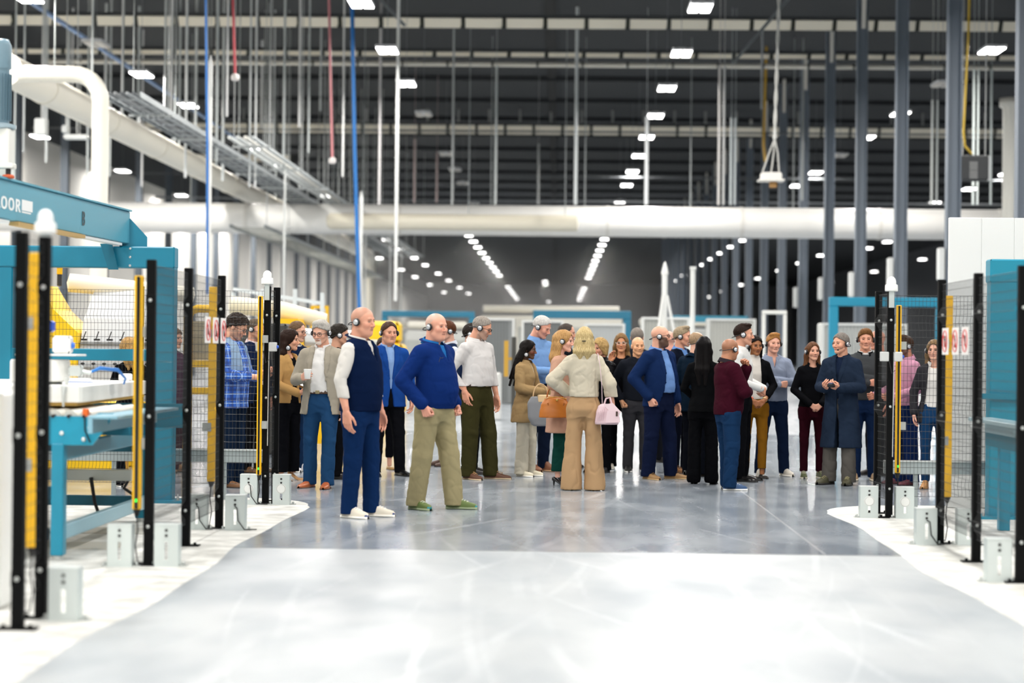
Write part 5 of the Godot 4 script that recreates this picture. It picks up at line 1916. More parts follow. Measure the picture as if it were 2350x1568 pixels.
# chin at y = 0, crown at 0.235, face towards +z, ears at z = 0
func head_template(kind: String) -> Dictionary:
	var w: float = {"man": 1.0, "stout": 1.06, "woman": 0.94}[kind]
	var g := Grid.new(Vector3(-0.115, -0.125, -0.135), Vector3(0.115, 0.26, 0.145), 0.0045)
	g.ell(Vector3(0, 0.148, -0.008), Vector3(0.0765 * w, 0.088, 0.100), 0.0)
	g.ell(Vector3(0, 0.090, 0.030), Vector3(0.061 * w, 0.084, 0.063), 0.02)
	if kind == "stout":
		g.ell(Vector3(0, 0.045, 0.022), Vector3(0.068, 0.050, 0.058), 0.03)
		g.ell(Vector3(0, 0.012, 0.030), Vector3(0.048, 0.03, 0.046), 0.03)
	for s in [-1.0, 1.0]:
		var jaw: float = 0.052 if kind != "woman" else 0.043
		g.cap(Vector3(s * jaw * w, 0.058, 0.008), Vector3(s * 0.013, 0.020, 0.064), 0.018, 0.018, 0.02)
		g.ell(Vector3(s * 0.040 * w, 0.090, 0.062), Vector3(0.024, 0.026, 0.026), 0.02)
	g.ell(Vector3(0, 0.019, 0.068), Vector3(0.020, 0.018, 0.020), 0.015)
	g.cap(Vector3(-0.032, 0.137, 0.080), Vector3(0.032, 0.137, 0.080), 0.012 if kind != "woman" else 0.009, 0.012 if kind != "woman" else 0.009, 0.014)
	for s in [-1.0, 1.0]:
		g.ell(Vector3(s * 0.031, 0.120, 0.100), Vector3(0.017, 0.011, 0.020), 0.010, true)
	g.cap(Vector3(0, 0.126, 0.088), Vector3(0, 0.084, 0.112), 0.0085, 0.0105, 0.010)
	for s in [-1.0, 1.0]:
		g.ell(Vector3(s * 0.0115, 0.079, 0.100), Vector3(0.009, 0.008, 0.012), 0.006)
	g.cap(Vector3(-0.017, 0.0560, 0.0865), Vector3(0.018, 0.0565, 0.087), 0.0052, 0.0052, 0.006)
	g.cap(Vector3(-0.016, 0.0455, 0.086), Vector3(0.016, 0.0455, 0.086), 0.0058, 0.0058, 0.005)
	for s in [-1.0, 1.0]:
		g.ell(Vector3(s * 0.080 * w, 0.112, -0.010), Vector3(0.0095, 0.031, 0.019), 0.006)
	var nr: float = {"man": 0.056, "stout": 0.066, "woman": 0.046}[kind]
	g.cap(Vector3(0, 0.07, -0.028), Vector3(0, -0.11, -0.046), nr, nr * 1.08, 0.02)
	return finish(g.mesh())

# right hand: wrist at the origin, fingers along +y, palm towards +z, thumb on the +x side
func hand_template(pose: String) -> Dictionary:
	var bend: Array = {"relaxed": [16, 26, 18], "grip": [42, 58, 34], "fist": [78, 92, 55], "flat": [4, 6, 4]}[pose]
	var g := Grid.new(Vector3(-0.065, -0.055, -0.035), Vector3(0.085, 0.215, 0.11), 0.0042)
	var kx := [-0.033, -0.011, 0.011, 0.032]
	var ky := [0.082, 0.092, 0.096, 0.092]
	var ln := [[0.034, 0.021, 0.018], [0.043, 0.027, 0.021], [0.047, 0.030, 0.022], [0.042, 0.026, 0.021]]
	g.cap(Vector3(0, -0.04, 0), Vector3(0, 0.012, 0), 0.026, 0.026, 0.02)
	for f in 4:
		g.cap(Vector3(kx[f] * 0.6, 0.01, 0), Vector3(kx[f], ky[f], 0), 0.0165, 0.0115, 0.010)
	for f in 4:
		var p := Vector3(kx[f], ky[f], 0)
		var a := 0.0
		for j in 3:
			a += deg_to_rad(bend[j] + (3 - f) * 2.0)
			var q: Vector3 = p + Vector3(kx[f] * 0.05, cos(a), sin(a)).normalized() * ln[f][j]
			var r0: float = 0.0094 - j * 0.0007
			g.cap(p, q, r0, r0 - 0.0006, 0.0035)
			p = q
	var t0 := Vector3(0.016, 0.022, 0.008)
	var t1 := Vector3(0.043, 0.054, 0.020)
	var t2 := Vector3(0.052, 0.084, 0.030) if pose in ["relaxed", "flat"] else Vector3(0.036, 0.082, 0.042)
	var t3 := t2 + (Vector3(0.001, 0.024, 0.008) if pose in ["relaxed", "flat"] else Vector3(-0.016, 0.012, 0.012))
	g.cap(t0, t1, 0.017, 0.0125, 0.012)
	g.cap(t1, t2, 0.0115, 0.0100, 0.004)
	g.cap(t2, t3, 0.0100, 0.0085, 0.003)
	return finish(g.mesh())

# ankle above the origin, toe towards +z: [upper, sole, laces]
func shoe_meshes(kind: String) -> Array:
	var up := Geo.new()
	var so := Geo.new()
	var la := Geo.new()
	var zs := [-0.082, -0.070, -0.045, -0.01, 0.03, 0.075, 0.12, 0.155, 0.185, 0.203]
	var ws := [0.010, 0.027, 0.034, 0.034, 0.036, 0.043, 0.047, 0.044, 0.032, 0.008]
	var hs := [0.050, 0.078, 0.085, 0.088, 0.083, 0.066, 0.052, 0.043, 0.034, 0.018]
	var lift := [0, 0, 0, 0, 0, 0, 0, 0, 0, 0]
	var sole := 0.024
	if kind == "dress":
		sole = 0.016
		hs = [0.045, 0.068, 0.072, 0.072, 0.068, 0.057, 0.044, 0.036, 0.029, 0.015]
		zs[8] = 0.196
		zs[9] = 0.218
	elif kind == "boot":
		hs = [0.10, 0.135, 0.145, 0.145, 0.125, 0.080, 0.056, 0.046, 0.036, 0.02]
		sole = 0.02
	elif kind == "slipper":
		sole = 0.008
		hs = [0.035, 0.046, 0.044, 0.030, 0.030, 0.040, 0.038, 0.032, 0.025, 0.012]
	elif kind == "pump":
		sole = 0.006
		hs = [0.03, 0.042, 0.042, 0.030, 0.020, 0.018, 0.030, 0.030, 0.022, 0.01]
		lift = [0.075, 0.075, 0.072, 0.060, 0.038, 0.012, 0.0, 0.0, 0.002, 0.004]
	var m := 11
	for k in zs.size():
		for s in m:
			var a: float = PI * s / (m - 1)
			var cx: float = signf(cos(a)) * pow(absf(cos(a)), 0.62)
			var sy: float = pow(sin(a), 0.75)
			up.v.append(Vector3(ws[k] * cx, lift[k] + sole * 0.8 + hs[k] * sy, zs[k]))
			up.c.append(Color.WHITE)
	for k in zs.size() - 1:
		for s in m - 1:
			var a: int = k * m + s
			up.tri(a, a + m, a + 1)
			up.tri(a + 1, a + m, a + m + 1)
	up.n = normals_of(up.v, up.i)
	for k in zs.size():
		for q in [[1, 1], [1, 0], [-1, 0], [-1, 1]]:
			so.v.append(Vector3(q[0] * (ws[k] + 0.004), lift[k] + q[1] * sole, zs[k] * 1.015))
			so.c.append(Color.WHITE)
	for k in zs.size() - 1:
		for s in 4:
			var a: int = k * 4 + s
			var b: int = k * 4 + (s + 1) % 4
			so.tri(a, b, a + 4)
			so.tri(b, b + 4, a + 4)
	so.n = normals_of(so.v, so.i)
	if kind == "pump":
		so.rod(Vector3(0, 0.078, -0.055), Vector3(0, 0.0, -0.058), 0.016, 8, Color.WHITE, 0.006)
	for k in 4:
		var z: float = 0.045 + k * 0.022
		var y: float = sole * 0.8 + 0.081 - k * 0.0085
		la.tube([Vector3(-0.022, y - 0.006, z), Vector3(0, y + 0.003, z + 0.004), Vector3(0.022, y - 0.006, z + 0.008)], [0.0035, 0.0035, 0.0035], 5)
	return [up.commit(), so.commit(), la.commit()]

func v3(a: Array) -> Vector3:
	return Vector3(a[0], a[1], a[2])

# arm poses: elbow, wrist, finger direction, palm direction (x counted outward from the body's middle), hand shape
var ARMS := {
	"side": [[0.255, 1.145, -0.035], [0.262, 0.895, 0.03], [0, -1, 0.12], [-1, 0, 0.15], "relaxed"],
	"side_open": [[0.30, 1.15, -0.05], [0.335, 0.91, 0.03], [0.1, -1, 0.15], [-1, 0, 0.2], "relaxed"],
	"pocket": [[0.285, 1.15, -0.12], [0.215, 0.945, 0.055], [-0.15, -0.9, 0.35], [-1, 0.1, 0.0], "fist"],
	"pocket_back": [[0.285, 1.15, -0.12], [0.205, 0.955, 0.02], [-0.1, -1, 0.15], [-1, 0, 0], "relaxed"],
	"clasp": [[0.262, 1.14, 0.0], [0.075, 0.965, 0.235], [-0.75, -0.6, 0.1], [0.1, -0.2, -1], "grip"],
	"clasp_mid": [[0.258, 1.13, -0.01], [0.075, 1.035, 0.235], [-0.8, -0.35, 0.15], [0.1, -0.1, -1], "grip"],
	"clasp_high": [[0.255, 1.14, 0.03], [0.07, 1.09, 0.27], [-0.8, -0.1, 0.25], [0.1, -0.1, -1], "grip"],
	"cross": [[0.258, 1.15, 0.07], [-0.035, 1.19, 0.215], [-1, 0.12, -0.12], [0, 0, -1], "relaxed"],
	"cross_low": [[0.258, 1.14, 0.07], [-0.02, 1.135, 0.225], [-1, 0.0, -0.15], [0, 0, -1], "fist"],
	"phone": [[0.245, 1.13, 0.03], [0.085, 1.12, 0.30], [-0.35, 0.25, 0.9], [-0.55, 0.8, 0.0], "grip"],
	"phone_low": [[0.25, 1.12, 0.02], [0.14, 1.02, 0.27], [-0.3, 0.15, 0.9], [-0.5, 0.85, 0.0], "grip"],
	"cup": [[0.255, 1.13, 0.02], [0.12, 1.15, 0.27], [-0.6, 0.25, 0.75], [-0.8, 0.1, -0.6], "grip"],
	"chin": [[0.20, 1.14, 0.20], [0.045, 1.41, 0.225], [-0.35, 0.9, -0.25], [-0.4, -0.2, -0.9], "fist"],
	"raised": [[0.245, 1.17, 0.15], [0.16, 1.38, 0.22], [-0.1, 1, 0.1], [-0.5, 0, 0.9], "relaxed"],
	"hip": [[0.40, 1.19, -0.10], [0.225, 1.03, 0.045], [-0.5, -0.3, -0.7], [-0.8, 0.5, 0.2], "fist"],
	"bent": [[0.27, 1.14, -0.03], [0.20, 1.04, 0.26], [-0.25, -0.1, 1.0], [-1, 0.1, 0.2], "grip"],
}

func trunk_rows(p: Dictionary, ext: float, top: float, hem: float) -> Array:
	var b: float = p.get("bulk", 0.0)        # heavier all round
	var belly: float = p.get("belly", 0.0)
	var wd: float = p.get("wide", 1.0)
	var fem: bool = p.get("sex", "m") == "f"
	var rows: Array
	if fem:
		rows = [[1.46, 0.085, 0.055, 0.070], [1.38, 0.138, 0.095, 0.09], [1.28, 0.150, 0.128, 0.092], [1.16, 0.134, 0.104, 0.082], [1.06, 0.134, 0.102, 0.088],
			[0.96, 0.160, 0.112, 0.112], [0.87, 0.176, 0.112, 0.128], [0.70, 0.18, 0.12, 0.13], [0.40, 0.20, 0.15, 0.15]]
	else:
		rows = [[1.47, 0.095, 0.060, 0.075], [1.40, 0.155, 0.088, 0.102], [1.30, 0.176, 0.118, 0.112], [1.18, 0.172, 0.116, 0.100], [1.06, 0.166, 0.112, 0.100],
			[0.96, 0.170, 0.112, 0.112], [0.87, 0.178, 0.110, 0.122], [0.70, 0.19, 0.12, 0.125], [0.40, 0.21, 0.15, 0.15]]
	var out := []
	for r in rows:
		var f: float = 1.0 - clampf(absf(r[0] - 1.08) / 0.30, 0.0, 1.0)
		out.append([r[0], 0.0, -0.005, r[1] * wd + b * (0.4 + 0.6 * f) + ext, r[2] + b * 0.6 + belly * (f * f * (3.0 - 2.0 * f)) + ext, r[3] + b * 0.5 + ext])
	# cut to the wanted span
	var res := []
	for k in out.size():
		if out[k][0] > top:
			continue
		if res.is_empty() and k > 0:
			res.append(mix_row(out[k - 1], out[k], top))
		if out[k][0] <= hem:
			res.append(mix_row(out[k - 1], out[k], hem))
			return res
		res.append(out[k])
	return res

func mix_row(a: Array, b: Array, y: float) -> Array:
	var t: float = (a[0] - y) / (a[0] - b[0])
	var r := []
	for k in 6:
		r.append(lerpf(a[k], b[k], t))
	r[0] = y
	return r

func arm_joints(p: Dictionary, side: int) -> Array:
	# side +1: the person's left; returns shoulder, elbow, wrist, fingers, palm, hand shape
	var a = p.get("arm_l" if side > 0 else "arm_r", "side")
	var q: Array = ARMS[a] if a is String else a
	var fem: bool = p.get("sex", "m") == "f"
	var b: float = p.get("bulk", 0.0)
	var sw: float = (0.143 if fem else 0.170) * p.get("wide", 1.0) + b * 0.55
	var out: float = b * 1.0 + (-0.025 if fem else 0.0)
	var e: Vector3 = v3(q[0])
	var w: Vector3 = v3(q[1])
	e.x += out
	if w.x > 0.15:
		w.x += out
	w.z += p.get("belly", 0.0) * (0.7 if w.z > 0.12 else 0.0)
	e.z += p.get("belly", 0.0) * (0.25 if w.z > 0.12 else 0.0)
	var m := Vector3(side, 1, 1)
	return [Vector3(side * sw, 1.392, -0.012), e * m, w * m, v3(q[2]) * m, v3(q[3]) * m, q[4]]

func leg_joints(p: Dictionary, side: int) -> Array:
	var d: Array = p.get("foot_l" if side > 0 else "foot_r", [0.105, 0.0, 8.0])   # out, forward, toes out
	var b: float = p.get("bulk", 0.0)
	var hx: float = side * (0.088 + b * 0.4)
	var ank := Vector3(side * (d[0] + b * 0.35), 0.085, d[1])
	var up: float = p.get("heel", 0.0)
	ank.y += up
	var knee := Vector3(lerpf(hx, ank.x, 0.5) + side * 0.006, 0.49, ank.z * 0.5 + 0.012 + (d[3] if d.size() > 3 else 0.0))
	return [Vector3(hx, 0.87, 0.0), knee, ank, d[2]]

func crease(t: Dictionary, amp: float, fx: float, fy: float, seed_at: float, groove := 0.55):
	var v: PackedVector3Array = t.v
	var n: PackedVector3Array = t.n
	for k in v.size():
		var q := v[k]
		var a: float = fold_noise.get_noise_3d(q.x * fx + seed_at, q.y * fy + q.x * fx * 0.6, q.z * fx)
		v[k] = q + n[k] * (a * 0.7 - groove * exp(-pow(a / 0.13, 2.0))) * amp
	t.v = v
	t.n = normals_of(v, t.i)

# shirt, jacket, sweater, vest, coat: one continuous garment round trunk and arms
func top_mesh(p: Dictionary, o: Dictionary) -> ArrayMesh:
	var ext: float = o.get("ext", 0.0)
	var hem: float = o.get("hem", 0.93)
	var sleeve: float = o.get("sleeve", 1.0)     # 1 to the wrist, 0.5 to the elbow, 0 none
	var cell: float = p.get("cell", 0.011)
	var reach := Vector3(0.30, 1.52, 0.20)
	var low := Vector3(-0.30, hem - 0.06, -0.24)
	var aj := [arm_joints(p, -1), arm_joints(p, 1)]
	if sleeve > 0.0:
		for a in aj:
			for k in [0, 1, 2]:
				reach = reach.max(a[k] + Vector3(0.1, 0.1, 0.1))
				low = low.min(a[k] - Vector3(0.1, 0.1, 0.1))
	reach.z = maxf(reach.z, 0.2 + p.get("belly", 0.0) + p.get("bulk", 0.0) + ext)
	var rows := trunk_rows(p, ext, 1.47, hem)
	if o.has("flare"):
		for r in rows:
			var f: float = clampf((1.02 - r[0]) / 0.5, 0.0, 1.0) * o.flare
			r[3] += f; r[4] += f; r[5] += f
	if o.has("nip"):
		rows[rows.size() - 1][3] -= o.nip
		rows[rows.size() - 1][4] -= o.nip
		rows[rows.size() - 1][5] -= o.nip
	var mw := 0.0
	for r in rows:
		mw = maxf(mw, r[3])
	reach.x = maxf(reach.x, mw + 0.05)
	low.x = minf(low.x, -mw - 0.05)
	var g := Grid.new(low, reach, cell)
	g.loft(rows, 0.0)
	var fem: bool = p.get("sex", "m") == "f"
	var b: float = p.get("bulk", 0.0)
	for a in aj:
		var sd: float = signf(a[0].x)
		var sh: Vector3 = a[0]
		var r0: float = (0.046 if fem else 0.055) + b * 0.4 + ext * 0.75
		g.cap(Vector3(sd * 0.03, 1.452, -0.022), sh + Vector3(-sd * 0.030, -0.004, 0), 0.040 + ext * 0.6, r0 - 0.008, 0.05)
		if sleeve <= 0.0:
			continue
		var puff: float = o.get("puff", 0.0)
		var re: float = (0.038 if fem else 0.045) + b * 0.3 + ext * 0.8 + puff
		var rw: float = (0.032 if fem else 0.036) + b * 0.15 + ext + puff * 0.6 + o.get("cuff", 0.0)
		g.cap(sh, a[1], r0, re, 0.03)
		if sleeve > 0.5:
			var f: float = (sleeve - 0.5) * 2.0
			g.cap(a[1], a[1].lerp(a[2], f * 0.97), re, lerpf(re, rw, f), 0.012)
	if o.get("collar_roll", 0.0) > 0.0:
		g.cap(Vector3(0, 1.44, -0.02), Vector3(0, 1.44 + o.collar_roll, -0.028), 0.074 + ext, 0.066 + ext * 0.6, 0.02)
	g.keep(Vector3(0, -1, 0), -hem)
	if o.has("neck"):   # depth of the neckline
		g.ell(Vector3(0, 1.505, 0.02), Vector3(0.074 + b * 0.4, o.neck, 0.10), 0.004, true)
	if o.has("open"):
		g.open_front(o.open, 0.0)
	var t := finish(g.mesh())
	if o.get("lapel", 0.0) > 0.0:
		lapels(t, o)
	crease(t, o.get("fold", 0.006) * 0.8, o.get("fx", 5.0), o.get("fy", 6.0), p.seed * 3.7)
	return arrays_mesh(t)

# the turned-back front edges of a jacket stand proud of it
func lapels(t: Dictionary, o: Dictionary):
	var v: PackedVector3Array = t.v
	var n: PackedVector3Array = t.n
	var rows: Array = o.open
	for k in v.size():
		var q := v[k]
		if q.z < -0.01 or q.y < 1.10:
			continue
		var hw: float = rows[0][2]
		for j in rows.size() - 1:
			if q.y <= rows[j][0] and q.y >= rows[j + 1][0]:
				hw = lerpf(rows[j][2], rows[j + 1][2], (rows[j][0] - q.y) / (rows[j][0] - rows[j + 1][0]))
		var width: float = o.lapel * clampf((q.y - 1.10) / 0.22, 0.0, 1.0)
		if absf(q.x) < hw + width:
			v[k] = q + n[k] * 0.008
	t.v = v
	t.n = normals_of(v, t.i)

func trousers_mesh(p: Dictionary, o: Dictionary) -> ArrayMesh:
	var cell: float = p.get("cell", 0.011)
	var hem: float = o.get("hem", 0.035)
	var slim: float = o.get("slim", 0.0)
	var b: float = p.get("bulk", 0.0)
	var fem: bool = p.get("sex", "m") == "f"
	var l := leg_joints(p, -1)
	var r := leg_joints(p, 1)
	var mx: float = maxf(absf(l[2].x), absf(r[2].x))
	var wide: float = o.get("hem_r", 0.062)
	var waist: float = o.get("waist", 1.03)
	var pad: float = 0.05 + wide
	var lo := Vector3(-maxf(0.26 + b, mx + pad), hem - 0.05, minf(minf(l[2].z, r[2].z) - pad, -0.21 - b))
	var hi := Vector3(maxf(0.26 + b, mx + pad), waist + 0.05, maxf(maxf(maxf(l[2].z, r[2].z) + pad, maxf(l[1].z, r[1].z) + 0.12), 0.21 + b + p.get("belly", 0.0)))
	var g := Grid.new(lo, hi, cell)
	var q: Dictionary = p.duplicate()
	q["belly"] = p.get("belly", 0.0) * 0.45
	var seat := trunk_rows(q, -0.004, waist, 0.79)
	var last: Array = seat[seat.size() - 1]
	last[3] *= 0.90
	last[4] *= 0.84
	last[5] *= 0.78
	g.loft(seat, 0.0)
	for j in [l, r]:
		var rt: float = (0.086 if fem else 0.092) + b * 0.55 - slim * 0.5
		var rk: float = (0.060 if fem else 0.068) + b * 0.35 - slim + o.get("knee_r", 0.0)
		g.cap(j[0], j[1], rt, rk, 0.055)
		g.cap(j[1], Vector3(j[2].x, j[2].y - 0.055, j[2].z - 0.008), rk, wide, 0.015)
	g.keep(Vector3(0, -1, 0), -hem)
	var t := finish(g.mesh())
	crease(t, o.get("fold", 0.007), 4.5, o.get("fy", 5.5), p.seed * 5.1 + 40.0)
	return arrays_mesh(t)

func collar_mesh(ry: float, spread: float, h: float, y0 := 1.462, fold := 0.05) -> ArrayMesh:
	var g := Geo.new()
	var seg := 20
	for k in seg + 1:
		var a: float = lerpf(spread, TAU - spread, float(k) / seg)
		var f: float = 1.0 - absf(2.0 * k / seg - 1.0)             # 0 at the points, 1 at the nape
		var dirn := Vector3(sin(a), 0, cos(a))
		var c := Vector3(0, y0 - 0.030 * (1.0 - f), -0.026 + 0.012 * (1.0 - f))
		var top: float = h * (0.55 + 0.45 * f)
		var q := [c + dirn * ry * 0.96, c + dirn * ry * 0.90 + Vector3(0, top, 0), c + dirn * (ry * 0.95 + 0.004) + Vector3(0, top + 0.004, 0),
			c + dirn * (ry * 1.0 + 0.026) + Vector3(0, top - fold - 0.028 * pow(1.0 - f, 3.0), 0)]
		for e in q:
			g.v.append(e)
			g.c.append(Color.WHITE)
	for k in seg:
		for s in 3:
			var a: int = k * 4 + s
			g.tri(a, a + 1, a + 4)
			g.tri(a + 1, a + 5, a + 4)
	g.n = normals_of(g.v, g.i)
	return g.commit()

func ring_mesh(rows: Array, y: float, h: float, ext: float) -> ArrayMesh:
	var g := Geo.new()
	var r: Array = rows[0]
	for k in rows.size() - 1:
		if rows[k][0] >= y and rows[k + 1][0] <= y:
			r = mix_row(rows[k], rows[k + 1], y)
	var seg := 28
	for k in seg + 1:
		var a: float = TAU * k / seg
		var dz: float = r[4] if cos(a) > 0.0 else r[5]
		for q in [[0.0, -1], [1.0, -1], [1.0, 1], [0.0, 1]]:
			var e: float = ext + q[0] * 0.006 - 0.003
			g.v.append(Vector3(r[1] + sin(a) * (r[3] + e), y + q[1] * h * 0.5, r[2] + cos(a) * (dz + e)))
			g.c.append(Color.WHITE)
	for k in seg:
		for s in 3:
			var a: int = k * 4 + s
			g.tri(a, a + 1, a + 4)
			g.tri(a + 1, a + 5, a + 4)
	g.n = normals_of(g.v, g.i)
	return g.commit()

# hair in head space
func hair_mesh(o: Dictionary, w: float) -> ArrayMesh:
	var t: float = o.get("t", 0.012)
	var lo := Vector3(-0.125, -0.02, -0.16)
	var hi := Vector3(0.125, 0.29, 0.14)
	for c in o.get("locks", []):
		for e in [v3(c[0]), v3(c[1])]:
			lo = lo.min(e - Vector3.ONE * (maxf(c[2], c[3]) + 0.03))
			hi = hi.max(e + Vector3.ONE * (maxf(c[2], c[3]) + 0.03))
	var g := Grid.new(lo, hi, o.get("cell", 0.0075))
	g.ell(Vector3(0, 0.148, -0.008), Vector3(0.0765 * w + t * 0.8, 0.088 + t, 0.100 + t), 0.0)
	if o.has("vol"):   # extra body on top or front: list of [centre, radii]
		for e in o.vol:
			g.ell(v3(e[0]), v3(e[1]), 0.02)
	# face and nape kept clear
	var fy: float = o.get("line", 0.0)
	g.ell(Vector3(0, 0.088 + fy, 0.098), Vector3(0.070 * w, 0.104, 0.088), 0.006, true)
	g.ell(Vector3(0, 0.03, 0.085), Vector3(0.12, 0.085, 0.088), 0.006, true)
	if not o.get("low", false):
		var n2 := Vector3(0, -0.095, 0.055).normalized()
		g.keep(n2, n2.dot(Vector3(0, o.get("nape", 0.128), 0.0)))
	if o.has("bald"):
		var bd: float = o.bald
		g.ell(Vector3(0, 0.235, 0.045), Vector3(bd, bd * 0.62, bd * 1.25), 0.004, true)
	if o.has("part"):
		g.ell(Vector3(o.part, 0.252, 0.04), Vector3(0.012, 0.02, 0.07), 0.01, true)
	for c in o.get("locks", []):
		g.cap(v3(c[0]), v3(c[1]), c[2], c[3], c[4] if c.size() > 4 else 0.035)
	var m := finish(g.mesh())
	crease(m, o.get("rough", 0.006), o.get("fx", 55.0), o.get("fy", 24.0), o.get("seed", 0.0), 0.0)
	return arrays_mesh(m)

func headset_mesh(w: float) -> Array:
	var blk := Geo.new()
	var pts := []
	var rad := []
	for k in 15:
		var a: float = lerpf(-1.25, 1.25, k / 14.0) + PI
		pts.append(Vector3(sin(a) * 0.094 * w, 0.085 + 0.03 * pow(absf(sin(a * 1.0)), 3.0), cos(a) * 0.122 - 0.008))
		rad.append(0.0045)
	pts[0] = Vector3(0.089 * w, 0.118, -0.006)
	pts[14] = Vector3(-0.089 * w, 0.118, -0.006)
	blk.tube(pts, rad, 6, Color.WHITE, true)
	var caps := []
	for s in [-1.0, 1.0]:
		var bs := Basis(Vector3(0, 0, 1), Vector3(s, 0, 0), Vector3(0, s, 0))
		blk.lathe([Vector2(0.001, 0.026), Vector2(0.026, 0.025), Vector2(0.033, 0.016), Vector2(0.033, 0.006), Vector2(0.024, 0.0), Vector2(0.001, 0.0)], Vector3(s * 0.082 * w, 0.112, 0.002), 16, Color.WHITE, bs)
		var c := Geo.new()
		c.lathe([Vector2(0.0005, 0.034), Vector2(0.012, 0.0335), Vector2(0.020, 0.030), Vector2(0.0235, 0.0245)], Vector3(s * 0.082 * w, 0.112, 0.002), 16, Color.WHITE, bs)
		caps.append(c.commit())
	return [blk.commit(), caps[0], caps[1]]

func glasses_mesh(w: float) -> ArrayMesh:
	var g := Geo.new()
	for s in [-1.0, 1.0]:
		var pts := []
		var rad := []
		for k in 13:
			var a: float = TAU * k / 12.0
			pts.append(Vector3(s * 0.033 + cos(a) * 0.025, 0.116 + sin(a) * 0.018, 0.107 - absf(s * 0.033 + cos(a) * 0.025) * 0.12))
			rad.append(0.0026)
		g.tube(pts, rad, 5, Color.WHITE, false)
		g.tube([Vector3(s * 0.057, 0.121, 0.101), Vector3(s * 0.078 * w, 0.121, 0.07), Vector3(s * 0.083 * w, 0.120, -0.005)], [0.0027, 0.0027, 0.0025], 5)
	g.tube([Vector3(-0.009, 0.119, 0.108), Vector3(0, 0.122, 0.112), Vector3(0.009, 0.119, 0.108)], [0.0024, 0.0024, 0.0024], 5)
	return g.commit()

func head_colors(p: Dictionary, t: Dictionary) -> PackedColorArray:
	var skin := lin(p.skin)
	var lip := lin(p.get("lip", "b9736a"))
	lip = skin.lerp(lip, 0.55 if p.get("sex", "m") == "f" else 0.3)
	var hairc := lin(p.get("hair", {}).get("color", "4a3a2c"))
	var beard = p.get("beard", null)       # [hex, strength, low line, high line]
	var scalp: float = p.get("scalp", 0.0)  # stubble on the scalp
	var rosy := skin.lerp(lin("c0503c"), 0.16)
	var cols := PackedColorArray()
	for q in t.v:
		var v: Vector3 = q
		var c := skin
		if v.z > 0.05 and absf(v.x) > 0.022 and v.y > 0.065 and v.y < 0.105:
			c = c.lerp(rosy, 0.8)
		if v.z > 0.095 and v.y > 0.072 and v.y < 0.10 and absf(v.x) < 0.02:
			c = c.lerp(rosy, 0.8)
		if v.z > 0.082 and absf(v.x) < 0.022 and v.y > 0.0415 and v.y < 0.0605:
			c = lip
			if absf(v.y - 0.051) < 0.0028:
				c = c.darkened(0.45)
		elif beard != null:
			var cheek: float = beard[3] if beard.size() > 3 else 0.065
			var goatee: bool = beard.size() > 4
			var line: float = cheek + 0.040 * smoothstep(0.040, 0.066, absf(v.x))
			var kb: float = smoothstep(line + 0.006, line - 0.008, v.y) * smoothstep(-0.024, -0.004, v.z) * smoothstep(-0.03, -0.012, v.y)
			if goatee:
				kb *= smoothstep(0.034, 0.026, absf(v.x)) * smoothstep(0.045, 0.06, v.z)
			c = c.lerp(lin(beard[0]), beard[1] * kb)
		if scalp > 0.0:
			var face: float = (v.z - 0.020) * 0.075 - (v.y - 0.128 - p.get("scalp_line", 0.0)) * 0.07
			var ks: float = smoothstep(0.0006, -0.0012, face) * smoothstep(0.0, 0.02, v.y - 0.085 - v.z * 0.55)
			if not (absf(v.x) > 0.078 and v.y < 0.14):
				c = c.lerp(hairc, scalp * ks)
		cols.append(c)
	return cols

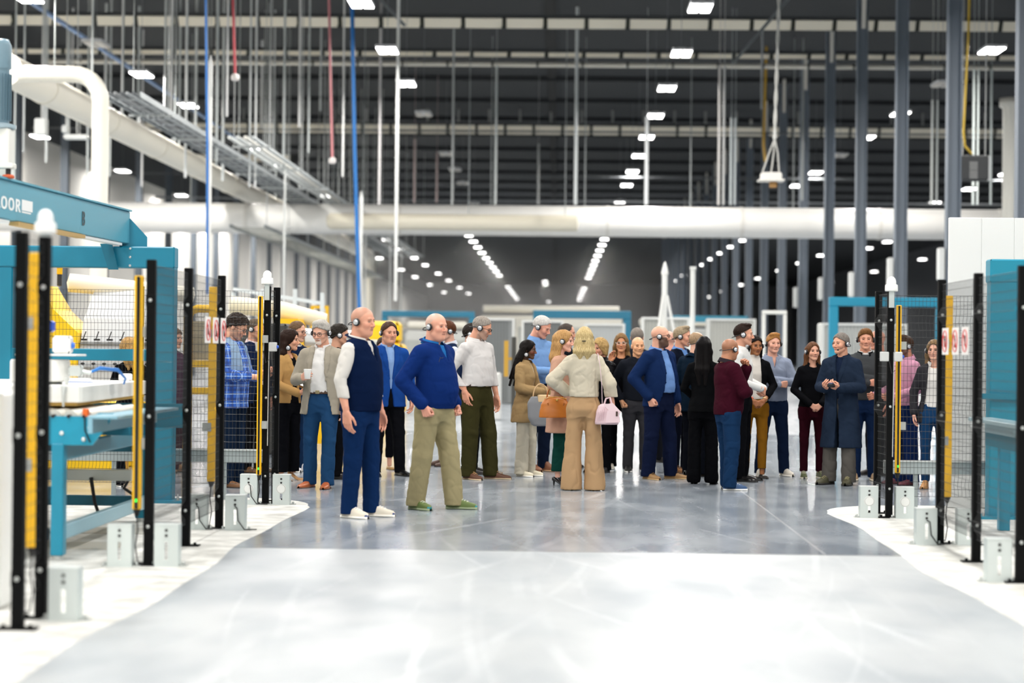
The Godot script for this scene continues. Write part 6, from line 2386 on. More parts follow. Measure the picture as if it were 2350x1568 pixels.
func person(p: Dictionary) -> Node3D:
	p["seed"] = p.get("seed", taken.get("person", 0) + 1.0)
	var s: float = p.h / 1.75
	var root := thing("person", p.label, "person", Vector3(p.x, 0.0, p.z), p.get("turn", 0.0), "visitors gathered on the factory floor")
	root.scale = Vector3(s, s, s)
	var fem: bool = p.get("sex", "m") == "f"
	var kind: String = p.get("head", "woman" if fem else "man")
	var w: float = {"man": 1.0, "stout": 1.06, "woman": 0.94}[kind]
	var skin := lin(p.skin)
	# ---- body: head, neck, trunk, arms with hands, legs in one mesh
	var g := Geo.new()
	var hs: float = p.get("head_size", 1.0)
	var look: Array = p.get("look", [0.0, 0.0, 0.0])   # turn, nod down, tilt
	var hb := Basis.from_euler(Vector3(deg_to_rad(look[1]), deg_to_rad(look[0]), deg_to_rad(look[2])))
	var pivot := Vector3(0, 1.515 + 0.05, -0.02) + v3(p.get("head_at", [0, 0, 0.018]))
	var hx := Transform3D(hb.scaled(Vector3(hs, hs, hs)), pivot) * Transform3D(Basis.IDENTITY, Vector3(0, -0.05, 0.015))
	g.add(heads[kind], hx, skin, false, head_colors(p, heads[kind]))
	var eye := lin(p.get("eyes", "3a2c22"))
	for sd in [-1.0, 1.0]:
		var e := Vector3(sd * 0.031, 0.1175, 0.0805)
		g.ball(hx * e, Vector3(0.0128, 0.0066, 0.0112) * hs, lin("b8aca2"), 10, 6, hb)
		g.ball(hx * (e + Vector3(0, -0.001, 0.0095)), Vector3(0.0060, 0.0056, 0.0030) * hs, eye, 8, 4, hb)
		g.tube([hx * (e + Vector3(-0.0165, 0.0015, 0.006)), hx * (e + Vector3(0, 0.0066, 0.0112)), hx * (e + Vector3(0.0165, 0.0015, 0.006))], [0.0024, 0.0042, 0.0024], 5, skin.darkened(0.45) if not fem else lin("2b1d16"))
		var bc := lin(p.get("brow", p.get("hair", {}).get("color", "5a4636")))
		g.tube([hx * Vector3(sd * 0.012, 0.1365, 0.0975), hx * Vector3(sd * 0.030, 0.1425, 0.094), hx * Vector3(sd * 0.049, 0.1365, 0.079)], [0.0030, 0.0036, 0.0020], 6, skin.lerp(bc, p.get("brow_k", 0.75)), true, 0.8)
	var neck_r: float = 0.056 if not fem else 0.045
	g.tube([hx * Vector3(0, 0.02, -0.035), Vector3(0, 1.49, -0.03), Vector3(0, 1.44, -0.02), Vector3(0, 1.36, -0.012), Vector3(0, 1.20, -0.01), Vector3(0, 1.02, -0.01), Vector3(0, 0.88, -0.01)],
		[neck_r, neck_r * 1.05, neck_r * 1.45, 0.085, 0.078, 0.074, 0.07], 12, skin)
	for sd in [-1, 1]:
		var a := arm_joints(p, sd)
		var rk: float = (0.031 if fem else 0.037) + p.get("bulk", 0.0) * 0.15
		var mid1: Vector3 = a[1].lerp(a[2], 0.3)
		g.tube([a[0] * Vector3(0.4, 1, 1), a[0], a[1], mid1, a[2]], [0.035, 0.042, rk, rk * 1.05, 0.0255], 10, skin)
		if not p.get("no_hand_l" if sd > 0 else "no_hand_r", false):
			var f: Vector3 = a[3].normalized()
			var pl: Vector3 = a[4]
			pl = (pl - f * pl.dot(f)).normalized()
			var th: Vector3 = f.cross(pl) * (1.0 if sd < 0 else -1.0)
			var sc: float = 0.88 if fem else 1.0 + p.get("bulk", 0.0)
			g.add(hands[a[5]], Transform3D(Basis(th * sc, f * sc, pl * sc), a[2] + f * 0.012), skin.lerp(lin("c0604c"), 0.10), sd > 0)
		var j := leg_joints(p, sd)
		g.tube([j[0], j[1], j[1].lerp(j[2], 0.3) + Vector3(0, 0, -0.02), j[1].lerp(j[2], 0.85) + Vector3(0, 0, -0.008), j[2] - Vector3(0, 0.035, 0)], [0.06, 0.045, 0.05, 0.032, 0.030], 10, skin)
	put("body", g.commit(), skin_mat, root)
	# ---- clothes
	for o in p.tops:
		put(o.part, top_mesh(p, o), cloth(o), root)
		if o.has("collar"):
			put("collar", collar_mesh(o.get("collar_r", 0.072 + p.get("bulk", 0.0) * 0.35 if not fem else 0.064), o.get("spread", 0.42), o.get("collar_h", 0.042), o.get("collar_y", 1.492), o.get("collar_fold", 0.04)), cloth({"color": o.collar}), root)
	var tr: Dictionary = p.trousers
	put(tr.get("part", "trousers"), trousers_mesh(p, tr), cloth(tr), root)
	if p.has("belt"):
		var q: Dictionary = p.duplicate()
		q["belly"] = p.get("belly", 0.0) * 0.45
		var bl := put("belt", ring_mesh(trunk_rows(q, 0.0, 1.2, 0.8), 1.005, 0.034, 0.004), paint(p.belt, 0.5), root)
		var bk := Geo.new()
		bk.box(Vector3(0, 1.005, trunk_rows(q, 0.0, 1.006, 0.8)[0][4] + 0.004), Vector3(0.045, 0.036, 0.008), Color.WHITE, Basis.IDENTITY, 0.003)
		put("buckle", bk.commit(), paint("c9b48a", 0.3, 0.9), bl)
	for bd in p.get("bands", []):
		var aj := arm_joints(p, bd[0])
		var at: Vector3 = aj[1].lerp(aj[2], 0.95)
		var ax: Vector3 = (aj[2] - aj[1]).normalized()
		var bg := Geo.new()
		bg.tube([at - ax * 0.009, at + ax * 0.009], [0.033, 0.032], 14)
		put("wristband", bg.commit(), paint(bd[1], 0.5), root)
	# ---- shoes
	for sd in [-1, 1]:
		var j := leg_joints(p, sd)
		var so: Dictionary = p.shoes
		var m: Array = shoes[so.get("kind", "sneaker")]
		var n := put("shoe", m[0], paint(so.color, so.get("rough", 0.6)), root, Vector3(j[2].x, j[2].y - 0.085 - p.get("heel", 0.0), j[2].z))
		n.rotation_degrees.y = sd * j[3]
		var k: float = so.get("size", 1.0 if not fem else 0.86)
		n.scale = Vector3(k, k, k)
		put("sole", m[1], paint(so.get("sole", "e8e6e0"), 0.7), n)
		if so.has("laces"):
			put("laces", m[2], paint(so.laces, 0.8), n)
		if so.has("toe"):
			var tg := Geo.new()
			tg.ball(Vector3(0, 0.028, 0.172), Vector3(0.034, 0.022, 0.033), Color.WHITE, 10, 6)
			put("toe_cap", tg.commit(), paint(so.toe, 0.6), n)
	# ---- head wear
	if p.has("hair") and p.hair.get("t", 0.012) > 0.0:
		p.hair["seed"] = p.seed * 11.0
		var hm := put("hair", hair_mesh(p.hair, w), hair_paint(p.hair), root)
		hm.transform = hx
	if p.get("headset", true):
		var m := headset_mesh(w)
		var hn := put("headset", m[0], paint("16181a", 0.45), root)
		hn.transform = hx * Transform3D(Basis.IDENTITY, Vector3(0, -p.get("headset_drop", 0.0), p.get("headset_drop", 0.0) * 0.1))
		if p.get("mic", false):
			var mg := Geo.new()
			mg.tube([Vector3(0.092 * w, 0.105, 0.01), Vector3(0.090 * w, 0.075, 0.05), Vector3(0.062, 0.048, 0.105)], [0.002, 0.002, 0.002], 5)
			mg.ball(Vector3(0.052, 0.045, 0.112), Vector3(0.015, 0.010, 0.010))
			put("microphone", mg.commit(), paint("101112", 0.7), hn)
		for k in [1, 2]:
			put("ear_cap", m[k], paint("c9ccd0", 0.25, 0.6), hn)
	if p.has("glasses"):
		var gn := put("glasses", glasses_mesh(w), paint(p.glasses, 0.35), root)
		gn.transform = hx
	return root

func hair_paint(o: Dictionary) -> StandardMaterial3D:
	var key: String = "hair" + o.color
	if not mats.has(key):
		var m := StandardMaterial3D.new()
		m.albedo_color = Color.WHITE
		m.roughness = 0.5
		m.metallic_specular = 0.2
		var c := Color(o.color)
		var nt := NoiseTexture2D.new()
		nt.width = 128
		nt.height = 128
		nt.seamless = true
		var fn := FastNoiseLite.new()
		fn.frequency = 0.05
		fn.fractal_octaves = 3
		nt.noise = fn
		var gr := Gradient.new()
		gr.set_color(0, c.darkened(0.4))
		gr.set_color(1, Color(c.r * 1.2, c.g * 1.2, c.b * 1.2) if not o.has("streak") else Color(o.streak))
		nt.color_ramp = gr
		m.albedo_texture = nt
		m.uv1_triplanar = true
		m.uv1_scale = Vector3(22, 2.5, 22)
		mats[key] = m
	return mats[key]

# woven stuff: a fine weave of two near tones, or checks
func cloth(o: Dictionary) -> StandardMaterial3D:
	if o.has("checks"):
		return checks_paint(o)
	# the list holds the tones as the bright picture shows them; the dyed cloth itself is deeper
	var c := Color(o.color).srgb_to_linear()
	var lum: float = c.get_luminance()
	var k: float = 0.55 if lum < 0.25 else (0.70 if lum < 0.5 else 0.74)
	var deep := Color(c.r * k, c.g * k, c.b * k).linear_to_srgb()
	return paint(deep.to_html(false), o.get("rough", 0.9), 0.0, 0.15)

func checks_paint(o: Dictionary) -> StandardMaterial3D:
	var key: String = "checks" + o.color
	if mats.has(key):
		return mats[key]
	var im := Image.create(64, 64, false, Image.FORMAT_RGB8)
	var a := Color(o.color)
	var b := Color(o.checks)
	var d := Color(o.get("checks_dark", "1b3f86"))
	for y in 64:
		for x in 64:
			var c := a
			if x % 32 < 9:
				c = c.lerp(d, 0.6)
			if y % 32 < 9:
				c = c.lerp(d, 0.6)
			if x % 32 in [18, 19, 20]:
				c = c.lerp(b, 0.75)
			if y % 32 in [18, 19, 20]:
				c = c.lerp(b, 0.75)
			im.set_pixel(x, y, c)
	var m := StandardMaterial3D.new()
	m.albedo_texture = ImageTexture.create_from_image(im)
	m.uv1_triplanar = true
	m.uv1_scale = Vector3.ONE * 5.5
	m.roughness = 0.85
	mats[key] = m
	return m

func short_hair(color: String, t := 0.012, more := {}) -> Dictionary:
	var d := {"color": color, "t": t}
	d.merge(more, true)
	return d

func long_hair(color: String, length: float, more := {}) -> Dictionary:
	var locks := []
	for sd in [-1.0, 1.0]:
		locks.append([[sd * 0.066, 0.15, -0.035], [sd * 0.078, 0.06, -0.035], 0.026, 0.028])
		locks.append([[sd * 0.078, 0.06, -0.035], [sd * 0.085, 0.06 - length * 0.55, -0.045], 0.028, 0.032])
		locks.append([[sd * 0.085, 0.06 - length * 0.55, -0.045], [sd * 0.078, 0.06 - length, -0.05], 0.032, 0.018])
		locks.append([[sd * 0.040, 0.15, -0.085], [sd * 0.045, 0.06 - length * 0.55, -0.105], 0.040, 0.042])
		locks.append([[sd * 0.045, 0.06 - length * 0.55, -0.105], [sd * 0.035, 0.05 - length, -0.10], 0.042, 0.022])
	var d := {"color": color, "t": 0.014, "locks": locks, "low": true, "cell": 0.009, "rough": 0.006, "fy": 5.0}
	d.merge(more, true)
	return d

var BLAZER_OPEN := [[1.60, 0.0, 0.055], [1.42, 0.0, 0.060], [1.25, 0.0, 0.055], [1.08, 0.0, 0.045], [0.95, 0.0, 0.075], [0.6, 0.0, 0.17]]
func blazer(color: String, more := {}) -> Dictionary:
	var d := {"part": "blazer", "color": color, "ext": 0.017, "hem": 0.79, "flare": 0.02, "neck": 0.055, "lapel": 0.055, "open": BLAZER_OPEN, "collar": color, "collar_y": 1.462, "collar_r": 0.092, "collar_h": 0.040, "collar_fold": 0.035, "spread": 0.75}
	d.merge(more, true)
	return d
func shirt(color: String, more := {}) -> Dictionary:
	var d := {"part": "shirt", "color": color, "collar": color, "hem": 0.995}
	d.merge(more, true)
	return d

func build_people():
	# ---- behind the mesh of the cell on the left
	person({"label": "woman with curly blonde hair in black behind the white vacuum lifter", "x": -4.44, "z": -20.6, "h": 1.54, "turn": 205, "sex": "f", "skin": "dba78c", "look": [20, 18, 0], "headset": false, "cell": 0.016,
		"hair": long_hair("b9813f", 0.20, {"t": 0.03, "rough": 0.016, "fx": 22.0, "fy": 12.0, "streak": "e3bd80"}), "arm_l": "phone", "arm_r": "phone",
		"tops": [{"part": "sweater", "color": "121317", "ext": 0.012, "hem": 0.9}], "trousers": {"color": "17181d"}, "shoes": {"color": "1a1a1c"}})
	person({"label": "person in a long purple sweater behind the teal gantry post", "x": -4.47, "z": -23.07, "h": 1.67, "turn": 62, "sex": "f", "skin": "d39f84", "cell": 0.014,
		"hair": short_hair("6b5138", 0.02), "tops": [{"part": "long_sweater", "color": "53284a", "ext": 0.03, "hem": 0.74, "flare": 0.02}],
		"trousers": {"color": "4d1f33", "hem_r": 0.055}, "shoes": {"kind": "boot", "color": "8b6744", "sole": "4a3524"}})
	person({"label": "man in blue plaid shirt with curly dark hair looking at his phone", "x": -3.40, "z": -20.79, "h": 1.81, "turn": 72, "skin": "dba488", "bulk": 0.015, "belly": 0.03, "look": [8, 24, 0], "headset": false, "glasses": "15161a",
		"hair": short_hair("2e2520", 0.026, {"rough": 0.016, "fx": 30.0, "fy": 30.0}), "beard": ["7d6552", 0.45], "arm_l": "phone", "arm_r": "phone",
		"tops": [{"part": "plaid_shirt", "color": "2c63c4", "checks": "c9dcf2", "checks_dark": "16306e", "ext": 0.016, "hem": 0.80, "flare": 0.03, "sleeve": 0.85},
			{"part": "denim_layer", "color": "9db8d6", "ext": 0.030, "sleeve": 0.0, "hem": 1.13, "collar_roll": 0.035, "open": [[1.6, 0, 0.06], [1.1, 0, 0.08]]}],
		"trousers": {"color": "1d3049", "hem_r": 0.075}, "shoes": {"kind": "dress", "color": "7b5433", "sole": "3c2a1c"}})
	person({"label": "man in navy blazer and pale pink shirt behind the mesh fence", "x": -3.55, "z": -23.25, "h": 1.80, "turn": 55, "skin": "d79f86", "look": [12, 0, 0],
		"hair": short_hair("5f5347", 0.006), "beard": ["8a7768", 0.35], "tops": [shirt("e8d6d8", {"sleeve": 0.0}), blazer("1c2c4d")],
		"trousers": {"color": "15171d"}, "shoes": {"kind": "dress", "color": "6a4a30", "sole": "2a1c14", "rough": 0.4}})
	# ---- left group
	person({"label": "woman with long dark hair in tan blazer holding a white phone", "x": -2.97, "z": -21.93, "h": 1.66, "turn": 58, "sex": "f", "skin": "d69e80", "look": [22, 0, 0], "headset_drop": 0.085, "lip": "a8524c",
		"hair": long_hair("2c1d17", 0.17, {"t": 0.02, "rough": 0.008}), "arm_r": "phone_low", "arm_l": "bent",
		"tops": [{"part": "top", "color": "101014", "sleeve": 0.0, "hem": 0.9, "neck": 0.09}, blazer("c79c63", {"hem": 0.90, "flare": 0.0, "neck": 0.07, "open": [[1.60, 0, 0.06], [1.35, 0, 0.05], [1.15, 0, 0.03], [0.8, 0, 0.10]]})],
		"heel": 0.04, "trousers": {"color": "121318", "hem_r": 0.08, "knee_r": 0.01, "hem": 0.10}, "shoes": {"kind": "pump", "color": "c39566", "sole": "b08658"}})
	person({"label": "man with cropped brown hair and glasses behind the tan blazer woman", "x": -3.10, "z": -23.51, "h": 1.78, "turn": 58, "skin": "d9a58a", "glasses": "202226", "look": [10, 5, 0],
		"hair": short_hair("6d5640", 0.007, {"line": 0.014}), "tops": [shirt("f1f0ee", {"sleeve": 0.0}), {"part": "sweater", "color": "1b2a4a", "ext": 0.012, "neck": 0.05}],
		"trousers": {"color": "213e66"}, "shoes": {"color": "e8e8ea", "laces": "ffffff"}})
	person({"label": "grey-haired man with goatee in beige linen blazer and jeans", "x": -2.47, "z": -20.82, "h": 1.75, "turn": -12, "skin": "e0aa90", "bulk": 0.016, "belly": 0.02, "look": [-8, 12, 0], "glasses": "2b2c30",
		"hair": short_hair("b3aea6", 0.020, {"rough": 0.004, "streak": "dedad2", "vol": [[[0, 0.225, 0.045], [0.066, 0.030, 0.05]]]}), "beard": ["d8d2c8", 0.8, 0, 0.066, 1], "brow": "a09a90", "arm_r": "cup", "arm_l": "side",
		"tops": [shirt("f3f2f0", {"sleeve": 0.0}), blazer("b3ab9a", {"hem": 0.77, "flare": 0.05, "open": [[1.6, 0, 0.055], [1.42, 0, 0.062], [1.2, 0, 0.080], [1.0, 0.01, 0.095], [0.6, 0.02, 0.17]]})],
		"belt": "4a3220", "trousers": {"color": "2c5684", "hem_r": 0.072}, "foot_r": [0.115, 0.0, 12.0], "foot_l": [0.10, 0.10, 8.0], "shoes": {"kind": "dress", "color": "a2572e", "sole": "5b3420", "rough": 0.3}})
	person({"label": "dark-haired man in black mostly hidden behind the grey-haired man", "x": -2.46, "z": -22.30, "h": 1.73, "turn": 95, "skin": "cf9a7e", "cell": 0.014,
		"hair": short_hair("2c2823", 0.016, {"rough": 0.010, "fx": 30.0, "fy": 25.0}), "tops": [blazer("17191f", {"open": [[1.6, 0, 0.03], [1.2, 0, 0.01]]})], "trousers": {"color": "14151a"}, "shoes": {"kind": "dress", "color": "241c18", "sole": "141210", "rough": 0.25}})
	person({"label": "tall man in navy fleece vest over white shirt and navy trousers", "x": -1.70, "z": -17.20, "h": 1.82, "turn": 66, "head": "stout", "skin": "dda086", "bulk": 0.028, "belly": 0.035, "look": [-4, 2, 2], "scalp": 0.38, "scalp_line": 0.012, "brow_k": 0.45,
		"hair": {"t": 0.0, "color": "6e5d50"}, "eyes": "8a6a58", "arm_r": "side", "arm_l": "side", "foot_r": [0.11, -0.03, 10.0], "foot_l": [0.11, 0.05, 12.0],
		"tops": [shirt("efebe6", {"fold": 0.010, "cuff": 0.006}), {"part": "fleece_vest", "color": "11244a", "ext": 0.022, "sleeve": 0.0, "hem": 0.885, "neck": 0.035, "collar": "11244a", "collar_r": 0.094, "collar_h": 0.060, "collar_fold": 0.0, "collar_y": 1.468, "spread": 0.55, "open": [[1.62, 0, 0.045], [1.42, 0, 0.035], [1.30, 0, 0.004]], "rough": 0.95}],
		"trousers": {"color": "17376a", "hem_r": 0.068}, "shoes": {"color": "e4dccb", "sole": "f0ece2", "laces": "ffffff", "toe": "27407a"}})
	person({"label": "man in bright blue suit jacket behind the navy vest", "x": -1.95, "z": -22.90, "h": 1.77, "turn": 22, "head": "stout", "skin": "d99e82", "bulk": 0.012, "look": [6, 2, 0],
		"hair": short_hair("4a352a", 0.012, {"line": 0.012}), "tops": [shirt("93b6e8", {"sleeve": 0.0}), blazer("2356b0", {"open": [[1.6, 0, 0.055], [1.42, 0, 0.055], [1.2, 0, 0.03], [1.0, 0, 0.01], [0.6, 0, 0.06]]})],
		"trousers": {"color": "16171c"}, "foot_r": [0.13, 0.0, 10.0], "foot_l": [0.15, 0.0, 14.0], "shoes": {"kind": "dress", "color": "131314", "sole": "0e0e0f", "rough": 0.25}})
	person({"label": "person in black trousers and leopard flats hidden behind the navy vest man", "x": -2.12, "z": -24.12, "h": 1.60, "turn": 15, "sex": "f", "skin": "d9a48c", "cell": 0.016,
		"hair": short_hair("3a2c24", 0.016), "tops": [{"part": "sweater", "color": "17181d", "ext": 0.01}], "trousers": {"color": "14151a", "hem": 0.16, "hem_r": 0.05}, "shoes": {"kind": "slipper", "color": "a07c44", "sole": "3a2a1a"}})
	person({"label": "heavy man in royal blue quarter-zip pullover and khaki trousers", "x": -1.12, "z": -18.15, "h": 1.79, "turn": 58, "head": "stout", "skin": "dfa28a", "bulk": 0.036, "belly": 0.075, "wide": 1.02, "look": [-6, 1, 0], "scalp": 0.55, "scalp_line": 0.035, "brow_k": 0.35,
		"hair": {"t": 0.0, "color": "b0a79c"}, "eyes": "5b6a74", "arm_r": "pocket", "arm_l": "pocket", "foot_r": [0.115, -0.10, 14.0], "foot_l": [0.14, 0.13, 24.0],
		"tops": [shirt("2f86d6", {"sleeve": 0.0, "collar_h": 0.05}), {"part": "pullover", "color": "183a86", "ext": 0.016, "hem": 0.90, "nip": 0.012, "neck": 0.035, "collar": "183a86", "collar_r": 0.098, "collar_h": 0.062, "collar_fold": 0.0, "collar_y": 1.468, "spread": 0.5, "open": [[1.62, 0, 0.045], [1.42, 0, 0.03], [1.33, 0, 0.004]], "fold": 0.008, "rough": 0.9}],
		"trousers": {"color": "b3a77f", "hem_r": 0.085, "knee_r": 0.012, "fold": 0.009}, "shoes": {"color": "5d7038", "sole": "8d9a7a", "laces": "dfe3cf", "toe": "1f8d9a"}})
	person({"label": "young man with auburn quiff in navy vest facing left", "x": -1.38, "z": -25.0, "h": 1.82, "turn": -62, "skin": "e2ad96", "look": [0, 2, 0],
		"hair": short_hair("5c3622", 0.013, {"vol": [[[0, 0.232, 0.050], [0.060, 0.034, 0.045]]]}), "tops": [shirt("dfe3ee"), {"part": "vest", "color": "1d2f52", "ext": 0.016, "sleeve": 0.0, "hem": 0.93, "neck": 0.06, "open": [[1.6, 0, 0.06], [1.4, 0, 0.04], [1.2, 0, 0.004]]}],
		"trousers": {"color": "cbb697"}, "shoes": {"kind": "dress", "color": "4a3226", "sole": "2c1e17"}})
	person({"label": "man in white dotted shirt and olive trousers with glasses and grey hair", "x": -0.91, "z": -22.54, "h": 1.86, "turn": 52, "skin": "d59a7e", "bulk": 0.024, "belly": 0.035, "look": [28, 18, 0], "head_at": [0, -0.01, 0.035], "glasses": "18191c",
		"hair": short_hair("8d8279", 0.006, {"streak": "c4bcb2"}), "beard": ["9a8f86", 0.5], "arm_r": "pocket_back", "arm_l": "side", "belt": "32241a",
		"foot_r": [0.11, 0.0, 10.0], "foot_l": [0.13, 0.10, 24.0],
		"tops": [shirt("e6e4e2", {"ext": 0.006, "hem": 0.99, "fold": 0.009})], "trousers": {"color": "474427", "hem_r": 0.082, "knee_r": 0.012}, "shoes": {"kind": "dress", "color": "5a3826", "sole": "c7b394", "laces": "b08a5c"}})
	person({"label": "dark-haired person in navy jacket mostly hidden behind the white dotted shirt", "x": -1.02, "z": -23.5, "h": 1.77, "turn": 75, "skin": "cf9a80", "cell": 0.014, "bulk": 0.02, "belly": 0.05,
		"hair": short_hair("2b2420", 0.014, {"rough": 0.01}), "tops": [{"part": "jacket", "color": "1c2c4a", "ext": 0.02, "hem": 0.86}], "trousers": {"color": "171a22"}, "shoes": {"kind": "dress", "color": "1a1614", "sole": "100e0d"}})
	# ---- middle group
	var braids := []
	for k in 13:
		var a: float = lerpf(-1.0, 1.0, k / 12.0)
		var bx: float = sin(a * 1.75) * 0.080
		var bz: float = -cos(a * 1.75) * 0.075 - 0.012
		braids.append([[bx * 0.95, 0.15, bz], [bx * 1.25, 0.0, bz * 1.2 - 0.045], 0.016, 0.013, 0.006])
		braids.append([[bx * 1.25, 0.0, bz * 1.2 - 0.045], [bx * 1.5, -0.30 - 0.06 * cos(k * 2.1), bz * 1.3 - 0.10], 0.013, 0.011, 0.004])
	person({"label": "woman with long black braids in khaki field jacket and cream trousers", "x": -0.36, "z": -23.12, "h": 1.58, "turn": 62, "sex": "f", "skin": "5b3826", "bands": [[-1, "d8402c"]], "look": [14, 4, 0], "lip": "7a4038", "headset_drop": 0.06,
		"hair": {"color": "15110f", "t": 0.012, "locks": braids, "cell": 0.0085, "low": true, "rough": 0.004}, "arm_l": "clasp_high", "arm_r": "clasp_high",
		"tops": [{"part": "shirt", "color": "c9b698", "sleeve": 0.0, "hem": 0.9}, {"part": "field_jacket", "color": "b2946a", "ext": 0.030, "hem": 0.70, "flare": 0.035, "collar": "b2946a", "collar_r": 0.082, "neck": 0.05, "fold": 0.010, "open": [[1.6, 0, 0.05], [1.3, 0, 0.03], [1.0, 0, 0.02], [0.6, 0, 0.05]]}],
		"trousers": {"color": "ded6c2", "hem_r": 0.088, "knee_r": 0.022, "fold": 0.009}, "shoes": {"color": "e0d8c0", "sole": "f0ede4", "laces": "5a5238", "size": 0.95}})
	person({"label": "tall white-haired man in light blue dress shirt looking down", "x": -0.24, "z": -24.07, "h": 1.90, "turn": 48, "skin": "e0a189", "bulk": 0.02, "belly": 0.03, "look": [16, 22, 0], "head_at": [0, -0.01, 0.03],
		"hair": short_hair("dcd8d2", 0.010, {"streak": "f4f2ee"}), "brow": "cfc8c0", "arm_l": "phone", "arm_r": "phone", "tops": [shirt("84aee6", {"ext": 0.006, "hem": 0.98, "fold": 0.009})],
		"belt": "2a1f18", "trousers": {"color": "1d2a44"}, "shoes": {"kind": "boot", "color": "74472c", "sole": "a58260", "size": 1.0}})
	person({"label": "strawberry blonde woman in long peach coat and dark green trousers", "x": 0.05, "z": -21.62, "h": 1.68, "turn": 70, "sex": "f", "skin": "e3ae98", "look": [8, 2, 0], "heel": 0.05,
		"hair": long_hair("bd8648", 0.24, {"t": 0.016, "streak": "e0b67e"}), "arm_r": "bent", "arm_l": "bent",
		"tops": [{"part": "coat", "color": "d8ab92", "ext": 0.022, "hem": 0.60, "flare": 0.02, "neck": 0.06, "open": [[1.6, 0, 0.05], [1.2, 0, 0.02], [0.5, 0, 0.05]]}],
		"trousers": {"color": "174a41", "hem_r": 0.075, "knee_r": 0.008, "hem": 0.17}, "shoes": {"kind": "pump", "color": "141416", "sole": "0e0e10", "rough": 0.3}})
	person({"label": "man with receding dark grey hair in profile behind the strawberry blonde", "x": 0.10, "z": -24.9, "h": 1.80, "turn": 80, "skin": "d39b82", "cell": 0.014,
		"hair": short_hair("4c443e", 0.009, {"line": 0.028}), "headset": false, "tops": [{"part": "jacket", "color": "20242c", "ext": 0.014, "collar": "20242c"}], "trousers": {"color": "1c2230"}, "shoes": {"kind": "dress", "color": "1a1614", "sole": "100e0d"}})
	person({"label": "blonde woman seen from behind in cream sweater and tan wide-leg trousers", "x": 0.28, "z": -20.91, "h": 1.71, "turn": 176, "sex": "f", "skin": "dfa88f", "look": [0, 2, 0],
		"hair": long_hair("cda964", 0.15, {"t": 0.014, "streak": "f0dcaa", "part": 0.002}), "arm_l": [[0.36, 1.18, -0.03], [0.20, 1.045, 0.10], [-0.8, -0.1, 0.6], [-0.5, 0.2, -0.9], "relaxed"], "arm_r": "side_open", "headset": true,
		"tops": [{"part": "sweater", "color": "ddd4be", "ext": 0.026, "hem": 1.005, "puff": 0.016, "nip": 0.018, "neck": 0.04, "fold": 0.010}],
		"trousers": {"color": "c6a27a", "hem_r": 0.118, "knee_r": 0.030, "hem": 0.008, "fold": 0.010, "fy": 3.0, "waist": 1.05}, "foot_r": [0.125, 0.0, 8.0], "foot_l": [0.125, 0.0, 8.0], "shoes": {"color": "c9b08a", "size": 0.8}})
	person({"label": "woman with short blonde bob in black puffer covering her mouth", "x": 0.52, "z": -24.04, "h": 1.61, "turn": -32, "sex": "f", "skin": "d59c80", "look": [-10, 4, 0], "headset": false,
		"hair": short_hair("b48648", 0.026, {"streak": "e6c588", "low": true, "rough": 0.008, "locks": [[[0.075, 0.14, -0.01], [0.082, 0.05, -0.01], 0.030, 0.026], [[-0.075, 0.14, -0.01], [-0.082, 0.05, -0.01], 0.030, 0.026], [[0, 0.14, -0.08], [0, 0.04, -0.085], 0.06, 0.05]]}), "arm_l": "chin", "arm_r": "chin",
		"tops": [{"part": "puffer_jacket", "color": "131417", "ext": 0.030, "hem": 0.90, "collar_roll": 0.04, "fold": 0.012, "fy": 18.0, "fx": 3.0, "rough": 0.45}], "trousers": {"color": "111216"}, "shoes": {"color": "151517", "sole": "151517"}})
	person({"label": "smiling woman with clear glasses and brown highlighted hair raising a hand", "x": 0.79, "z": -24.81, "h": 1.68, "turn": -2, "sex": "f", "skin": "d8986f", "glasses": "d9d4cc", "headset": false, "lip": "b34a44",
		"hair": long_hair("4d3424", 0.20, {"streak": "c39a64", "t": 0.018}), "arm_r": "raised", "arm_l": "side", "tops": [{"part": "sweater", "color": "131318", "ext": 0.010, "neck": 0.08}], "trousers": {"color": "121318"}, "shoes": {"color": "d6cdbd", "sole": "e9e4da"}})
	person({"label": "man with grey hair seen from behind at the back of the middle group", "x": 1.04, "z": -26.2, "h": 1.77, "turn": 170, "skin": "d8a58c", "cell": 0.016, "headset": false,
		"hair": short_hair("857c74", 0.012), "tops": [{"part": "jacket", "color": "2a2d35", "ext": 0.014}], "trousers": {"color": "24262c"}, "shoes": {"kind": "dress", "color": "201a17", "sole": "120f0e"}})
	person({"label": "bald man in charcoal pullover and grey trousers behind the blue suit", "x": 0.97, "z": -24.2, "h": 1.64, "turn": 12, "skin": "e0a87e", "bulk": 0.012, "headset": false, "brow": "8a6a50",
		"hair": {"t": 0.0, "color": "8a7564"}, "scalp": 0.12, "arm_r": "pocket", "arm_l": "pocket", "foot_r": [0.10, -0.05, 10.0],
		"tops": [{"part": "pullover", "color": "23272f", "ext": 0.012, "collar": "23272f"}], "trousers": {"color": "4b4a50", "hem_r": 0.066}, "shoes": {"color": "17181a", "sole": "e6e4e0", "laces": "17181a"}})
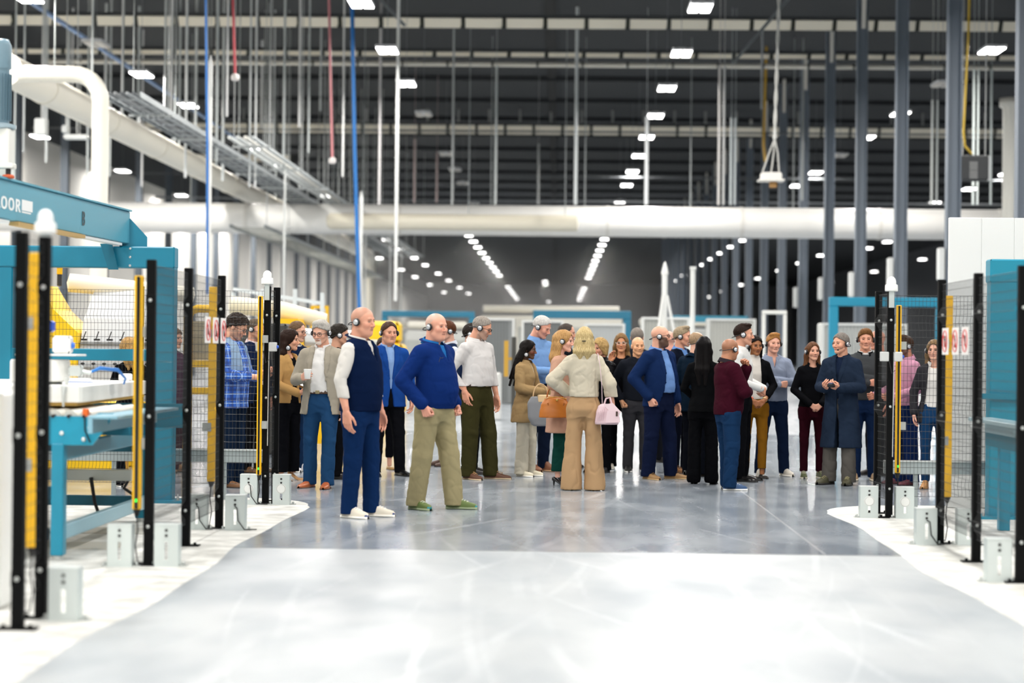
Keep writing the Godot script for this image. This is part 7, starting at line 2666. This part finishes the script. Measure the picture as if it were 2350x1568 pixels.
	person({"label": "bald bearded man in blue suit and light blue shirt with black glasses", "x": 1.17, "z": -22.93, "h": 1.76, "turn": 48, "head": "stout", "skin": "dca58c", "bulk": 0.030, "belly": 0.065, "look": [30, -2, 0], "glasses": "121214", "scalp": 0.10, "scalp_line": 0.03,
		"hair": {"t": 0.0, "color": "57412f"}, "beard": ["3d2a1e", 0.9, 0, 0.068], "brow": "4a3526", "arm_r": "pocket", "arm_l": "side", "foot_r": [0.12, -0.04, 14.0], "foot_l": [0.13, 0.08, 26.0], "belt": "15120f",
		"tops": [shirt("7ba4e2", {"sleeve": 0.0, "hem": 0.99}), blazer("1c3566", {"hem": 0.83, "open": [[1.6, 0, 0.055], [1.42, 0, 0.065], [1.2, 0, 0.085], [1.0, 0.0, 0.105], [0.6, 0, 0.19]]})],
		"trousers": {"color": "1a2444", "hem_r": 0.080, "knee_r": 0.006}, "shoes": {"kind": "dress", "color": "977449", "sole": "b99c70", "laces": "5d4427"}})
	person({"label": "bald man facing away behind the suited men at the back", "x": 1.47, "z": -26.4, "h": 1.74, "turn": 200, "skin": "dfa08c", "cell": 0.016, "headset": false,
		"hair": {"t": 0.0, "color": "9a8878"}, "scalp": 0.3, "tops": [{"part": "jacket", "color": "242a36", "ext": 0.014}], "trousers": {"color": "20232a"}, "shoes": {"kind": "dress", "color": "201a17", "sole": "120f0e"}})
	person({"label": "sandy-haired man in black suit jacket and blue open-collar shirt", "x": 1.50, "z": -24.23, "h": 1.77, "turn": 46, "skin": "db9f83", "look": [24, 0, 0],
		"hair": short_hair("9b8467", 0.010, {"vol": [[[0, 0.228, 0.045], [0.062, 0.026, 0.046]]], "streak": "c7b699"}), "tops": [shirt("76a5e8", {"sleeve": 0.0}), blazer("141b2c", {"open": [[1.6, 0, 0.055], [1.42, 0, 0.055], [1.2, 0, 0.03], [1.05, 0, 0.01], [0.6, 0, 0.06]]})],
		"trousers": {"color": "12182a"}, "shoes": {"kind": "dress", "color": "8a5f38", "sole": "5a3c22", "laces": "5a3c22"}})
	person({"label": "man with thinning fair hair in dark teal suit seen from behind", "x": 1.63, "z": -23.5, "h": 1.70, "turn": 138, "skin": "dfae96", "bulk": 0.012, "look": [-8, 0, 0],
		"hair": short_hair("a98f72", 0.004, {"bald": 0.07}), "arm_l": "side", "arm_r": "side", "tops": [blazer("12263a", {"open": [[1.6, 0, 0.05], [1.2, 0, 0.01], [0.6, 0, 0.05]], "collar": "12263a", "collar_r": 0.085})], "trousers": {"color": "11151d"}, "shoes": {"kind": "dress", "color": "121213", "sole": "0d0d0e", "rough": 0.2}})
	person({"label": "woman with very long straight black hair dressed all in black", "x": 1.62, "z": -22.11, "h": 1.63, "turn": 165, "sex": "f", "skin": "c99a7c", "heel": 0.04, "headset": false,
		"hair": long_hair("0f0d0e", 0.38, {"t": 0.016, "rough": 0.003}), "arm_l": "clasp", "arm_r": "clasp", "tops": [{"part": "top", "color": "0e0f12", "ext": 0.012, "hem": 0.86}], "trousers": {"color": "0e0f13", "hem_r": 0.085, "knee_r": 0.016, "hem": 0.02}, "shoes": {"kind": "pump", "color": "0d0d0e", "sole": "0d0d0e"}})
	person({"label": "man with shaved head in maroon sweater and blue jeans hand at chin", "x": 1.82, "z": -21.24, "h": 1.61, "turn": 108, "head": "stout", "skin": "b57c5c", "bulk": 0.030, "belly": 0.03, "look": [12, 6, 0], "scalp": 0.35, "scalp_line": 0.01,
		"hair": {"t": 0.0, "color": "4a382c"}, "arm_l": "chin", "arm_r": "cross_low", "foot_r": [0.11, -0.02, 10.0], "foot_l": [0.12, 0.06, 10.0],
		"tops": [shirt("3a3238", {"sleeve": 0.0}), {"part": "sweater", "color": "471325", "ext": 0.026, "hem": 0.87, "nip": 0.012, "neck": 0.045, "fold": 0.008}], "trousers": {"color": "1f4069", "hem_r": 0.078, "knee_r": 0.012, "fold": 0.010}, "shoes": {"color": "2f4f78", "sole": "eceae4", "laces": "f0eee8"}})
	# ---- right group
	person({"label": "tall young man with dark faded hair in white shirt and black trousers", "x": 2.10, "z": -22.72, "h": 1.79, "turn": 72, "skin": "d59c80", "look": [10, 0, 0], "scalp": 0.6, "scalp_line": 0.0,
		"hair": short_hair("2a1d18", 0.007, {"nape": 0.14, "vol": [[[0, 0.225, 0.030], [0.060, 0.022, 0.062]]]}), "arm_l": "clasp_mid", "arm_r": "clasp_mid", "tops": [shirt("eff0ee", {"ext": 0.006, "hem": 0.98})],
		"trousers": {"color": "101116", "hem_r": 0.066}, "shoes": {"kind": "dress", "color": "121214", "sole": "0d0d0e", "rough": 0.2}})
	person({"label": "woman in white turtleneck, black cardigan and mustard trousers", "x": 2.30, "z": -23.30, "h": 1.66, "turn": 6, "sex": "f", "skin": "a06840", "bands": [[-1, "e0492e"], [1, "c9b27a"]], "look": [10, 4, 0], "lip": "8a4a40", "headset_drop": 0.0,
		"hair": short_hair("191211", 0.015, {"low": false, "rough": 0.006, "locks": [[[0.03, 0.13, -0.10], [0.075, 0.06, -0.11], 0.05, 0.055], [[0.075, 0.06, -0.11], [0.095, -0.02, -0.10], 0.055, 0.04], [[-0.075, 0.07, -0.06], [-0.085, 0.0, -0.06], 0.03, 0.02]], "fx": 40.0, "fy": 40.0}), "arm_l": "clasp", "arm_r": "clasp",
		"tops": [{"part": "turtleneck", "color": "e9e3dc", "sleeve": 0.0, "collar_roll": 0.055, "hem": 0.97}, {"part": "cardigan", "color": "111216", "ext": 0.014, "hem": 0.93, "sleeve": 0.86, "open": [[1.6, 0, 0.06], [1.3, 0, 0.06], [1.1, 0, 0.075], [0.9, 0, 0.10]]}],
		"trousers": {"color": "a97420", "hem_r": 0.050, "hem": 0.12, "fold": 0.007}, "shoes": {"kind": "slipper", "color": "15110f", "sole": "0e0d0c"}})
	person({"label": "ginger-haired man in pale grey-blue quarter-zip with folded arms", "x": 2.56, "z": -23.75, "h": 1.69, "turn": 8, "skin": "e4ab93", "bulk": 0.008, "look": [6, 0, 0],
		"hair": short_hair("a9692f", 0.014, {"streak": "d09a5c", "vol": [[[0, 0.228, 0.045], [0.068, 0.028, 0.046]]]}), "brow": "a9744a", "arm_l": "cross", "arm_r": "cross_low", "foot_r": [0.15, 0.0, 12.0], "foot_l": [0.15, 0.02, 16.0],
		"tops": [{"part": "quarter_zip", "color": "9fabc2", "ext": 0.012, "hem": 0.92, "nip": 0.01, "neck": 0.04, "collar": "9fabc2", "collar_r": 0.082, "collar_h": 0.05, "collar_fold": 0.0, "collar_y": 1.47, "spread": 0.45, "open": [[1.62, 0, 0.03], [1.42, 0, 0.02], [1.34, 0, 0.003]], "fold": 0.009}], "trousers": {"color": "1a2b49", "hem_r": 0.068}, "shoes": {"color": "d5cfc2", "sole": "e9e5db", "laces": "f2f0ea"}})
	person({"label": "woman with long brown hair in black top and burgundy trousers", "x": 2.99, "z": -23.43, "h": 1.59, "turn": 4, "sex": "f", "skin": "daa48a", "bands": [[-1, "1a1b1e"]], "look": [8, -4, 0], "lip": "b0625c",
		"hair": long_hair("4a2c1e", 0.24, {"streak": "8a5e3c"}), "arm_l": "clasp", "arm_r": "clasp", "tops": [{"part": "top", "color": "111216", "ext": 0.014, "hem": 0.92, "neck": 0.085, "collar": "111216", "collar_r": 0.07, "spread": 0.7}],
		"trousers": {"color": "3c111d", "hem_r": 0.050, "hem": 0.09}, "shoes": {"color": "59603f", "sole": "e2dccb", "laces": "c9c6ac", "size": 0.95}})
	person({"label": "man in long slate-blue work coat with headset microphone holding a controller", "x": 3.17, "z": -22.32, "h": 1.69, "turn": -28, "skin": "d9a084", "look": [-20, 0, 0], "mic": true,
		"hair": short_hair("6a625c", 0.012, {"streak": "a29a92"}), "arm_l": "phone", "arm_r": "phone", "foot_r": [0.13, 0.04, 14.0], "foot_l": [0.12, 0.06, 10.0],
		"tops": [shirt("22304a", {"sleeve": 0.0}), {"part": "work_coat", "color": "2b394e", "ext": 0.026, "hem": 0.43, "flare": 0.015, "neck": 0.06, "lapel": 0.05, "collar": "2b394e", "collar_r": 0.088, "collar_h": 0.035, "fold": 0.009, "open": [[1.6, 0, 0.055], [1.42, 0, 0.045], [1.2, 0, 0.012], [0.95, 0, 0.006], [0.4, 0.01, 0.03]]}],
		"trousers": {"color": "6f6a66", "hem_r": 0.088, "knee_r": 0.014, "fold": 0.010}, "shoes": {"color": "45432f", "sole": "1c1b18", "laces": "9a9470", "size": 1.12}})
	person({"label": "young man with brown fringe in grey sweater facing the camera", "x": 3.56, "z": -23.14, "h": 1.75, "turn": -6, "skin": "d69a7e", "look": [2, 0, 0],
		"hair": short_hair("6a4526", 0.016, {"line": -0.012, "streak": "94693e", "vol": [[[0, 0.21, 0.055], [0.066, 0.034, 0.045]]]}), "arm_l": "cross", "arm_r": "cross_low",
		"tops": [shirt("e9e8e6", {"sleeve": 0.0}), {"part": "sweater", "color": "565a5c", "ext": 0.012, "hem": 0.93, "nip": 0.01, "neck": 0.055, "collar": "16171a", "collar_r": 0.084, "collar_h": 0.03}], "trousers": {"color": "1c3258", "hem_r": 0.068}, "shoes": {"color": "a88a66", "sole": "d8ccb6", "laces": "e0d8c6"}})
	person({"label": "bald man hidden behind the corner fence posts on the right", "x": 3.86, "z": -24.1, "h": 1.75, "turn": -60, "skin": "cf8f78", "headset": false, "cell": 0.014,
		"hair": {"t": 0.0, "color": "7a6a5c"}, "scalp": 0.25, "tops": [{"part": "jacket", "color": "2a2328", "ext": 0.014}], "trousers": {"color": "1d2028"}, "shoes": {"kind": "dress", "color": "1c1614", "sole": "100d0c"}})
	person({"label": "bearded man in pink shirt and navy trousers behind the right mesh", "x": 3.90, "z": -22.44, "h": 1.67, "turn": -68, "skin": "c98c70", "bulk": 0.022, "belly": 0.02, "scalp": 0.5,
		"hair": short_hair("3e2b20", 0.010, {"nape": 0.13, "vol": [[[0, 0.226, 0.03], [0.060, 0.024, 0.055]]]}), "beard": ["3a281e", 0.8], "arm_l": "bent", "arm_r": "bent", "foot_l": [0.11, -0.04, 8.0],
		"tops": [shirt("d79cb6", {"ext": 0.010, "hem": 0.93, "fold": 0.010})], "trousers": {"color": "1a2f60", "hem_r": 0.078, "knee_r": 0.010}, "shoes": {"kind": "dress", "color": "5b2430", "sole": "2a1216"}})
	person({"label": "woman in white blouse and grey cardigan with tan boots behind the right mesh", "x": 4.11, "z": -21.84, "h": 1.62, "turn": -4, "sex": "f", "skin": "d8a38c", "look": [-14, 0, 0],
		"hair": long_hair("54402e", 0.30, {"streak": "b08e64"}), "arm_l": "side", "arm_r": "side", "tops": [{"part": "blouse", "color": "ebe8e3", "sleeve": 0.0, "hem": 0.96, "neck": 0.09, "collar": "ebe8e3", "spread": 0.6}, {"part": "cardigan", "color": "3c3b40", "ext": 0.016, "hem": 0.78, "flare": 0.015, "open": [[1.6, 0, 0.055], [1.3, 0, 0.085], [1.1, 0, 0.10], [0.7, 0, 0.16]]}],
		"trousers": {"color": "224a78", "hem_r": 0.052, "hem": 0.09}, "foot_r": [0.09, 0.02, 18.0], "foot_l": [0.10, 0.0, 6.0], "shoes": {"kind": "boot", "color": "b58552", "sole": "8a6238"}})

# ------------------------------------------------------------------ what people carry
func build_belongings():
	# phone of the plaid man, phone of the woman in tan
	var ph := Geo.new()
	ph.box(Vector3.ZERO, Vector3(0.072, 0.010, 0.148), Color.WHITE, Basis.IDENTITY, 0.004)
	var phm := ph.commit()
	var a := put("mobile_phone", phm, paint("2a2d33", 0.3), null, Vector3(-2.985, 1.215, -20.70))
	a.rotation_degrees = Vector3(25, 60, 0)
	tag(a, "dark phone in the plaid shirt man's hands", "phone", "phones held by visitors")
	var b := put("mobile_phone", phm, paint("e6e2e0", 0.3), null, Vector3(-2.72, 1.045, -21.60))
	b.rotation_degrees = Vector3(20, 70, 10)
	tag(b, "white phone in the hand of the woman in tan", "phone", "phones held by visitors")
	var c := put("mobile_phone", phm, paint("1c1d20", 0.3), null, Vector3(0.06, 1.29, -23.78))
	c.rotation_degrees = Vector3(20, 50, 0)
	tag(c, "dark phone in the white-haired man's hands", "phone", "phones held by visitors")
	# paper cup
	var cup := Geo.new()
	cup.lathe([Vector2(0.001, 0.0), Vector2(0.030, 0.0), Vector2(0.040, 0.10), Vector2(0.042, 0.102), Vector2(0.038, 0.103), Vector2(0.029, 0.004), Vector2(0.001, 0.004)], Vector3.ZERO, 18)
	tag(put("paper_cup", cup.commit(), paint("f0efeb", 0.6), null, Vector3(-2.575, 1.145, -20.475)), "white paper cup held by the grey-haired man in beige", "cup")
	# controller
	var ctl := thing("remote_control", "black hand-held controller in the work coat man's hands", "controller", Vector3(3.02, 1.115, -21.97), -28.0)
	var cg := Geo.new()
	cg.box(Vector3.ZERO, Vector3(0.075, 0.045, 0.13), Color.WHITE, Basis.IDENTITY, 0.012)
	put("case", cg.commit(), paint("15161a", 0.45), ctl)
	var cg2 := Geo.new()
	cg2.box(Vector3(0, 0.024, 0.02), Vector3(0.05, 0.006, 0.05))
	put("keypad", cg2.commit(), paint("2f5fa8", 0.4), ctl)
	# tan leather handbag on the forearm of the strawberry blonde
	var hb := thing("handbag", "domed tan leather handbag held by the strawberry blonde woman", "handbag", Vector3(-0.02, 0.745, -21.36), 8.0)
	var grid := Grid.new(Vector3(-0.22, -0.03, -0.12), Vector3(0.22, 0.28, 0.12), 0.011)
	grid.loft([[0.225, 0, 0, 0.075, 0.030, 0.030], [0.20, 0, 0, 0.120, 0.045, 0.045], [0.14, 0, 0, 0.155, 0.060, 0.060], [0.05, 0, 0, 0.172, 0.072, 0.072], [0.0, 0, 0, 0.176, 0.076, 0.076]], 0.0)
	var t := finish(grid.mesh())
	put("bag", arrays_mesh(t), paint("b4681f", 0.38), hb)
	for z in [-0.045, 0.045]:
		var hn := Geo.new()
		var pts := arc(Vector3(0, 0.17, z), Vector3.RIGHT, Vector3.UP, 0.088, 0.15, PI - 0.15, 12)
		for j in pts.size():
			pts[j].y = 0.17 + (pts[j].y - 0.17) * (2.1 if z < 0.0 else -0.9)
		hn.tube(pts, fill(0.0085, pts.size()), 8)
		put("handle", hn.commit(), paint("9c5717", 0.4), hb)
	var zp := Geo.new()
	zp.tube([Vector3(-0.12, 0.205, 0.03), Vector3(0, 0.226, 0.03), Vector3(0.12, 0.205, 0.03)], [0.004, 0.004, 0.004], 6)
	zp.ball(Vector3(0.01, 0.19, 0.062), Vector3(0.014, 0.012, 0.01))
	put("clasp", zp.commit(), paint("c9a65a", 0.3, 0.7), hb)
	# grey tote of the woman with braids
	var tb := thing("tote_bag", "grey felt tote with cream flap beside the khaki jacket", "bag", Vector3(-0.19, 0.60, -22.78), 20.0)
	var g2 := Grid.new(Vector3(-0.22, -0.03, -0.10), Vector3(0.22, 0.40, 0.10), 0.012)
	g2.loft([[0.34, 0.0, 0, 0.12, 0.035, 0.035], [0.26, 0, 0, 0.16, 0.05, 0.05], [0.10, 0, 0, 0.15, 0.06, 0.06], [0.02, 0, 0, 0.11, 0.05, 0.05], [0.0, 0, 0, 0.08, 0.04, 0.04]], 0.0)
	put("bag", arrays_mesh(finish(g2.mesh())), paint("84868a", 0.95), tb)
	var fl := Geo.new()
	fl.box(Vector3(0.03, 0.315, 0.03), Vector3(0.15, 0.09, 0.04), Color.WHITE, Basis.IDENTITY, 0.01)
	put("flap", fl.commit(), paint("d8b98c", 0.7), tb)
	var th := Geo.new()
	var tp := arc(Vector3(0, 0.33, 0), Vector3.RIGHT, Vector3.UP, 0.09, 0.0, PI, 10)
	for j in tp.size():
		tp[j].y = 0.33 + (tp[j].y - 0.33) * 1.7
	th.tube(tp, fill(0.008, tp.size()), 6)
	put("strap", th.commit(), paint("c7a57a", 0.6), tb)
	# pink quilted shoulder bag of the blonde woman
	var pb := thing("shoulder_bag", "pale pink quilted shoulder bag with flap on the blonde woman's hip", "handbag", Vector3(0.52, 0.70, -20.78), -8.0)
	var g3 := Grid.new(Vector3(-0.17, -0.03, -0.11), Vector3(0.17, 0.26, 0.11), 0.010)
	g3.loft([[0.215, 0, 0, 0.065, 0.022, 0.022], [0.19, 0, 0, 0.095, 0.040, 0.040], [0.12, 0, 0, 0.115, 0.056, 0.056], [0.02, 0, 0, 0.126, 0.064, 0.064], [0.0, 0, 0, 0.122, 0.060, 0.060]], 0.0)
	put("bag", arrays_mesh(finish(g3.mesh())), paint("d6bcc2", 0.55), pb)
	var g4 := Geo.new()
	g4.slab(PackedVector2Array([Vector2(-0.02, 0.02), Vector2(0.13, 0.025), Vector2(0.115, 0.15), Vector2(0.0, 0.15)]), Vector3(0.015, 0, 0.075), Vector3(1, 0, 0), Vector3(0, 1, 0), 0.045)
	put("front_pocket", g4.commit(), paint("d9c0c6", 0.55), pb)
	var g5 := Geo.new()
	g5.slab(PackedVector2Array([Vector2(-0.03, 0.21), Vector2(0.07, 0.225), Vector2(0.16, 0.13), Vector2(0.08, 0.10)]), Vector3(0, 0, 0.085), Vector3(1, 0, 0), Vector3(0, 1, 0), 0.02)
	put("flap", g5.commit(), paint("dcc5ca", 0.5), pb)
	var qv := Geo.new()
	for k in 5:
		qv.bar(Vector3(-0.115 + k * 0.02, 0.03 + k * 0.002, 0.062), Vector3(-0.10 + k * 0.02, 0.12 + k * 0.012, 0.062), 0.003, 0.004)
	put("quilting", qv.commit(), paint("c0a0a8", 0.6), pb)
	var bk := Geo.new()
	bk.box(Vector3(0.115, 0.115, 0.102), Vector3(0.02, 0.05, 0.008), Color.WHITE, Basis.IDENTITY, 0.002)
	put("buckle", bk.commit(), paint("5a4a44", 0.3, 0.7), pb)
	var sp := Geo.new()
	sp.tube([Vector3(-0.05, 0.21, 0.0), Vector3(-0.055, 0.40, 0.01), Vector3(-0.075, 0.62, 0.02), Vector3(-0.105, 0.735, -0.02), Vector3(-0.105, 0.72, -0.12), Vector3(-0.08, 0.55, -0.20), Vector3(-0.03, 0.30, -0.12)], fill(0.011, 7), 8, Color.WHITE, true, 0.35)
	put("strap", sp.commit(), paint("d2b9bf", 0.55), pb)
	var hl := Geo.new()
	hl.tube([Vector3(-0.03, 0.21, 0), Vector3(-0.01, 0.27, 0), Vector3(0.03, 0.28, 0), Vector3(0.05, 0.21, 0)], fill(0.010, 4), 8)
	put("top_handle", hl.commit(), paint("d6bcc2", 0.5), pb)
	# glasses hooked on the quarter-zip
	var gl := put("spectacles", glasses_mesh(1.0), paint("3a3d44", 0.3), null, Vector3(-0.975, 1.29, -18.03))
	gl.rotation_degrees = Vector3(-75, 58, 20)
	gl.scale = Vector3.ONE * 0.8
	tag(gl, "folded glasses hooked on the royal blue quarter-zip", "glasses")
